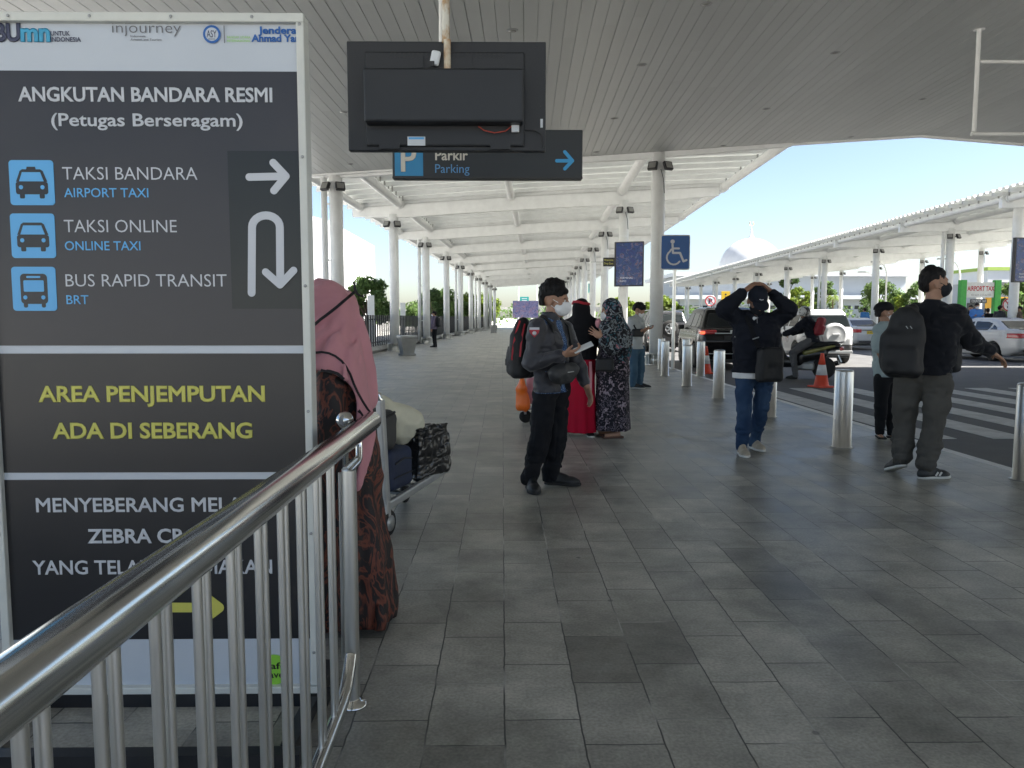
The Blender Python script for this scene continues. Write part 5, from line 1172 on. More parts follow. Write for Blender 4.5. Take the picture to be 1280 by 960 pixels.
def floral_woman():
    bx = gnd(764, 546); p = Person('woman in floral headscarf and flowered black dress with her hand on the other woman', (bx.x, bx.y, 0), h=.008)
    Jf = p.J; f = vec(-.9, -.40, 0); J = dict(tB=basis(f), hB=basis(vec(-.95, -.12, -.12)), hk=1.03)
    J['pelvis'] = Jf(766, 455); J['chest'] = Jf(767, 425); J['neck'] = Jf(767, 403); J['head'] = Jf(763, 388.5)
    J['shl'] = Jf(760, 410, -.16); J['ell'] = Jf(765, 434, -.26); J['wrl'] = Jf(752, 421, -.36); J['shr'] = Jf(775, 410, .14); J['elr'] = Jf(777, 440, .16); J['wrr'] = Jf(762, 448, .06)
    J['hipl'] = Jf(763, 462, -.07); J['knl'] = Jf(763, 503, -.06); J['anl'] = Jf(772, 538, -.08); J['hipr'] = Jf(770, 462, .07); J['knr'] = Jf(768, 503, .06); J['anr'] = Jf(764, 533, .10)
    J['toel'] = vec(-1, -.25, 0); J['toer'] = vec(-1, -.2, 0); J['handl'] = (vec(-.78, .25, .45), vec(.1, .95, .1), dict(curl=.12, spread=.22)); J['handr'] = (vec(-.8, -.4, 0), vec(0, 0, 1))
    body_sdf(p, J, .97, feet=True).build('body', M['skin'], p.t); eyes(p, J, .97)
    for s_ in 'lr':
        q = J['an'+s_]; tt = J['toe'+s_]/np.linalg.norm(J['toe'+s_]); b = MB(); b.bbox((q[0]+tt[0]*.06, q[1]+tt[1]*.06, .012), (.09, .24, .022), .008, Matrix.Rotation(math.atan2(-tt[0], tt[1]), 3, 'Z')); b.build('sandal', mat('brown_sandal', (.12, .06, .04), .6), p.t)
    F = p.field([J['pelvis']+.3, vec(-.35, -.4, .1), vec(.35, .4, .1)], .15); c = Jf(765, 538)
    F.cone(J['pelvis']+vec(0, 0, .2), J['pelvis']-vec(.0, 0, .03), .155, .18, .05); F.cone(J['pelvis'], vec(c[0], c[1], .12), .17, .205, .06); foldfn(F, c, .032, 6, .0, .85, 6); F.folds(.006, (6, 6, 3), 3); F.cut((0, 0, -1), -.085); F.build('dress', M['floral_dress'], p.t)
    G = torso_sdf(p, J, .02, .97, fold=.008, arm_r=(.078, .072, .055)); G.cut((0, 0, -1), -(J['pelvis'][2]+.02)); G.build('sleeves', M['floral_hijab'], p.t)
    K = p.field([J['head'], J['pelvis']], .3); hc = J['head']; B = J['hB']
    K.ell(hc+B[2]*.018-B[1]*.012, (.098, .118, .122), B, 0); K.cone(hc-B[1]*.03, J['neck'], .10, .10, .05); K.cone(J['neck'], J['chest']+vec(.01, 0, .06), .10, .175, .08); K.cone(J['chest']+vec(.03, 0, .06), J['chest']+vec(.06, .0, -.10), .165, .14, .06); K.cone(J['chest']+vec(.09, .02, .0), J['pelvis']+vec(.13, .03, -.10), .10, .07, .06)
    foldfn(K, J['chest'], .014, 7, .6, 1.35, 3); K.folds(.007, (10, 10, 5), 5); K.crease(.012, (9, 9, 3), 3, .2)
    K.ell(hc+B[1]*.115-B[2]*.012, (.062, .075, .082), B, .015, 's'); K.build('headscarf', M['floral_hijab'], p.t)
    mask_sdf(p, J, .97, point=.0).build('face_mask', M['mask_white'], p.t)
    q = Jf(748, 404, -.10); F = SDF(q-.15, q+.15, .008); F.ell(q, (.035, .05, .055), None, 0); F.build('pink_collar', M['pink_cloth'], p.t)
    t = thing('handbag', 'small black handbag held between the two women in long dresses', 'bag', p.base); c = Jf(756, 456, -.26); F = SDF(c-.25, c+.25, .008); F.box(c, vec(.10, .045, .075), basis(vec(-.3, -1, 0)), .03, .01); F.folds(.005, (14, 14, 14), 3); F.build('bag_body', M['pack_black'], t)
    b = MB(); b.tube([c+vec(-.08, -.02, .06), c+vec(-.05, 0, .16), c+vec(.0, .02, .2), c+vec(.06, .0, .14), c+vec(.08, -.02, .06)], .008, 6); b.build('bag_handle', M['pack_black'], t)
floral_woman()

def pink_woman():
    bx = gnd(437, 790); p = Person('woman in dusty pink headscarf and rust patterned black dress standing beside the transport sign', (bx.x-.10, bx.y+.10, 0), h=.007)
    Jf = p.J; f = vec(-.93, .25, 0); J = dict(tB=basis(f), hB=basis(vec(-.96, .10, -.05)), hk=1.05)
    J['pelvis'] = Jf(420, 575); J['chest'] = Jf(415, 490); J['neck'] = Jf(414, 438); J['head'] = Jf(407, 393)
    J['shl'] = Jf(412, 456, -.13); J['ell'] = Jf(414, 535, -.17); J['wrl'] = Jf(392, 560, -.22); J['shr'] = Jf(420, 450, .17); J['elr'] = Jf(425, 530, .2); J['wrr'] = Jf(400, 560, .2)
    J['hipl'] = Jf(420, 590, -.08); J['knl'] = Jf(425, 690, -.07); J['anl'] = Jf(430, 760, -.06); J['hipr'] = Jf(424, 590, .08); J['knr'] = Jf(428, 680, .07); J['anr'] = Jf(434, 740, .08)
    J['toel'] = vec(-1, .2, 0); J['toer'] = vec(-1, .2, 0); J['handl'] = (vec(-.9, .1, 0), vec(0, .5, 1)); J['handr'] = (vec(-.9, .1, 0), vec(0, -.5, 1))
    body_sdf(p, J, .95, feet=True).build('body', M['skin'], p.t); eyes(p, J, .95)
    F = p.field([J['neck'], vec(-.35, -.35, .05), vec(.4, .35, .05)], .14); c = Jf(440, 770)
    F.cone(J['chest'], J['pelvis'], .165, .185, .06, flat=(vec(0, 1, 0), .95)); F.cone(J['pelvis'], vec(c[0], c[1]+.02, .10), .18, .225, .08); foldfn(F, (c[0]-.03, c[1]), .030, 6, .0, 1.0, 9); F.folds(.008, (7, 7, 3.5), 4)
    for s_ in 'lr': F.chain([J['sh'+s_], J['el'+s_], J['wr'+s_]], [.066, .066, .056], .04)
    F.folds(.006, (18, 18, 12), 8); F.crease(.026, (8, 8, 1.2), 3, .22, .07); F.cut((0, 0, -1), -.025); F.build('dress', M['batik_brown'], p.t)
    K = p.field([J['head'], J['pelvis']], .32); hc = J['head']; B = J['hB']
    K.ell(hc+B[2]*.022-B[1]*.012, (.098, .120, .128), B, 0); K.cone(hc-B[1]*.035+vec(0, 0, .0), J['neck']+vec(.03, 0, .02), .102, .105, .06)
    K.cone(J['neck']+vec(.02, 0, 0), Jf(410, 478, 0), .112, .178, .10); K.cone(Jf(411, 470), Jf(418, 505), .175, .155, .08)
    for s_ in 'lr': K.cone(J['neck'], J['sh'+s_]-vec(.02, 0, 0), .105, .105, .06); K.cone(J['sh'+s_]-vec(.02, 0, 0), J['el'+s_]-vec(.02, 0, 0), .105, .10, .06)
    K.cone(Jf(424, 470, -.04), Jf(443, 535, -.10), .115, .065, .06); K.cone(Jf(446, 530, -.11), Jf(450, 603, -.15), .062, .030, .04, flat=(vec(0, 1, 0), .6))
    foldfn(K, J['neck'], .014, 9, .85, 1.5, 5); K.folds(.014, (12, 12, 2.6), 6); K.folds(.004, (26, 26, 7), 9, octs=1); K.crease(.030, (7, 7, 1.3), 4, .22, .07); K.crease(.018, (13, 13, 2.2), 7, .2)
    # folds that fan out from the knot at the back of the head
    kn_ = Jf(445, 363, .0); m_ = np.abs(K.D) < .07; i_, j_, k_ = np.nonzero(m_); x_ = K.ax[0][i_]-kn_[0]; y_ = K.ax[1][j_]-kn_[1]; z_ = K.ax[2][k_]-kn_[2]
    th_ = np.arctan2(x_, -z_)+.8*np.abs(y_); ds_ = np.sqrt(x_**2+z_**2); wv = np.sin(th_*21+3*vnoise(x_*5, y_*5, z_*5, 3)); wv = np.sign(wv)*np.abs(wv)**.7
    K.D[i_, j_, k_] += (wv*.011*np.clip((ds_-.05)/.2, 0, 1)*(.55+.9*vnoise(x_*4, y_*4, z_*4, 8)+.2)).astype(np.float32)
    # lower edge rises in a curve at the front
    K.box(Jf(380, 540, -.1), vec(.235, .6, .268), np.eye(3), .15, .02, 's')
    K.ell(hc+B[1]*.12-B[2]*.012, (.066, .08, .09), B, .015, 's'); K.build('headscarf', M['pink_cloth'], p.t)
    mask_sdf(p, J, .97).build('face_mask', M['mask_black'], p.t)
    on = lambda u, v: surf(K, p.base, u, v, .005, Jf(u, v, -.1))
    strap(p, [on(u, v) for u, v in ((387, 411), (394, 405), (401, 399), (408, 394), (415, 388.5), (422, 383), (429, 377), (436, 371), (442, 366), (446, 363))], .011, M['black_piping'], name='mask_strap', th=.006)
    b = MB(); q = on(444, 365); b.tube([q+vec(-.004, -.004, .045), q+vec(0, -.006, .015), q+vec(.008, -.004, -.008), q+vec(.03, .02, -.02)], [.003, .006, .006, .003], 8); b.build('strap_knot', M['black_piping'], p.t)
    edge = [(393, 464), (402, 463), (412, 464), (422, 467), (429, 473), (434, 482), (438, 492), (443, 503), (449, 514), (456, 524), (463, 532)]
    edge2 = [(393, 441), (402, 440), (411, 441.5), (419, 445), (427, 451), (433, 459), (438, 468), (442, 479), (447, 490), (453, 501), (460, 512), (467, 521)]
    q_ = [on(u, v) for u, v in edge2]; strap(p, q_, .009, M['black_piping'], name='scarf_piping', th=.005)
    strap(p, [on(u, v) for u, v in edge], .012, M['black_piping'], name='scarf_piping', th=.006)
pink_woman()
# ================================================================== VEHICLES
ROAD_Z = -.12
M['car_black'] = mat('black_car_paint', (.006, .006, .007), .16, var=.05, vscale=3, coat=.0, spec=.35)
M['car_dark'] = mat('dark_grey_car_paint', (.025, .026, .03), .25, var=.05, vscale=3, coat=.6)
M['car_white'] = mat('white_car_paint', (.54, .55, .56), .28, var=.02, vscale=2, coat=.5)
M['car_glass'] = mat('tinted_car_glass', (.012, .016, .018), .06, spec=.8)
M['tail_red'] = mat('red_tail_lamp', (.42, .015, .02), .18, coat=.5)
M['brake_lit'] = mat('lit_brake_lamp', (.9, .07, .03), .3, emit=.8)
M['lamp_clear'] = mat('clear_lamp', (.55, .56, .58), .15, coat=.5)
M['alloy'] = mat('alloy_wheel', (.45, .46, .47), .3, .8)
M['plate_black'] = mat('black_number_plate', (.015, .015, .016), .5)
M['plate_yellow'] = mat('yellow_number_plate', (.62, .45, .03), .5)
M['bumper_grey'] = mat('grey_bumper_plastic', (.05, .05, .052), .6)

def poly_sdf(P, Y, Z):
    """signed distance to a polygon in the y,z plane"""
    d = np.full(np.broadcast(Y, Z).shape, 1e9, np.float32); s = np.ones_like(d); n = len(P)
    for i in range(n):
        a = P[i]; b = P[i-1]; ex, ez = b[0]-a[0], b[1]-a[1]; wx = Y-a[0]; wz = Z-a[1]
        t = np.clip((wx*ex+wz*ez)/(ex*ex+ez*ez+1e-12), 0, 1); d = np.minimum(d, (wx-ex*t)**2+(wz-ez*t)**2)
        c1 = Z >= a[1]; c2 = Z < b[1]; c3 = ex*wz > ez*wx; fl = (c1 & c2 & c3) | (~c1 & ~c2 & ~c3); s = np.where(fl, -s, s)
    return s*np.sqrt(d)
def smax(a, b, k):
    h = np.clip(.5-.5*(b-a)/k, 0, 1); return b*(1-h)+a*h+k*h*(1-h)
def smin(a, b, k): return -smax(-a, -b, k)

def wheel(root, x, y, r, w, spokes=6, side=1, name='wheel'):
    b = MB(); b.lathe([(r*.60, -w/2), (r*.90, -w/2), (r*.98, -w*.38), (r, -w*.2), (r, w*.2), (r*.98, w*.38), (r*.90, w/2), (r*.60, w/2)], (x, y, r), 28, 'x'); t = b.build(name, M['rubber'], root)
    b = MB(); xo = x+side*(w*.5-.015); b.lathe([(r*.02, xo-side*.05), (r*.60, xo-side*.05), (r*.64, xo+side*.004), (r*.57, xo+side*.008), (r*.54, xo-side*.02), (r*.50, xo-side*.045)], (0, y, r), 28, 'x')
    for k in range(spokes):
        a = 2*math.pi*k/spokes; rm = Matrix.Rotation(a, 3, 'X'); b.box(Vector((xo-side*.005, y, r))+rm @ Vector((0, 0, r*.30)), (.03, r*.17, r*.52), rm)
    b.lathe([(r*.15, xo-side*.03), (r*.15, xo+side*.006), (.004, xo+side*.008)], (0, y, r), 14, 'x'); b.build('rim', M['alloy'], t)

def make_car(name, label, cat, spec, loc, rz, group=None):
    """heading +y; the rear is at y = 0, the nose at y = L"""
    t = thing(name, label, cat, loc, rz, group); L, Wd, H = spec['L'], spec['W'], spec['H']; h = .027
    F = SDF((-Wd/2-.15, -.35, .05), (Wd/2+.15, L+.15, H+.12), h); X, Y, Z = F.ax
    Yg, Zg = Y[:, None], Z[None, :]
    low = poly_sdf(spec['lower'], Yg, Zg)[None]-.05; gre = poly_sdf(spec['green'], Yg, Zg)[None]-.04
    Xg = np.abs(X)[:, None, None]; Y3, Z3 = Y[None, :, None], Z[None, None, :]
    e = np.clip(np.maximum((.75-Y3)/.75, (Y3-(L-.95))/.95), 0, 1.3); hw = Wd/2-.02-.13*e**2.2-.05*np.clip((.45-Z3)/.3, 0, 1)-.03*np.clip((Z3-.75)/.3, 0, 1)**2
    hwg = Wd/2-.075-.23*np.clip((Z3-spec['belt'])/(H-spec['belt']), 0, 1.1)-.07*np.clip((.8-Y3)/.8, 0, 1)**2
    body = smax(low, Xg-hw, .10); green = smax(gre, Xg-hwg, .09); D = smin(body, green, .05)
    for wy in spec['wheels']:
        dw = np.sqrt((Y3-wy)**2+(Z3-spec['r'])**2)-spec['r']-.055; D = np.maximum(D, -np.maximum(dw, (Wd/2-.32)-Xg))
    crease = np.abs(Z3-spec['belt']+.12); D = D+.006*np.clip(1-crease/.03, 0, 1)
    D = D.astype(np.float32); F.D = D; dark_z = spec.get('dark_z', .0)
    def pick(c): return ((c[:, 2] < dark_z) | (spec.get('dark_rear', 0) > 0) & (c[:, 1] < .25) & (c[:, 2] < spec.get('dark_rear', 0)) & (c[:, 2] > .30) & (np.abs(c[:, 0]) < Wd*.42)).astype(np.int32)
    F.build('body', [M[spec['paint']], M['bumper_grey']], t, pick)
    def shell(nm, m, region, out=.010, inn=.03, parent=None):
        G = SDF(F.lo, F.lo+h*(np.array(D.shape)-1), h); G.D = np.maximum(np.maximum(D-out, -(D+inn)), region).astype(np.float32)
        if (G.D < 0).any(): return G.build(nm, m, parent or t)
    for P in spec['side_glass']:
        rg = poly_sdf(P, Yg, Zg)[None]; g = shell('side_window', M['car_glass'], np.maximum(rg, .42-Xg))
    z0, z1, w0 = spec['rear_glass']; shell('rear_window', M['car_glass'], np.maximum(np.maximum(z0-Z3, Z3-z1), np.maximum(Xg-w0+(Z3-z0)*.28, Y3-spec.get('rear_y', 1.3))))
    zz0, zz1 = spec['wind']; shell('windscreen', M['car_glass'], np.maximum(np.maximum(zz0-Z3, Z3-zz1), np.maximum(Xg-.62, L*.5-Y3)))
    for sx in (-1, 1):
        tz0, tz1, tx0, ty = spec['tail']; xs = X[:, None, None]*sx
        shell('tail_lamp', M[spec.get('tail_m', 'tail_red')], np.maximum(np.maximum(tz0-Z3, Z3-tz1), np.maximum(tx0-xs+0*Y3, Y3-ty-(Z3-tz0)*.15)), .014)
        shell('headlamp', M['lamp_clear'], np.maximum(np.maximum(.62-Z3, Z3-.80), np.maximum(.5-xs, (L-.45)-Y3)))
        for wy in spec['wheels']: wheel(t, sx*(Wd/2-.125), wy, spec['r'], .22, spec.get('spokes', 6), sx)
        b = MB(); b.bbox((sx*(Wd/2+.06), L*.62, spec['belt']+.06), (.2, .1, .15), .04); b.build('mirror', M[spec['paint']], t)
        for hy in spec['handles']:
            b = MB(); b.bbox((sx*(Wd/2-.045), hy, spec['belt']-.07), (.04, .17, .028), .01); b.build('door_handle', M[spec.get('handle_m', spec['paint'])], t)
    ry = spec['plate_y']; b = MB(); b.bbox((0, ry, spec['plate_z']), (.43, .02, .14), .005); pl = b.build('number_plate', M[spec['plate_m']], t)
    if spec.get('ptext'): text('plate_number', spec['ptext'], .055, spec['ptext_m'], pl, (0, ry-.0115, spec['plate_z']-.02), 'CENTER', .02)
    for nm, c, d, m in spec.get('extras', []): b = MB(); b.bbox(c, d, min(d)*.3); b.build(nm, M[m], t)
    b = MB(); b.box((0, L/2, .30), (Wd*.78, L*.9, .2)); b.build('underbody', M['black_metal'], t)
    return t

suv = dict(L=4.75, W=1.86, H=1.78, belt=1.12, r=.37, paint='car_black', wheels=(.92, 3.68),
  lower=[(.08, .42), (.0, .55), (-.02, .80), (.03, 1.08), (.2, 1.14), (3.3, 1.16), (3.9, 1.10), (4.55, .98), (4.72, .78), (4.72, .45), (4.55, .34), (.3, .32)],
  green=[(.12, 1.05), (.42, 1.66), (.62, 1.72), (2.3, 1.74), (2.75, 1.68), (3.55, 1.12)],
  side_glass=[[(.42, 1.20), (.62, 1.54), (1.0, 1.60), (1.0, 1.20)], [(1.08, 1.20), (1.08, 1.60), (1.95, 1.62), (1.95, 1.20)], [(2.03, 1.20), (2.03, 1.62), (2.6, 1.58), (3.2, 1.20)]],
  rear_glass=(1.20, 1.60, .70), wind=(1.2, 1.62), tail=(1.0, 1.13, .42, .42), handles=(1.2, 2.15), plate_y=-.075, plate_z=.90, plate_m='plate_black', ptext=None,
  extras=[('roof_rail', (-.72, 1.8, 1.80), (.04, 1.9, .04), 'alloy'), ('roof_rail', (.72, 1.8, 1.80), (.04, 1.9, .04), 'alloy'), ('chrome_strip', (0, -.06, 1.03), (.95, .03, .03), 'alloy'), ('chrome_strip', (0, -.075, .46), (1.5, .03, .025), 'alloy'), ('emblem', (0, -.07, 1.08), (.11, .025, .08), 'alloy')], spokes=6, handle_m='alloy')
mini = dict(L=4.25, W=1.70, H=1.74, belt=1.08, r=.345, paint='car_white', wheels=(.78, 3.42), dark_rear=.62,
  lower=[(.06, .40), (.0, .52), (-.02, .80), (.02, 1.05), (.2, 1.10), (3.0, 1.11), (3.55, 1.05), (4.05, .95), (4.22, .74), (4.22, .42), (4.05, .32), (.25, .32)],
  green=[(.06, 1.02), (.26, 1.60), (.42, 1.68), (2.2, 1.70), (2.6, 1.64), (3.25, 1.07)],
  side_glass=[[(.30, 1.16), (.42, 1.52), (.85, 1.56), (.85, 1.16)], [(.92, 1.16), (.92, 1.57), (1.75, 1.58), (1.75, 1.16)], [(1.82, 1.16), (1.82, 1.58), (2.4, 1.54), (2.95, 1.16)]],
  rear_glass=(1.17, 1.56, .68), wind=(1.16, 1.58), tail=(.86, 1.14, .63, .26), tail_m='lamp_clear', handles=(1.05, 1.95), plate_y=-.06, plate_z=.58, plate_m='plate_black', spokes=5, handle_m='car_white',
  extras=[('roof_rail', (-.62, 1.7, 1.74), (.04, 1.7, .04), 'alloy'), ('roof_rail', (.62, 1.7, 1.74), (.04, 1.7, .04), 'alloy'), ('bumper_step', (0, -.09, .40), (1.35, .12, .10), 'alloy')])
sedan = dict(L=4.40, W=1.70, H=1.48, belt=.96, r=.31, paint='car_white', wheels=(.95, 3.50),
  lower=[(.08, .36), (.0, .46), (-.03, .72), (.03, 1.00), (.12, 1.04), (.75, 1.06), (2.9, .99), (3.6, .93), (4.2, .76), (4.38, .58), (4.36, .34), (4.1, .24), (.4, .25)],
  green=[(.42, .98), (1.05, 1.36), (1.35, 1.42), (2.1, 1.43), (2.5, 1.36), (3.35, .92)],
  side_glass=[[(.78, 1.06), (1.10, 1.25), (1.16, 1.06)], [(1.22, 1.04), (1.16, 1.28), (1.40, 1.34), (1.95, 1.35), (1.95, 1.02)], [(2.02, 1.02), (2.02, 1.35), (2.35, 1.32), (2.95, 1.01)]],
  rear_glass=(1.06, 1.36, .62), rear_y=1.25, wind=(1.0, 1.36), tail=(.78, .96, .44, .38), handles=(1.45, 2.35), plate_y=-.085, plate_z=.80, plate_m='plate_yellow', spokes=8,
  extras=[('boot_trim', (0, -.08, .91), (.95, .025, .035), 'bumper_grey'), ('bumper_grille', (0, -.055, .38), (1.1, .03, .09), 'bumper_grey'), ('aerial', (0, 1.35, 1.49), (.02, .12, .03), 'bumper_grey')])

p = gnd(914, 462.5, ROAD_Z); s1 = make_car('suv', 'black SUV with lit brake lamp waiting behind the bollards', 'car', suv, (p.x, p.y+.95-.92, ROAD_Z), -R(5))
lit = [c for c in s1.children if c.name.startswith('tail_lamp')]
b = MB(); b.bbox((-.80, .02, 1.045), (.14, .06, .075), .02); b.build('brake_lamp', M['brake_lit'], s1)
suv2 = dict(suv); suv2['paint'] = 'car_dark'; suv2['extras'] = suv['extras'][:2]; suv2['rear_glass'] = (1.28, 1.62, .68); suv2['tail'] = (.55, .66, .55, .3)
p = gnd(833, 440, ROAD_Z); s2 = make_car('suv', 'dark SUV with alloy spare wheel on its tailgate, beyond the round column', 'car', suv2, (p.x+.1, p.y-.1, ROAD_Z), -R(3))
def spare(root, r, z, cover, x=0):
    b = MB(); b.lathe([(r*.55, -.08), (r*.92, -.08), (r, -.13), (r, -.22), (r*.9, -.27), (r*.6, -.27)], (x, 0, z), 28, 'y'); w_ = b.build('spare_wheel', M['rubber'], root)
    if cover: 
        b = MB(); b.lathe([(r+.012, -.07), (r+.012, -.23), (r*.95, -.285), (r*.8, -.30), (r*.75, -.295), (r*.3, -.31), (.005, -.312)], (x, 0, z), 32, 'y'); b.bbox((x, -.318, z+.02), (.22, .02, .05), .008); b.build('spare_wheel_cover', M['car_white'], w_)
    else:
        b = MB(); b.lathe([(r*.60, -.265), (r*.62, -.275), (r*.56, -.272), (r*.54, -.24), (r*.05, -.24)], (x, 0, z), 24, 'y')
        for k in range(6): a = k*math.pi/3; rm = Matrix.Rotation(a, 3, 'Y'); b.box(Vector((x, -.262, z))+rm @ Vector((0, 0, r*.3)), (r*.17, .03, r*.5), rm)
        b.lathe([(r*.16, -.28), (r*.15, -.29), (.005, -.292)], (x, 0, z), 12, 'y'); b.build('spare_rim', M['alloy'], w_)
spare(s2, .36, 1.0, False)
p = gnd(1031, 455, ROAD_Z); s3 = make_car('compact_suv', 'white compact SUV with white spare wheel cover beside the motorcycle', 'car', mini, (p.x, p.y-.3, ROAD_Z), -R(3))
spare(s3, .36, .93, True, .08)
p = gnd(1085, 437.5, ROAD_Z); t1 = make_car('taxi', 'white taxi sedan with yellow plate farther up the road, behind the boy', 'car', sedan, (p.x, p.y-.2, ROAD_Z), R(1), 'white taxis')
k0 = [c for c in t1.children if c.name.startswith('number_plate')][0]
p = gnd(1282, 452, ROAD_Z); t2 = copy_tree(t1); t2.location = (p.x, p.y-.5, ROAD_Z); t2.rotation_euler = (0, 0, R(8)); t2['label'] = 'nearest white taxi sedan, numbered 13, at the right edge'
text('fleet_number', '13', .085, M['letter_navy'], t2, (-.42, -.068, .985), 'CENTER', .02)
for tt, nb in ((t1, '1'), (t2, '2')):
    pl = [c for c in tt.children if c.name.startswith('number_plate')][0]; bars = MB()
    text('plate_number', 'H 16'+nb+'7 BA', .055, M['letter_navy'], pl, (0, -.0965, .78), 'CENTER', .02)

# ---- motorcycle
def motorcycle(loc, rz):
    t = thing('motorcycle', 'black and yellow scooter with its rider, passing the traffic cone', 'motorcycle', loc, rz); bl = mat('black_scooter_plastic', (.012, .012, .013), .3, var=.1, coat=.3)
    yl = mat('yellow_scooter_panel', (.20, .19, .05), .35, var=.3, vscale=4, coat=.3)
    for y in (.0, 1.28):
        b = MB(); r = .27; b.lathe([(r*.72, -.05), (r*.94, -.052), (r, -.02), (r, .02), (r*.94, .052), (r*.72, .05)], (0, y, r), 26, 'x'); w_ = b.build('wheel', M['rubber'], t)
        b = MB(); b.lathe([(r*.70, -.04), (r*.74, -.03), (r*.74, .03), (r*.70, .04)], (0, y, r), 24, 'x')
        for k in range(5): rm = Matrix.Rotation(k*2*math.pi/5, 3, 'X'); b.box(Vector((0, y, r))+rm @ Vector((0, 0, r*.36)), (.03, .035, r*.72), rm)
        b.lathe([(.09, -.03), (.09, -.02), (.03, .0), (.09, .02), (.09, .03)], (0, y, r), 18, 'x'); b.build('rim', M['alloy'], w_)
    F = SDF((-.35, -.45, .1), (.35, 1.5, 1.25), .014)
    F.cone((0, -.30, .80), (0, .35, .70), .075, .13, .05, flat=((1, 0, 0), .9)); F.cone((0, .05, .62), (0, .55, .52), .14, .15, .06); F.cone((0, .55, .40), (0, .95, .38), .15, .13, .06); F.cone((0, .95, .42), (0, 1.12, .80), .13, .12, .06, flat=((0, 1, .4), .75)); F.cone((0, 1.12, .80), (0, 1.10, 1.0), .13, .10, .05); F.cone((0, 1.30, .52), (0, 1.42, .38), .06, .05, .03)
    F.build('fairing', bl, t)
    for sx in (-1, 1):
        F = SDF((-.35, -.4, .2), (.35, 1.5, 1.25), .014); F.cone((sx*.10, -.25, .80), (sx*.13, .40, .62), .03, .06, .03, flat=((1, 0, 0), .6)); F.build('side_panel', yl, t)
        F = SDF((-.35, .7, .2), (.35, 1.5, 1.25), .014); F.cone((sx*.10, 1.0, .50), (sx*.10, 1.12, .90), .06, .05, .03, flat=((1, 0, 0), .5)); F.build('leg_shield', bl, t)
        b = MB(); b.tube([(sx*.07, 1.28, .27), (sx*.07, 1.12, .75)], .022, 8); b.build('fork', M['grey_steel'], t)
        b = MB(); b.tube([(0, 1.05, 1.02), (sx*.18, 1.04, 1.05), (sx*.36, .95, 1.02)], .014, 8); b.tube([(sx*.24, 1.0, 1.05), (sx*.27, 1.04, 1.18)], .007, 6); b.build('handlebar', M['black_metal'], t)
        b = MB(); b.bbox((sx*.29, 1.05, 1.22), (.13, .02, .085), .02); b.build('mirror', M['black_plastic'], t)
    F = SDF((-.3, -.5, .6), (.3, .8, 1.1), .014); F.cone((0, -.25, .87), (0, .12, .83), .075, .115, .06, flat=((0, 0, 1), .6)); F.cone((0, .12, .82), (0, .5, .74), .12, .09, .06, flat=((0, 0, 1), .6)); F.build('seat', M['rubber'], t)
    b = MB(); b.tube([(.10, -.12, .84), (.10, -.42, .90), (-.10, -.42, .90), (-.10, -.12, .84)], .013, 8); b.build('grab_rail', M['black_metal'], t)
    b = MB(); b.bbox((0, -.40, .74), (.16, .07, .09), .02); b.build('tail_lamp', M['tail_red'], t)
    b = MB(); b.tube([(.15, .55, .25), (.17, .15, .28), (.17, -.30, .40)], [.03, .055, .06], 12); b.build('exhaust', M['black_metal'], t)
    b = MB(); b.bbox((0, .45, .30), (.24, .5, .2), .05); b.build('engine', M['grey_steel'], t)
    b = MB(); b.bbox((0, -.35, .50), (.14, .03, .2), .01, Matrix.Rotation(R(-25), 3, 'X')); b.build('mudguard', bl, t)
    b = MB(); b.bbox((0, 1.22, .88), (.16, .05, .10), .03); b.build('headlamp', M['lamp_clear'], t)
    return t
pm = gnd(1029, 474, ROAD_Z); MRZ = R(52); MLOC = Vector((pm.x, pm.y, ROAD_Z)); motorcycle(MLOC, MRZ)

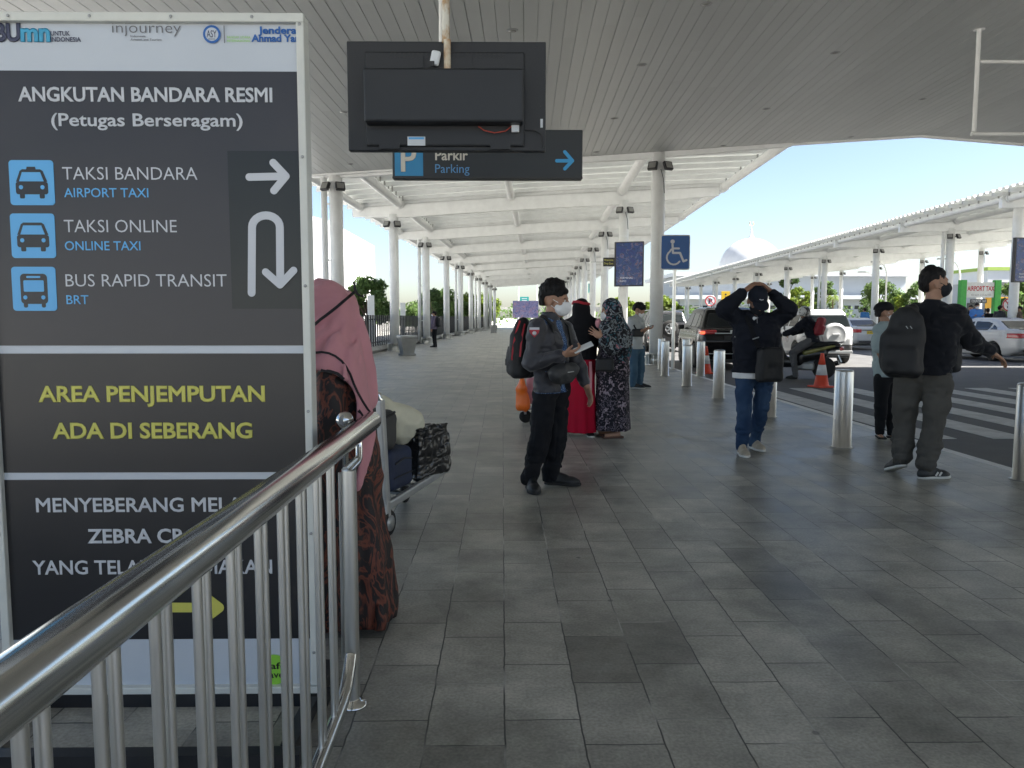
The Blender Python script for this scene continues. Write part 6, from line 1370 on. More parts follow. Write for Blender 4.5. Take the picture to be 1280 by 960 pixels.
def rider():
    p = Person('motorcycle rider in dark jacket with patterned pale helmet sitting on the scooter', MLOC, h=.010); p.t.rotation_euler = (0, 0, MRZ)
    f = vec(0, 1, 0); J = dict(tB=basis(f), hB=basis(vec(0, .95, -.2)), hk=1.0)
    J['pelvis'] = vec(0, .24, .96); J['chest'] = vec(0, .36, 1.26); J['neck'] = vec(0, .43, 1.44); J['head'] = vec(0, .50, 1.58)
    for s_, sx in (('l', -1), ('r', 1)):
        J['sh'+s_] = vec(sx*.18, .42, 1.39); J['el'+s_] = vec(sx*.30, .62, 1.17); J['wr'+s_] = vec(sx*.33, .88, 1.06); J['toe'+s_] = vec(0, 1, 0)
        J['hand'+s_] = (vec(0, 1, -.25), vec(0, -.3, -1), dict(curl=.7))
    J['hipl'] = vec(-.11, .30, .92); J['knl'] = vec(-.24, .66, .62); J['anl'] = vec(-.32, .56, .12)
    J['hipr'] = vec(.11, .30, .92); J['knr'] = vec(.20, .74, .72); J['anr'] = vec(.16, .66, .36)
    body_sdf(p, J).build('body', M['skin'], p.t); torso_sdf(p, J, .018, hem=J['pelvis'][2]-.08, fold=.01, arm_r=(.078, .066, .05)).build('jacket', M['navy_cloth'], p.t)
    F = trousers_sdf(p, J, .006, top=J['pelvis'][2]+.03, hem=.03, fold=.01, rad=(.105, .085, .062)); F.build('trousers', mat('grey_trousers', (.10, .10, .105), .85, var=.1), p.t)
    shoe(p, J['anl'], vec(-.1, 1, 0), [M['shoe_black'], M['rubber']], h=.009, lift=.003); shoe(p, J['anr'], vec(0, 1, 0), [M['shoe_black'], M['rubber']], h=.009, lift=.29)
    c = J['head']; F = SDF(c-.25, c+.25, .010); F.ell(c+vec(0, -.005, .03), (.125, .15, .14), J['hB'], 0); F.box(c+vec(0, .16, -.05), (.11, .08, .07), J['hB'], .03, .01, 's'); F.cut((0, 0, -1), -(c[2]-.08))
    F.build('helmet', ramp_mat('patterned_helmet', [(0, (.04, .04, .045)), (.45, (.05, .05, .05)), (.5, (.55, .55, .54)), (1, (.65, .65, .63))], 'noise', 11, .35, distort=1.5), p.t)
    t = thing('red_backpack', 'dark red backpack on the back of the motorcycle rider', 'backpack', MLOC, MRZ); c = J['chest']+vec(0, -.23, .0); F = SDF(c-.35, c+.35, .011); B = basis(vec(0, -1, -.3)); F.box(c, vec(.15, .085, .23), B, .075, .01); F.box(c+B[1]*.08-vec(0, 0, .07), vec(.11, .03, .11), B, .03, .03); F.folds(.006, (12, 12, 12), 4); F.build('pack', mat('dark_red_nylon', (.22, .012, .022), .6, var=.15, bump=.1), t)
    for sx in (-1, 1): strap(p, [J['chest']+vec(sx*.10, -.15, .2), J['neck']+vec(sx*.11, -.02, .06), J['chest']+vec(sx*.13, .14, .06), J['chest']+vec(sx*.15, .02, -.16)], .05, M['pack_black'], t, up=[(0, -1, .3), (0, 0, 1), (0, 1, .3), (sx, .5, 0)], name='shoulder_strap', th=.01)
rider()
# ================================================================== STREET FURNITURE
def bollard_build(root):
    b = MB(); b.lathe([(.105, 0), (.105, .008), (.093, .012), (.093, .79), (.090, .803), (.082, .81), (.002, .812)], n=32); b.build('post', M['brushed'], root)
    b = MB(); b.lathe([(.118, 0.001), (.118, .006), (.094, .009)], n=32); b.build('foot_ring', M['grey_steel'], root)
BOL = [(1052, 559, 'thick steel bollard standing between the man in the cap and the reaching man'), (1281, 600, 'steel bollard cut by the right edge of the picture'), (961, 521, 'steel bollard half hidden behind the leg of the man in the cap'),
       (898, 498, 'steel bollard just left of the man in the cap'), (858.5, 482.5, 'steel bollard standing right of the disabled parking sign pole, nearest of that cluster'), (875.5, 470.5, 'steel bollard beside the cone behind the black SUV'),
       (857, 464, 'short-looking steel bollard hidden behind the cluster near the black SUV'), (831, 470, 'steel bollard left of the disabled parking sign pole'), (826.5, 462, 'farthest steel bollard right beside the round white column'), (842.5, 466, None)]
proto = None
for u, v, lab in BOL:
    if lab is None: continue
    q = gnd(u, v)
    if proto is None: proto = thing('bollard', lab, 'bollard', (q.x, q.y, 0), 0, 'steel bollards along the kerb'); bollard_build(proto); o = proto
    else: o = copy_tree(proto); o.location = (q.x, q.y, 0); o['label'] = lab
    o.rotation_euler = (0, 0, random.uniform(0, 6))

M['cone_orange'] = mat('traffic_cone_orange', (.72, .075, .035), .45, var=.1, vscale=4)
M['cone_band'] = mat('traffic_cone_band', (.62, .63, .64), .4, var=.1, vscale=8)
q = gnd(1026.5, 484, ROAD_Z); cn = thing('traffic_cone', 'orange and white traffic cone on the road behind the scooter', 'cone', (q.x, q.y, ROAD_Z), .3, 'orange traffic cones')
b = MB(); b.bbox((0, 0, .018), (.40, .40, .036), .012); b.lathe([(.165, .03), (.15, .06), (.115, .26)], n=24); b.lathe([(.076, .48), (.036, .70), (.032, .72), (.02, .722)], n=24); b.build('cone_body', M['cone_orange'], cn)
b = MB(); b.lathe([(.1155, .26), (.0765, .48)], n=24); b.build('white_band', M['cone_band'], cn)
c2 = copy_tree(cn); q = gnd(882, 467, ROAD_Z); c2.location = (q.x, q.y, ROAD_Z); c2.rotation_euler = (0, 0, .1); c2['label'] = 'orange and white traffic cone beside the black SUV'

def disc_sign(name, label, u, v, Y, r, txt, zbase, group=None, slash=True):
    p = at(u, v, Y); t = thing(name, label, 'sign', (p.x, Y, zbase), 0, group); z = p.z-zbase
    b = MB(); b.tube([(0, .03, 0), (0, .03, z+r)], .03, 10); b.build('pole', M['white_steel'], t)
    b = MB(); b.lathe([(r, 0), (r, -.015), (r*.8, -.016), (.002, -.0161)], (0, 0, z), 32, 'y'); b.build('plate', M['cone_band'], t)
    b = MB(); b.lathe([(r*.80, -.0165), (r*.80, -.02), (r*.98, -.02), (r*.98, -.0165)], (0, 0, z), 32, 'y', caps=False)
    if slash: b.box((0, -.027, z), (r*1.7, .004, r*.14), Matrix.Rotation(R(45), 3, 'Y'))
    b.build('red_ring', mat('sign_red', (.45, .012, .02), .4), t)
    text('letter', txt, r*.95, M['letter_navy'], t, (0, -.021, z-r*.47), 'CENTER', .04); return t
disc_sign('no_parking_sign', 'round red ringed no parking sign with a crossed P above the black SUV', 888, 376, 42, .30, 'P', ROAD_Z)
disc_sign('no_stopping_sign', 'round red ringed sign with a crossed S near the airport taxi board', 1261, 381, 36.5, .32, 'S', .2)

# disabled parking sign
YD = 20.0; p0 = at(844, 315.5, YD); DS = thing('disabled_parking_sign', 'blue square sign with white wheelchair symbol on a steel pole', 'sign', (p0.x, YD, 0)); z = p0.z; s = .76
b = MB(); b.tube([(0, .04, 0.001), (0, .04, z+.3)], .045, 14); b.lathe([(.13, .001), (.13, .012), (.05, .02)], (0, .04, 0), 16); b.build('pole', M['brushed'], DS)
b = MB(); b.prism(rrect((0, z), s, s*1.18, .05), -.012, .012); b.build('plate', M['cone_band'], DS)
b = MB(); b.prism(rrect((0, z), s*.94, s*1.11, .04), -.016, -.0125); b.build('blue_face', mat('sign_blue_dark', (.015, .09, .30), .4, var=.1, vscale=3), DS)
b = MB(); st = .055; P = lambda x, y: (x*s, z+y*s)
b.prism([(P(-.10, .36)[0]+.055*math.cos(a*.4), P(0, .36)[1]+.055*math.sin(a*.4)) for a in range(16)], -.0195, -.0165)
b.stroke([P(-.10, .26), P(-.08, -.02), P(.16, -.02), P(.28, -.30), P(.38, -.26)], st, -.019, -.0165)
b.stroke([P(-.09, .13), P(.12, .13)], st*.9, -.0205, -.0195); b.stroke([P(-.14, .10)]+[P(-.05+.24*math.cos(R(q)), -.17+.24*math.sin(R(q))) for q in range(125, 345, 20)], st*.8, -.0225, -.0208, n=6); b.build('wheelchair_symbol', M['letter_white'], DS)

# advertising screens on columns
ad = ramp_mat('advert_screen_picture', [(0, (.006, .008, .03)), (.38, (.010, .02, .09)), (.46, (.012, .035, .11)), (.52, (.006, .012, .045)), (.58, (.05, .075, .16)), (.62, (.09, .04, .05)), (.66, (.008, .02, .07)), (1, (.06, .13, .22))], 'noise', 4.2, .2, detail=9, distort=1.2, emit=.12)
def ad_screen(label, u0, v0, u1, v1, Y, rz, pole=False, zb=0):
    a, c = at(u0, v0, Y), at(u1, v1, Y); w_ = (c.x-a.x)/math.cos(rz); h_ = a.z-c.z; t = thing('advert_screen', label, 'screen', ((a.x+c.x)/2, Y, 0), rz, 'digital advert screens')
    zc = (a.z+c.z)/2; b = MB(); b.bbox((0, .06, zc), (w_, .14, h_), .015); b.build('casing', M['black_metal'], t); b = MB(); b.box((0.015, -.012, zc), (w_*.90, .004, h_*.95)); b.build('picture', ad, t)
    b = MB(); b.box((-.2, .2, zc+.4), (.4, .25, .1)); b.box((-.2, .2, zc-.4), (.4, .25, .1)); b.build('wall_bracket', M['black_metal'], t)
    text('lettering', 'TERMINAL', .07, M['letter_white'], t, (-w_*.3, -.0155, zc-h_*.33), 'LEFT', .0, width=w_*.45); text('lettering', 'INFO', .07, M['letter_white'], t, (-w_*.3, -.0155, zc-h_*.40), 'LEFT', 0, width=w_*.22)
    if pole: b = MB(); b.tube([(pole, .2, zb), (pole, .2, a.z+1.5)], .19, 18); b.build('pole', M['white_steel'], t)
    return t
ad_screen('tall bluish advert screen hung on a canopy column above the women', 769, 302, 803, 358, 30.4, R(-18))
ad_screen('tall bluish advert screen cut by the right edge above the taxis', 1267, 297, 1302, 353, 33.0, R(10), -.05-.55+.2, .2)
# small black drop-zone sign on a column
YW = 39.0; a, c = at(754, 322, YW), at(768, 333, YW); DZ = thing('drop_zone_sign', 'small black sign lettered Welcome Drop Zone sticking out from a column', 'sign', ((a.x+c.x)/2, YW, 0))
b = MB(); b.bbox((0, 0, (a.z+c.z)/2), (c.x-a.x, .08, a.z-c.z), .01); b.build('board', M['black_metal'], DZ); b = MB(); b.tube([(-.9, .02, (a.z+c.z)/2), (-.25, .02, (a.z+c.z)/2)], .02, 6); b.build('arm', M['grey_steel'], DZ)
for k, s in enumerate(('Welcome', 'Drop Zone')): text('lettering', s, .10, M['letter_yellow'], DZ, (-.24, -.0415, (a.z+c.z)/2+.05-k*.17), 'LEFT', .0, width=.46)
# yellow pictogram sign on the island
p0 = at(907, 372, 58); YS_ = thing('pedestrian_sign', 'yellow sign with a black figure on the far island', 'sign', (p0.x, 58, .2)); z = p0.z-.2
b = MB(); b.tube([(0, .04, 0), (0, .04, z)], .04, 8); b.build('pole', M['white_steel'], YS_); b = MB(); b.bbox((0, 0, z), (.66, .03, .95), .01); b.build('plate', mat('sign_yellow', (.62, .40, .02), .45), YS_)
b = MB(); b.stroke([(0, z+.05), (0, z-.12), (-.1, z-.34)], .10, -.02, -.016); b.stroke([(0, z-.1), (.1, z-.34)], .09, -.024, -.0215); b.prism([(.07*math.cos(k), z+.24+.07*math.sin(k)) for k in np.linspace(0, 5.8, 12)], -.02, -.016); b.build('figure', M['black_metal'], YS_)

# ---- litter bins
def litter_bin(label, u, v, rz):
    q = gnd(u, v); t = thing('litter_bin', label, 'bin', (q.x, q.y, 0), rz, 'grey litter bins by the left columns')
    b = MB(); b.bbox((0, 0, .04), (.52, .40, .07), .01); V = []
    for z_, w_, d_ in ((.07, .40, .32), (.62, .60, .44)): V += [(-w_/2, -d_/2, z_), (w_/2, -d_/2, z_), (w_/2, d_/2, z_), (-w_/2, d_/2, z_)]
    b.add(V, [(3, 2, 1, 0), (4, 5, 6, 7), (0, 1, 5, 4), (1, 2, 6, 5), (2, 3, 7, 6), (3, 0, 4, 7)]); b.build('bin_body', M['concrete'], t)
    b = MB(); b.bbox((0, 0, .675), (.64, .48, .09), .02); b.build('lid', M['grey_steel'], t); b = MB(); b.box((0, -.195, .52), (.28, .01, .10)); b.build('opening', M['black_metal'], t); return t
litter_bin('grey tapered litter bin beside the nearest full left column', 509, 444.5, .5)
litter_bin('small far grey litter bin among the distant left columns', 617, 416.5, .2)

# ---- fence along the left edge, panels and planting
FX = lambda y: -6.35+.047*y
fz = thing('picket_fence', 'black picket fence on a low kerb wall along the left columns', 'fence')
b = MB(); y = 20.0
while y < 104: b.box((FX(y), y, .82), (.045, .17, 1.25)); y += .42
b.build('pickets', M['black_metal'], fz)
b = MB()
for z_ in (.38, 1.28): b.tube([(FX(20)-.04, 20, z_), (FX(104)-.04, 104, z_)], .025, 6)
b.build('rails', M['black_metal'], fz)
b = MB(); b.tube([(FX(20), 20, .10), (FX(104), 104, .10)], .16, 4, smooth=False); b.build('low_wall', M['concrete'], fz)
def slab(label, u, v, h_, w_):
    q = gnd(u, v); t = thing('panel_post', label, 'post', (q.x, q.y, 0), .15, 'white panel posts by the fence'); b = MB(); b.bbox((0, 0, h_/2+.03), (w_, .12, h_), .01); b.build('panel', M['white_steel'], t); b = MB(); b.bbox((0, 0, .03), (w_+.12, .3, .06), .01); b.build('foot', M['concrete'], t); return t
slab('white panel post in front of the fence nearest the pink headscarf', 464.5, 435, 2.3, .30)
slab('white panel post leaning by the column with the grey litter bin', 504, 429, 2.1, .27)

# ---- luggage trolleys
M['alu'] = mat('brushed_aluminium', (.55, .56, .56), .35, .7, var=.1)
M['navy_bag'] = mat('navy_suitcase', (.018, .028, .065), .7, var=.15, bump=.15, bscale=120)
M['grey_bag'] = mat('dark_grey_suitcase', (.055, .054, .054), .7, var=.15, bump=.15, bscale=120)
M['cream_sack'] = mat('cream_sack', (.66, .635, .50), .75, var=.07, vscale=9, bump=.2, bscale=25)
M['bin_bag'] = mat('black_plastic_film', (.012, .012, .013), .24, var=.1, bump=.04, bscale=60, spec=.6)
def trolley(label, loc, rz):
    """heading +y: deck in front, push frame at the back (y = 0)"""
    t = thing('luggage_trolley', label, 'trolley', loc, rz, 'airport luggage trolleys')
    for sx in (-1, 1):
        b = MB(); b.bbox((sx*.27, -.02, .48), (.045, .055, .76), .012, Matrix.Rotation(R(5), 3, 'X')); b.build('upright', M['alu'], t)
        b = MB(); b.bbox((sx*.27, .50, .215), (.04, 1.02, .055), .012, Matrix.Rotation(R(3), 3, 'X')); b.build('deck_rail', M['alu'], t)
        b = MB(); b.tube([(sx*.27, .0, .25), (sx*.27, -.02, .12)], .02, 8); b.build('wheel_fork', M['grey_steel'], t)
        b = MB(); b.lathe([(.03, -.022), (.075, -.022), (.082, -.012), (.082, .012), (.075, .022), (.03, .022)], (sx*.27, .02, .083), 20, 'x'); w_ = b.build('wheel', M['rubber'], t); b = MB(); b.lathe([(.004, -.018), (.05, -.018), (.05, .018), (.004, .018)], (sx*.27+sx*.008, .02, .083), 16, 'x'); b.build('hub', M['grey_steel'], w_)
    b = MB(); b.tube([(-.27, -.055, .85), (-.27, -.065, .885), (-.22, -.07, .905), (.22, -.07, .905), (.27, -.065, .885), (.27, -.055, .85)], .019, 12); b.build('handle', M['chrome'], t)
    b = MB()
    for y in (.08, .3, .52, .74, .95): b.bbox((0, y, .20+.03*y), (.50, .05, .018), .005)
    b.build('deck_slats', M['grey_steel'], t); b = MB(); b.bbox((0, -.03, .42), (.5, .02, .16), .006); b.build('advert_plate', M['cone_band'], t)
    b = MB(); b.lathe([(.02, -.018), (.06, -.018), (.065, 0), (.06, .018), (.02, .018)], (0, .84, .066), 18, 'x'); b.tube([(0, .84, .06), (0, .80, .2)], .018, 8); b.build('front_wheel', M['rubber'], t); return t
TL = gnd(487, 668); TRZ = -R(18)
tr = trolley('silver luggage trolley stacked with bags beside the woman in pink', (TL.x-.27, TL.y+.03, 0), TRZ)
mT = Matrix.Translation(tr.location) @ Matrix.Rotation(TRZ, 4, 'Z')
def on_trolley(name, label, cat, F, m, part): 
    t = thing(name, label, cat, tr.location, TRZ); F.build(part, m, t); return t
F = SDF((-.35, -.05, .1), (.4, 1.2, 1.1), .011); F.box((0, .30, .37), vec(.25, .17, .135), np.eye(3), .05, .01); F.box((.0, .14, .37), vec(.2, .03, .10), np.eye(3), .02, .02); F.folds(.006, (10, 10, 10), 3)
t = on_trolley('navy_suitcase', 'navy suitcase lying at the bottom of the loaded trolley', 'suitcase', F, M['navy_bag'], 'case'); b = MB(); b.tube([(.253, .18, .42), (.258, .30, .44), (.253, .42, .42)], .006, 6); b.tube([(.253, .16, .33), (.258, .30, .335), (.253, .44, .33)], .004, 6); b.build('case_zip', M['black_plastic'], t)
F = SDF((-.35, -.05, .4), (.4, 1.2, 1.3), .011); F.box((.0, .20, .635), vec(.22, .12, .135), np.array(Matrix.Rotation(R(8), 3, 'X')), .07, .01); F.folds(.006, (10, 10, 10), 5); t = on_trolley('grey_suitcase', 'dark grey soft bag on top of the navy suitcase', 'bag', F, M['grey_bag'], 'bag_body'); b = MB(); b.tube([(.20, .10, .72), (.235, .18, .74), (.20, .28, .74)], .010, 6); b.build('bag_handle', M['black_plastic'], t)
F = SDF((-.45, .0, .35), (.5, 1.3, 1.3), .011); F.cone((-.02, .40, .74), (.12, .62, .60), .10, .135, .05); F.cone((-.1, .28, .80), (-.02, .40, .74), .05, .095, .05); F.folds(.018, (6, 6, 6), 2); F.folds(.009, (17, 17, 17), 7); F.folds(.004, (34, 34, 20), 4, octs=1); on_trolley('cream_sack', 'bulging cream coloured sack on top of the trolley load', 'sack', F, M['cream_sack'], 'sack_body')
F = SDF((-.45, .3, .1), (.5, 1.5, 1.1), .008); F.box((.06, .78, .425), vec(.24, .20, .180), np.array(Matrix.Rotation(R(10), 3, 'Z')), .025, .01); F.folds(.018, (7, 7, 5), 4, octs=2); F.folds(.007, (40, 14, 9), 9, octs=2); F.crease(.022, (9, 9, 6), 5, .14); F.crease(.014, (20, 20, 9), 8, .14); F.crease(.010, (8, 8, 26), 11, .14)
t = on_trolley('wrapped_box', 'box wrapped in shiny black plastic at the front of the trolley', 'parcel', F, M['bin_bag'], 'wrapping'); b = MB(); b.bbox((-.10, .66, .625), (.14, .10, .025), .01, Matrix.Rotation(R(20), 3, 'X')); b.build('paper_tag', M['sticker'], t)

TB = gnd(660, 535); t2_ = copy_tree(tr); t2_.location = (TB.x+.02, TB.y+.2, 0); t2_.rotation_euler = (0, 0, R(-78)); t2_['label'] = 'luggage trolley half hidden behind the man with the phone'
q = at(653, 493, TB.y-.22); t = thing('orange_bag', 'orange plastic carrier bag hanging on the trolley behind the man', 'bag', (q.x, q.y, 0)); z = q.z
F = SDF((-.2, -.2, z-.3), (.2, .2, z+.3), .009); F.cone((.01, 0, z-.13), (0, 0, z+.05), .085, .06, .01, flat=((0, 1, 0), .6)); F.cone((0, 0, z+.08), (0, 0, z+.21), .05, .015, .04); F.folds(.016, (14, 14, 5), 3); F.build('bag_body', mat('orange_plastic_bag', (.80, .16, .015), .4, var=.08, bump=.2, bscale=30), t)
F = SDF((-.25, -.25, .2), (.6, .45, 1.0), .010); F.box((.22, .16, .47), vec(.17, .12, .16), np.eye(3), .06, .01); F.folds(.01, (9, 9, 9), 3); t = thing('pink_bag', 'pink and white bag lying on the half hidden trolley', 'bag', (q.x, q.y, 0)); F.build('bag_body', M['pink_cloth'], t)

# ---- airport taxi counter
YA = 44.0; a = at(1203, 350, YA); c = at(1250, 400, YA); AT = thing('taxi_counter_sign', 'airport taxi board with red lettering between two green posts', 'sign', (0, 0, 0)); grn = mat('green_post_paint', (.035, .33, .045), .45, var=.1)
for u in (1203.5, 1246.5): x_ = at(u, 350, YA).x; b = MB(); b.bbox((x_, YA, (a.z+.2)/2), (.36, .3, a.z-.2), .02); b.build('green_post', grn, AT)
q0, q1 = at(1207, 353, YA), at(1244, 372, YA); b = MB(); b.bbox(((q0.x+q1.x)/2, YA-.02, (q0.z+q1.z)/2), (q1.x-q0.x, .1, q0.z-q1.z), .01); b.build('board', M['cone_band'], AT)
k_ = YA/F_PX; q = at(1225.5, 363.5, YA); text('lettering', 'AIRPORT TAXI', 6*k_, mat('letter_red', (.42, .02, .03), .5), AT, (q.x, YA-.0725, q.z), 'CENTER', .03, width=35*k_)
q = at(1225.5, 370, YA); text('lettering', 'TICKET COUNTER', 2.2*k_, M['letter_grey'], AT, (q.x, YA-.0725, q.z), 'CENTER', 0, width=26*k_)
q0, q1 = at(1213, 374, YA), at(1233, 379, YA); b = MB(); b.box(((q0.x+q1.x)/2, YA, (q0.z+q1.z)/2), (q1.x-q0.x, .06, q0.z-q1.z)); b.build('small_board', M['black_metal'], AT); text('lettering', 'COUNTER TAXI', 3.2*k_, M['letter_white'], AT, ((q0.x+q1.x)/2, YA-.0325, q1.z+.05), 'CENTER', .02, width=18*k_)
b = MB(); b.bbox(((a.x+c.x)/2, YA+.5, .75), (1.9, .6, 1.1), .02); b.build('desk', M['cone_band'], AT)

# ---- people farther off
def bystander(label, u, v, Y, H, face, top, pants, zb=.2, hairm='hair', mask=True, group=None, arms=None, hijab=None, extra=None):
    q = at(u, v, Y); p = Person(label, (q.x, Y, zb), h=.018, group=group); J = std_joints(H, face); k = J['k']
    if arms: 
        f, r = J['f'], J['r']
        for s_, sx in (('l', -1), ('r', 1)): J['el'+s_] = J['sh'+s_]+(-vec(0, 0, .27)+r*sx*.05)*k; J['wr'+s_] = J['el'+s_]+(f*.22+vec(0, 0, .06)-r*sx*.08)*k; J['hand'+s_] = (f+vec(0, 0, .2), vec(0, 0, 1), dict(curl=.5))
    J['hk'] = 1.06; body_sdf(p, J, k, h=.014).build('body', M['skin'], p.t); torso_sdf(p, J, .016, k, hem=J['pelvis'][2]-.06, fold=.008, arm_r=(.074, .064, .05)).build('shirt', top, p.t)
    trousers_sdf(p, J, .004, k, top=J['pelvis'][2]+.05, hem=.03, fold=.008).build('trousers', pants, p.t)
    for s_ in 'lr': shoe(p, J['an'+s_], J['toe'+s_], [M['shoe_black'], M['rubber']], h=.014)
    if hijab is None: hair_sdf(p, J, k, hs=.012, rough=.008).build('hair', M[hairm], p.t)
    if mask: mask_sdf(p, J, k, hs=.011).build('face_mask', M['mask_white'], p.t)
    if extra: extra(p, J)
    return p
def pack_on(col, lab):
    def f_(p, J):
        t = thing('backpack', lab, 'backpack', p.base); c = J['chest']-J['f']*.22-vec(0, 0, .02); F = SDF(c-.4, c+.4, .018); F.box(c, vec(.15, .09, .23), J['tB'], .07, .01); F.build('pack', col, t)
    return f_
fm = gnd(543, 434); bystander('distant man in purple-grey top with backpack standing by a left column', 543, 400, fm.y, 1.62, R(75), mat('purple_grey_top', (.13, .11, .16), .85), M['black_cloth'], 0, extra=pack_on(M['pack_black'], 'black backpack of the distant man by the left column'))
blue = mat('sky_blue_jacket', (.06, .20, .52), .7, var=.1); bystander('man in blue shirt seen from behind above the roof of the far taxi', 1081, 390, 45, 1.7, R(10), mat('blue_shirt', (.05, .17, .40), .8), M['black_cloth'], mask=False)
bystander('masked man in light blue and white jacket at the airport taxi board', 1221, 385, 33.5, 1.76, R(170), blue, M['navy_cloth'], arms=True)
bystander('dark haired man in black standing left of the light blue jacket', 1214, 385, 35.5, 1.7, R(120), M['black_cloth'], M['black_cloth'], mask=False)
bystander('shorter person in black standing right of the light blue jacket', 1235, 385, 34.5, 1.55, R(-20), M['black_cloth'], M['navy_cloth'], mask=False)
bystander('person in shiny black jacket standing by the white post', 1250, 385, 33.5, 1.66, R(-70), M['black_plastic'], M['black_cloth'], mask=False)
bystander('man in brown shirt at the right edge beyond the taxi', 1275, 385, 33.0, 1.62, R(60), mat('brown_shirt', (.12, .09, .07), .85), M['black_cloth'], mask=False)
# ================================================================== BACKGROUND
M['bark'] = mat('bark', (.12, .09, .065), .9, var=.25, vscale=10, bump=.4, bscale=30)
def leaf_mat(name, a, b_):
    m = mat(name, a, .6, c2=b_, vscale=1.6, var=0, spec=.3); n = m.node_tree.nodes; L = m.node_tree.links; p = n['Principled BSDF']
    g = n.new('ShaderNodeNewGeometry'); mr = n.new('ShaderNodeMapRange'); mr.inputs['To Min'].default_value = .6; mr.inputs['To Max'].default_value = 1.4; L.new(g.outputs['Random Per Island'], mr.inputs[0])
    mx = n.new('ShaderNodeMix'); mx.data_type = 'RGBA'; mx.blend_type = 'MULTIPLY'; mx.inputs[0].default_value = 1; src = p.inputs['Base Color'].links[0].from_socket
    L.new(src, mx.inputs[6]); L.new(mr.outputs[0], mx.inputs[7]); L.new(mx.outputs[2], p.inputs['Base Color'])
    tr_ = n.new('ShaderNodeBsdfTranslucent'); L.new(mx.outputs[2], tr_.inputs[0]); ms = n.new('ShaderNodeMixShader'); ms.inputs[0].default_value = .5; out = n['Material Output']
    L.new(p.outputs[0], ms.inputs[1]); L.new(tr_.outputs[0], ms.inputs[2]); L.new(ms.outputs[0], out.inputs[0]); return m
LEAF = [leaf_mat('leaf_green', (.075, .13, .035), (.12, .19, .06)), leaf_mat('leaf_lime', (.09, .15, .02), (.17, .22, .03)), leaf_mat('leaf_dark', (.05, .10, .03), (.09, .14, .05))]
def leaves(centers, radii, n_each, size, squash=.8):
    V = []; cn = []
    for c, r in zip(centers, radii):
        n = int(n_each*.55*r*r/ (np.mean(radii)**2)); d = RNG.normal(size=(n, 3)); d /= np.linalg.norm(d, axis=1)[:, None]; rad = r*1.15*(RNG.random(n)**.6)[:, None]
        P = np.array(c)+d*rad*np.array([1, 1, squash]); nrm = d+RNG.normal(size=(n, 3))*.7; nrm /= np.linalg.norm(nrm, axis=1)[:, None]
        u_ = np.cross(nrm, RNG.normal(size=(n, 3))); u_ /= np.linalg.norm(u_, axis=1)[:, None]; v_ = np.cross(nrm, u_); s_ = size*(.6+.8*RNG.random(n))[:, None]
        V.append(np.stack([P-u_*s_, P+v_*s_*.5, P+u_*s_, P-v_*s_*.5], 1).reshape(-1, 3))
    V = np.concatenate(V); nq = len(V)//4; return V, np.arange(nq*4), np.full(nq, 4)
def tree(label, x, y, h, r, kind=0, trunk=.35, n=260, size=.16, zb=-.12, name='tree', blobs=20):
    t = thing(name, label, 'tree', (x, y, zb), random.uniform(0, 6), None); th = h*trunk; rnd = random.Random(int(x*31+y*7)); b = MB(); top = Vector((rnd.uniform(-.2, .2), rnd.uniform(-.2, .2), h*.78))
    pts = [Vector((0, 0, 0)), Vector((.05, .03, th*.5)), Vector((top.x*.4, top.y*.4, th)), top]; b.tube(pts, [h*.026, h*.022, h*.017, h*.005], 9); cs, rs = [], []
    for k in range(blobs):
        a = k*2.4+rnd.uniform(-.4, .4); e = rnd.uniform(.0, 1); rr = r*(.35+.55*math.sin(math.pi*min(1, .15+.8*e)))*rnd.uniform(.75, 1.05); c = Vector((math.cos(a)*rr, math.sin(a)*rr, th*.95+(h-th)*(.1+.78*e))); cs.append(c); rs.append(r*rnd.uniform(.17, .33))
        s0 = pts[2].lerp(top, max(0, e-.35)); b.tube([s0, s0.lerp(c, .5)+Vector((0, 0, .1)), c], [h*.010, h*.006, h*.003], 6)
    cs.append(Vector((top.x, top.y, h*.90))); rs.append(r*.42); b.build('trunk', M['bark'], t)
    me = raw_mesh('crown', *leaves(cs, rs, n, size), LEAF[kind], smooth=False); link(bpy.data.objects.new('crown', me), t); return t
def palm(label, x, y, h, zb=-.12):
    t = thing('palm_tree', label, 'tree', (x, y, zb)); b = MB(); b.tube([(0, 0, 0), (.05, 0, h*.5), (.02, .05, h)], [.13, .10, .08], 10); b.build('trunk', M['bark'], t); V = []; Fc = []
    for k in range(15):
        a = k*2.39; el_ = 1.0-.09*k; pr = None
        for s in range(9):
            q = s/8; d = 1.5*q; z = h+d*math.sin(el_)*(1-q*.3)-1.1*q*q; rr = d*math.cos(el_)*.9+.05
            P = Vector((math.cos(a)*rr, math.sin(a)*rr, z)); sd = Vector((-math.sin(a), math.cos(a), 0))
            if pr is not None and s > 1:
                for sg in (-1, 1):
                    i = len(V); w_ = .38*math.sin(math.pi*min(1, q*.9+.08)); V += [pr, P, P+sd*sg*w_+Vector((0, 0, -.18*w_-.1))]; Fc.append((i, i+1, i+2))
            pr = P
    b = MB(); b.add(V, Fc); b.build('fronds', LEAF[1], t); return t
X_ = lambda u, Y: at(u, 400, Y).x
tree('bushy green tree beyond the fence beside the pink headscarf', X_(460, 44), 44, 3.7, 1.45, 0, .2, 420, .13)
tree('broad green tree beyond the fence behind the distant man', X_(556, 78), 78, 4.0, 2.4, 0, .2, 420, .2)
tree('small dark tree beyond the fence just left of the distant man', X_(541, 62), 62, 3.7, 1.2, 2, .3, 320, .16)
tree('low green tree beyond the fence between far left columns', X_(583, 92), 92, 4.0, 2.2, 1, .25, 360, .2)
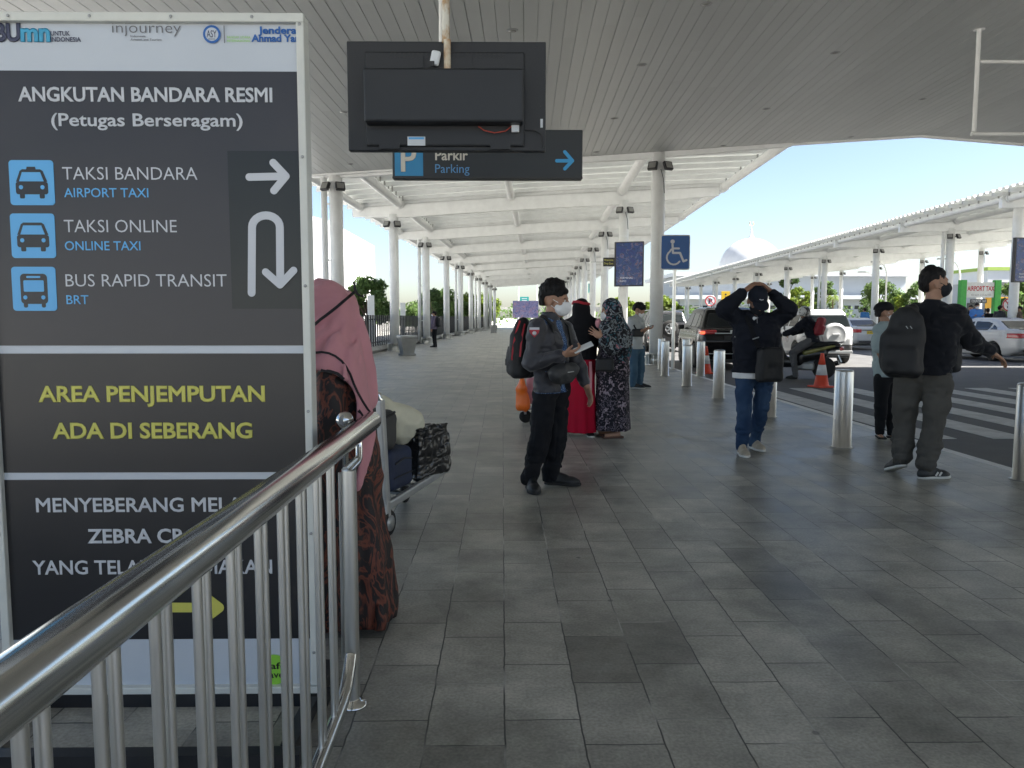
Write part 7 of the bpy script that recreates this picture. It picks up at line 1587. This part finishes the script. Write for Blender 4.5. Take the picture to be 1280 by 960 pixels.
tree('pale lime tree near the end of the left columns', X_(603, 110), 110, 4.6, 2.6, 1, .25, 330, .22)
tree('rounded tree beyond the fence behind the white panel posts', X_(520, 90), 90, 2.8, 2.4, 0, .2, 380, .22)
tree('lime green young tree behind the dark SUV', X_(829, 85), 85, 3.6, 1.9, 1, .35, 300, .2)
tree('tall narrow dark tree behind the far canopy columns', X_(984, 106), 106, 7.6, 1.8, 2, .3, 300, .18)
tree('lime tree under the far canopy beside the dark narrow tree', X_(998, 102), 102, 5.4, 1.9, 1, .4, 260, .16)
tree('slim green tree right of the lime tree under the far canopy', X_(1028, 98), 98, 6.2, 1.5, 0, .35, 240, .18)
palm('small palm among the trees under the far canopy', X_(1040, 95), 95, 4.0)
tree('round grey-green tree left of the reaching man', X_(1099, 82), 82, 5.2, 2.3, 0, .3, 420, .15)
tree('low lime shrub tree right of the boy', X_(1122, 80), 80, 3.7, 1.35, 1, .3, 260, .14)
tree('thin tree behind the head of the reaching man', X_(1150, 78), 78, 5.0, 1.8, 0, .4, 260, .15)
tree('green tree at the right edge behind the advert screen', X_(1276, 58), 58, 4.4, 1.9, 0, .3, 380, .17)
tree('small bright tree between the lamp posts behind the women', X_(778, 120), 120, 4.6, 2.3, 1, .35, 260, .26)
# hedge line on the horizon
cs, rs = [], []
for k in range(130): x = -95+k*1.5; cs.append((x, 150+RNG.normal()*4, 1.0+RNG.random()*1.6)); rs.append(1.6+RNG.random())
me = raw_mesh('hedge', *leaves(cs, rs, 90, .38), LEAF[0], smooth=False); tag(link(bpy.data.objects.new('far_greenery', me)), 'mass of greenery along the horizon beyond the left fence', 'greenery', kind='stuff')

# ---- mosque, hall, other buildings
M['pale_wall'] = mat('pale_wall', (.62, .64, .65), .7, var=.05, vscale=.4)
M['cool_wall'] = mat('cool_grey_wall', (.40, .43, .46), .7, var=.05, vscale=.3)
M['dark_glass'] = mat('dark_window_glass', (.03, .04, .045), .12)
YM = 210; c0 = at(938, 337, YM); rD = 38.5*YM/F_PX; MQ = thing('mosque', 'white domed mosque with spire rising behind the far canopy', 'building', (c0.x, YM, 0))
b = MB(); b.lathe([(rD*math.cos(a), c0.z+rD*math.sin(a)*1.0) for a in np.linspace(-.1, math.pi/2-.02, 18)], n=40); b.build('dome', mat('white_dome_tiles', (.50, .51, .52), .5, var=.05, vscale=.6), MQ)
zt_ = c0.z+rD; b = MB(); b.lathe([(1.0, zt_-.25), (.75, zt_+.3), (.35, zt_+.9), (.30, zt_+2.2), (.05, zt_+2.6), (.08, zt_+3.2)], n=14); b.build('spire', M['pale_wall'], MQ)
b = MB(); b.lathe([(.62*math.cos(a)*.0+.001, 0) for a in (0, 1)], n=4) if False else None
b.tube([(.55*math.sin(a), 0, zt_+3.9-.55*math.cos(a)) for a in np.linspace(-2.6, 2.6, 18)], [.04]+[.14]*16+[.04], 6); b.build('crescent', mat('gilded_crescent', (.55, .48, .30), .35, .5), MQ)
b = MB(); b.lathe([(rD*1.0, c0.z-rD*.1-4), (rD*1.0, c0.z-rD*.1)], n=40); b.box((0, 0, (c0.z-rD*.1-4)/2), (26, 26, c0.z-rD*.1-4)); b.build('walls', M['pale_wall'], MQ)

YH = 150; HL = thing('hall', 'long pale hall with grey upper wall and small windows beyond the road', 'building', (0, 0, 0)); xa, xb = X_(846, YH), X_(1130, YH); zt_ = at(0, 345, YH).z
b = MB(); b.box(((xa+xb)/2, YH+14, zt_/2), (xb-xa, 28, zt_)); b.build('walls', M['cool_wall'], HL)
b = MB(); b.box(((xa+xb)/2, YH+13.5, zt_+.35), (xb-xa+2, 31, .7)); b.build('roof', M['pale_wall'], HL)
zc0, zc1 = at(0, 374, YH).z, at(0, 369, YH).z; b = MB(); b.box(((xa+xb)/2, YH-1.2, (zc0+zc1)/2), (xb-xa+3, 2.4, zc1-zc0)); b.build('awning', M['pale_wall'], HL)
b = MB(); b.box(((xa+xb)/2, YH-.15, zc0/2), (xb-xa-1, .3, zc0)); b.build('lower_wall', M['pale_wall'], HL)
for k in range(24):
    u = 849+k*10.5; x_ = X_(u, YH)
    if x_ < xb-1: b = MB(); b.box((x_, YH-.32, at(0, 384, YH).z), (.9, .06, .7)); b.build('window', M['dark_glass'], HL)
YG = 84; GB = thing('green_roofed_building', 'low white building with lime green parapet behind the taxi board', 'building', (0, 0, 0)); xa, xb = X_(1232, YG), X_(1330, YG); z0, z1, z2 = at(0, 352, YG).z, at(0, 337, YG).z, at(0, 332.5, YG).z
b = MB(); b.box(((xa+xb)/2, YG+6, (z0+z1)/2), (xb-xa, 12, z1-z0)); b.build('upper_wall', M['pale_wall'], GB); b = MB(); b.box(((xa+xb)/2, YG+6, z1+.18), (xb-xa+.3, 12.3, .36)); b.build('lime_parapet', mat('lime_paint', (.30, .42, .08), .6), GB)
b = MB(); b.box(((xa+xb)/2, YG+8, z0/2), (xb-xa-.6, 8, z0)); b.build('ground_floor', M['cool_wall'], GB)
for k in range(5): b = MB(); b.box((xa+1+k*2.1, YG+3.9, 1.7), (1.5, .2, 2.6)); b.build('shopfront', M['dark_glass'], GB)
for u, Yb, cl, lab in ((1258, 70, (.55, .30, .03), 'orange and white kiosk behind the white advert post'),):
    KB = thing('kiosk', lab, 'kiosk', (X_(u, Yb), Yb, 0)); b = MB(); b.box((0, 0, 1.2), (2.6, 2, 2.4)); b.build('walls', M['pale_wall'], KB); b = MB(); b.box((0, -.02, 2.7), (2.8, 2.1, 1.0)); b.build('signboard', mat('kiosk_orange', cl, .5), KB)
YL = 62; LB = thing('white_building', 'tall white building at the far left behind the columns', 'building', (0, 0, 0)); xa, xb = X_(330, YL), X_(413, YL); zA = at(0, 255, YL).z; zB_ = at(0, 275, YL).z
b = MB(); b.prism([(xa-14, 0), (xb, 0), (xb, zB_), (xa-14, zA+4)], YL, YL+22); b.build('walls', M['pale_wall'], LB)
for k in range(4):
    b = MB(); b.box((xb-2.2-k*2.6, YL-.03, 2.2), (1.6, .06, 1.8)); b.build('window', M['dark_glass'], LB)
# ---- street lamps, road signs, hoarding at the far end
def lamp(label, u, Y, h, arm, zb=-.12):
    t = thing('street_lamp', label, 'lamp', (X_(u, Y), Y, zb), 0, 'street lamps'); b = MB(); pts = [(0, 0, 0), (0, 0, h*.78)]+[(arm*(1-math.cos(a)), 0, h*.78+h*.2*math.sin(a)) for a in np.linspace(.3, 1.5, 5)]; b.tube(pts, [.09, .075]+[.055]*5, 8); b.build('pole', M['white_steel'], t)
    b = MB(); b.bbox((pts[-1][0]+.3*np.sign(arm), 0, pts[-1][2]), (.75, .28, .12), .04); b.build('lamp_head', M['grey_steel'], t); return t
lamp('curved white street lamp left of the airport taxi board', 1197, 62, 6.3, -1.3); lamp('curved white street lamp left of the reaching man, farther off', 1094, 75, 6.0, -1.3); lamp('slim street lamp near the far end of the walkway', 648, 118, 7.0, .6); lamp('farther slim street lamp right of the hoarding', 671, 125, 8.6, -.6); lamp('slim street lamp just above the cap wearing queue of trees', 1106, 68, 6.5, -.8)
YB = 112; q0, q1 = at(641, 376, YB), at(673, 397, YB); HB = thing('hoarding', 'far purple and blue advertising hoarding at the end of the walkway', 'sign', ((q0.x+q1.x)/2, YB, 0)); b = MB(); b.box((0, 0, (q0.z+q1.z)/2), (q1.x-q0.x, .2, q0.z-q1.z)); b.build('picture', ramp_mat('hoarding_picture', [(0, (.06, .08, .16)), (.40, (.03, .04, .11)), (.48, (.12, .11, .20)), (.54, (.035, .05, .13)), (.62, (.17, .10, .14)), (.7, (.07, .09, .18)), (1, (.25, .27, .32))], 'noise', 2.6, .5, detail=10, distort=.6), HB)
b = MB(); [b.tube([(sx*1.2, .1, -.1), (sx*1.2, .1, q1.z)], .08, 8) for sx in (-1, 1)]; b.build('posts', M['grey_steel'], HB)
teal = mat('teal_road_sign', (.02, .30, .28), .5)
def gantry(label, u0, v0, u1, v1, Y, mm):
    a, c = at(u0, v0, Y), at(u1, v1, Y); t = thing('road_sign', label, 'sign', ((a.x+c.x)/2, Y, -.1), 0); b = MB(); b.box((0, 0, (a.z+c.z)/2+.1), (c.x-a.x, .1, a.z-c.z)); b.build('panel', mm, t); b = MB(); b.tube([(0, .12, 0), (0, .12, a.z)], .08, 8); b.build('pole', M['grey_steel'], t)
    for k in range(2):
        bb = MB(); bb.box((0, -.055, (a.z+c.z)/2+.1+(.5-k)*(a.z-c.z)*.35), ((c.x-a.x)*.6, .01, (a.z-c.z)*.12)); bb.build('arrow_line', M['cone_band'], t)
gantry('teal road sign above the hoarding', 650, 371, 661, 378, 116, teal); gantry('teal road sign behind the right columns, above the women', 735.5, 354.5, 744, 366, 95, teal); gantry('teal road sign close to the hair of the man with the phone', 709.5, 354, 715, 366, 99, teal); gantry('narrow navy road sign behind the right columns', 727, 362, 731, 374, 95, M['letter_royal'])
FB = thing('flyover', 'grey flyover bridge far beyond the end of the walkway', 'bridge', (0, 0, 0)); b = MB(); zz0, zz1 = at(0, 390, 190).z, at(0, 384, 190).z; b.box((X_(640, 190), 190, (zz0+zz1)/2), (70, 8, zz1-zz0)); b.build('deck', M['concrete'], FB)
for x_ in range(-30, 34, 12): b = MB(); b.box((x_, 190, zz0/2), (1.6, 3, zz0)); b.build('pier', M['concrete'], FB)
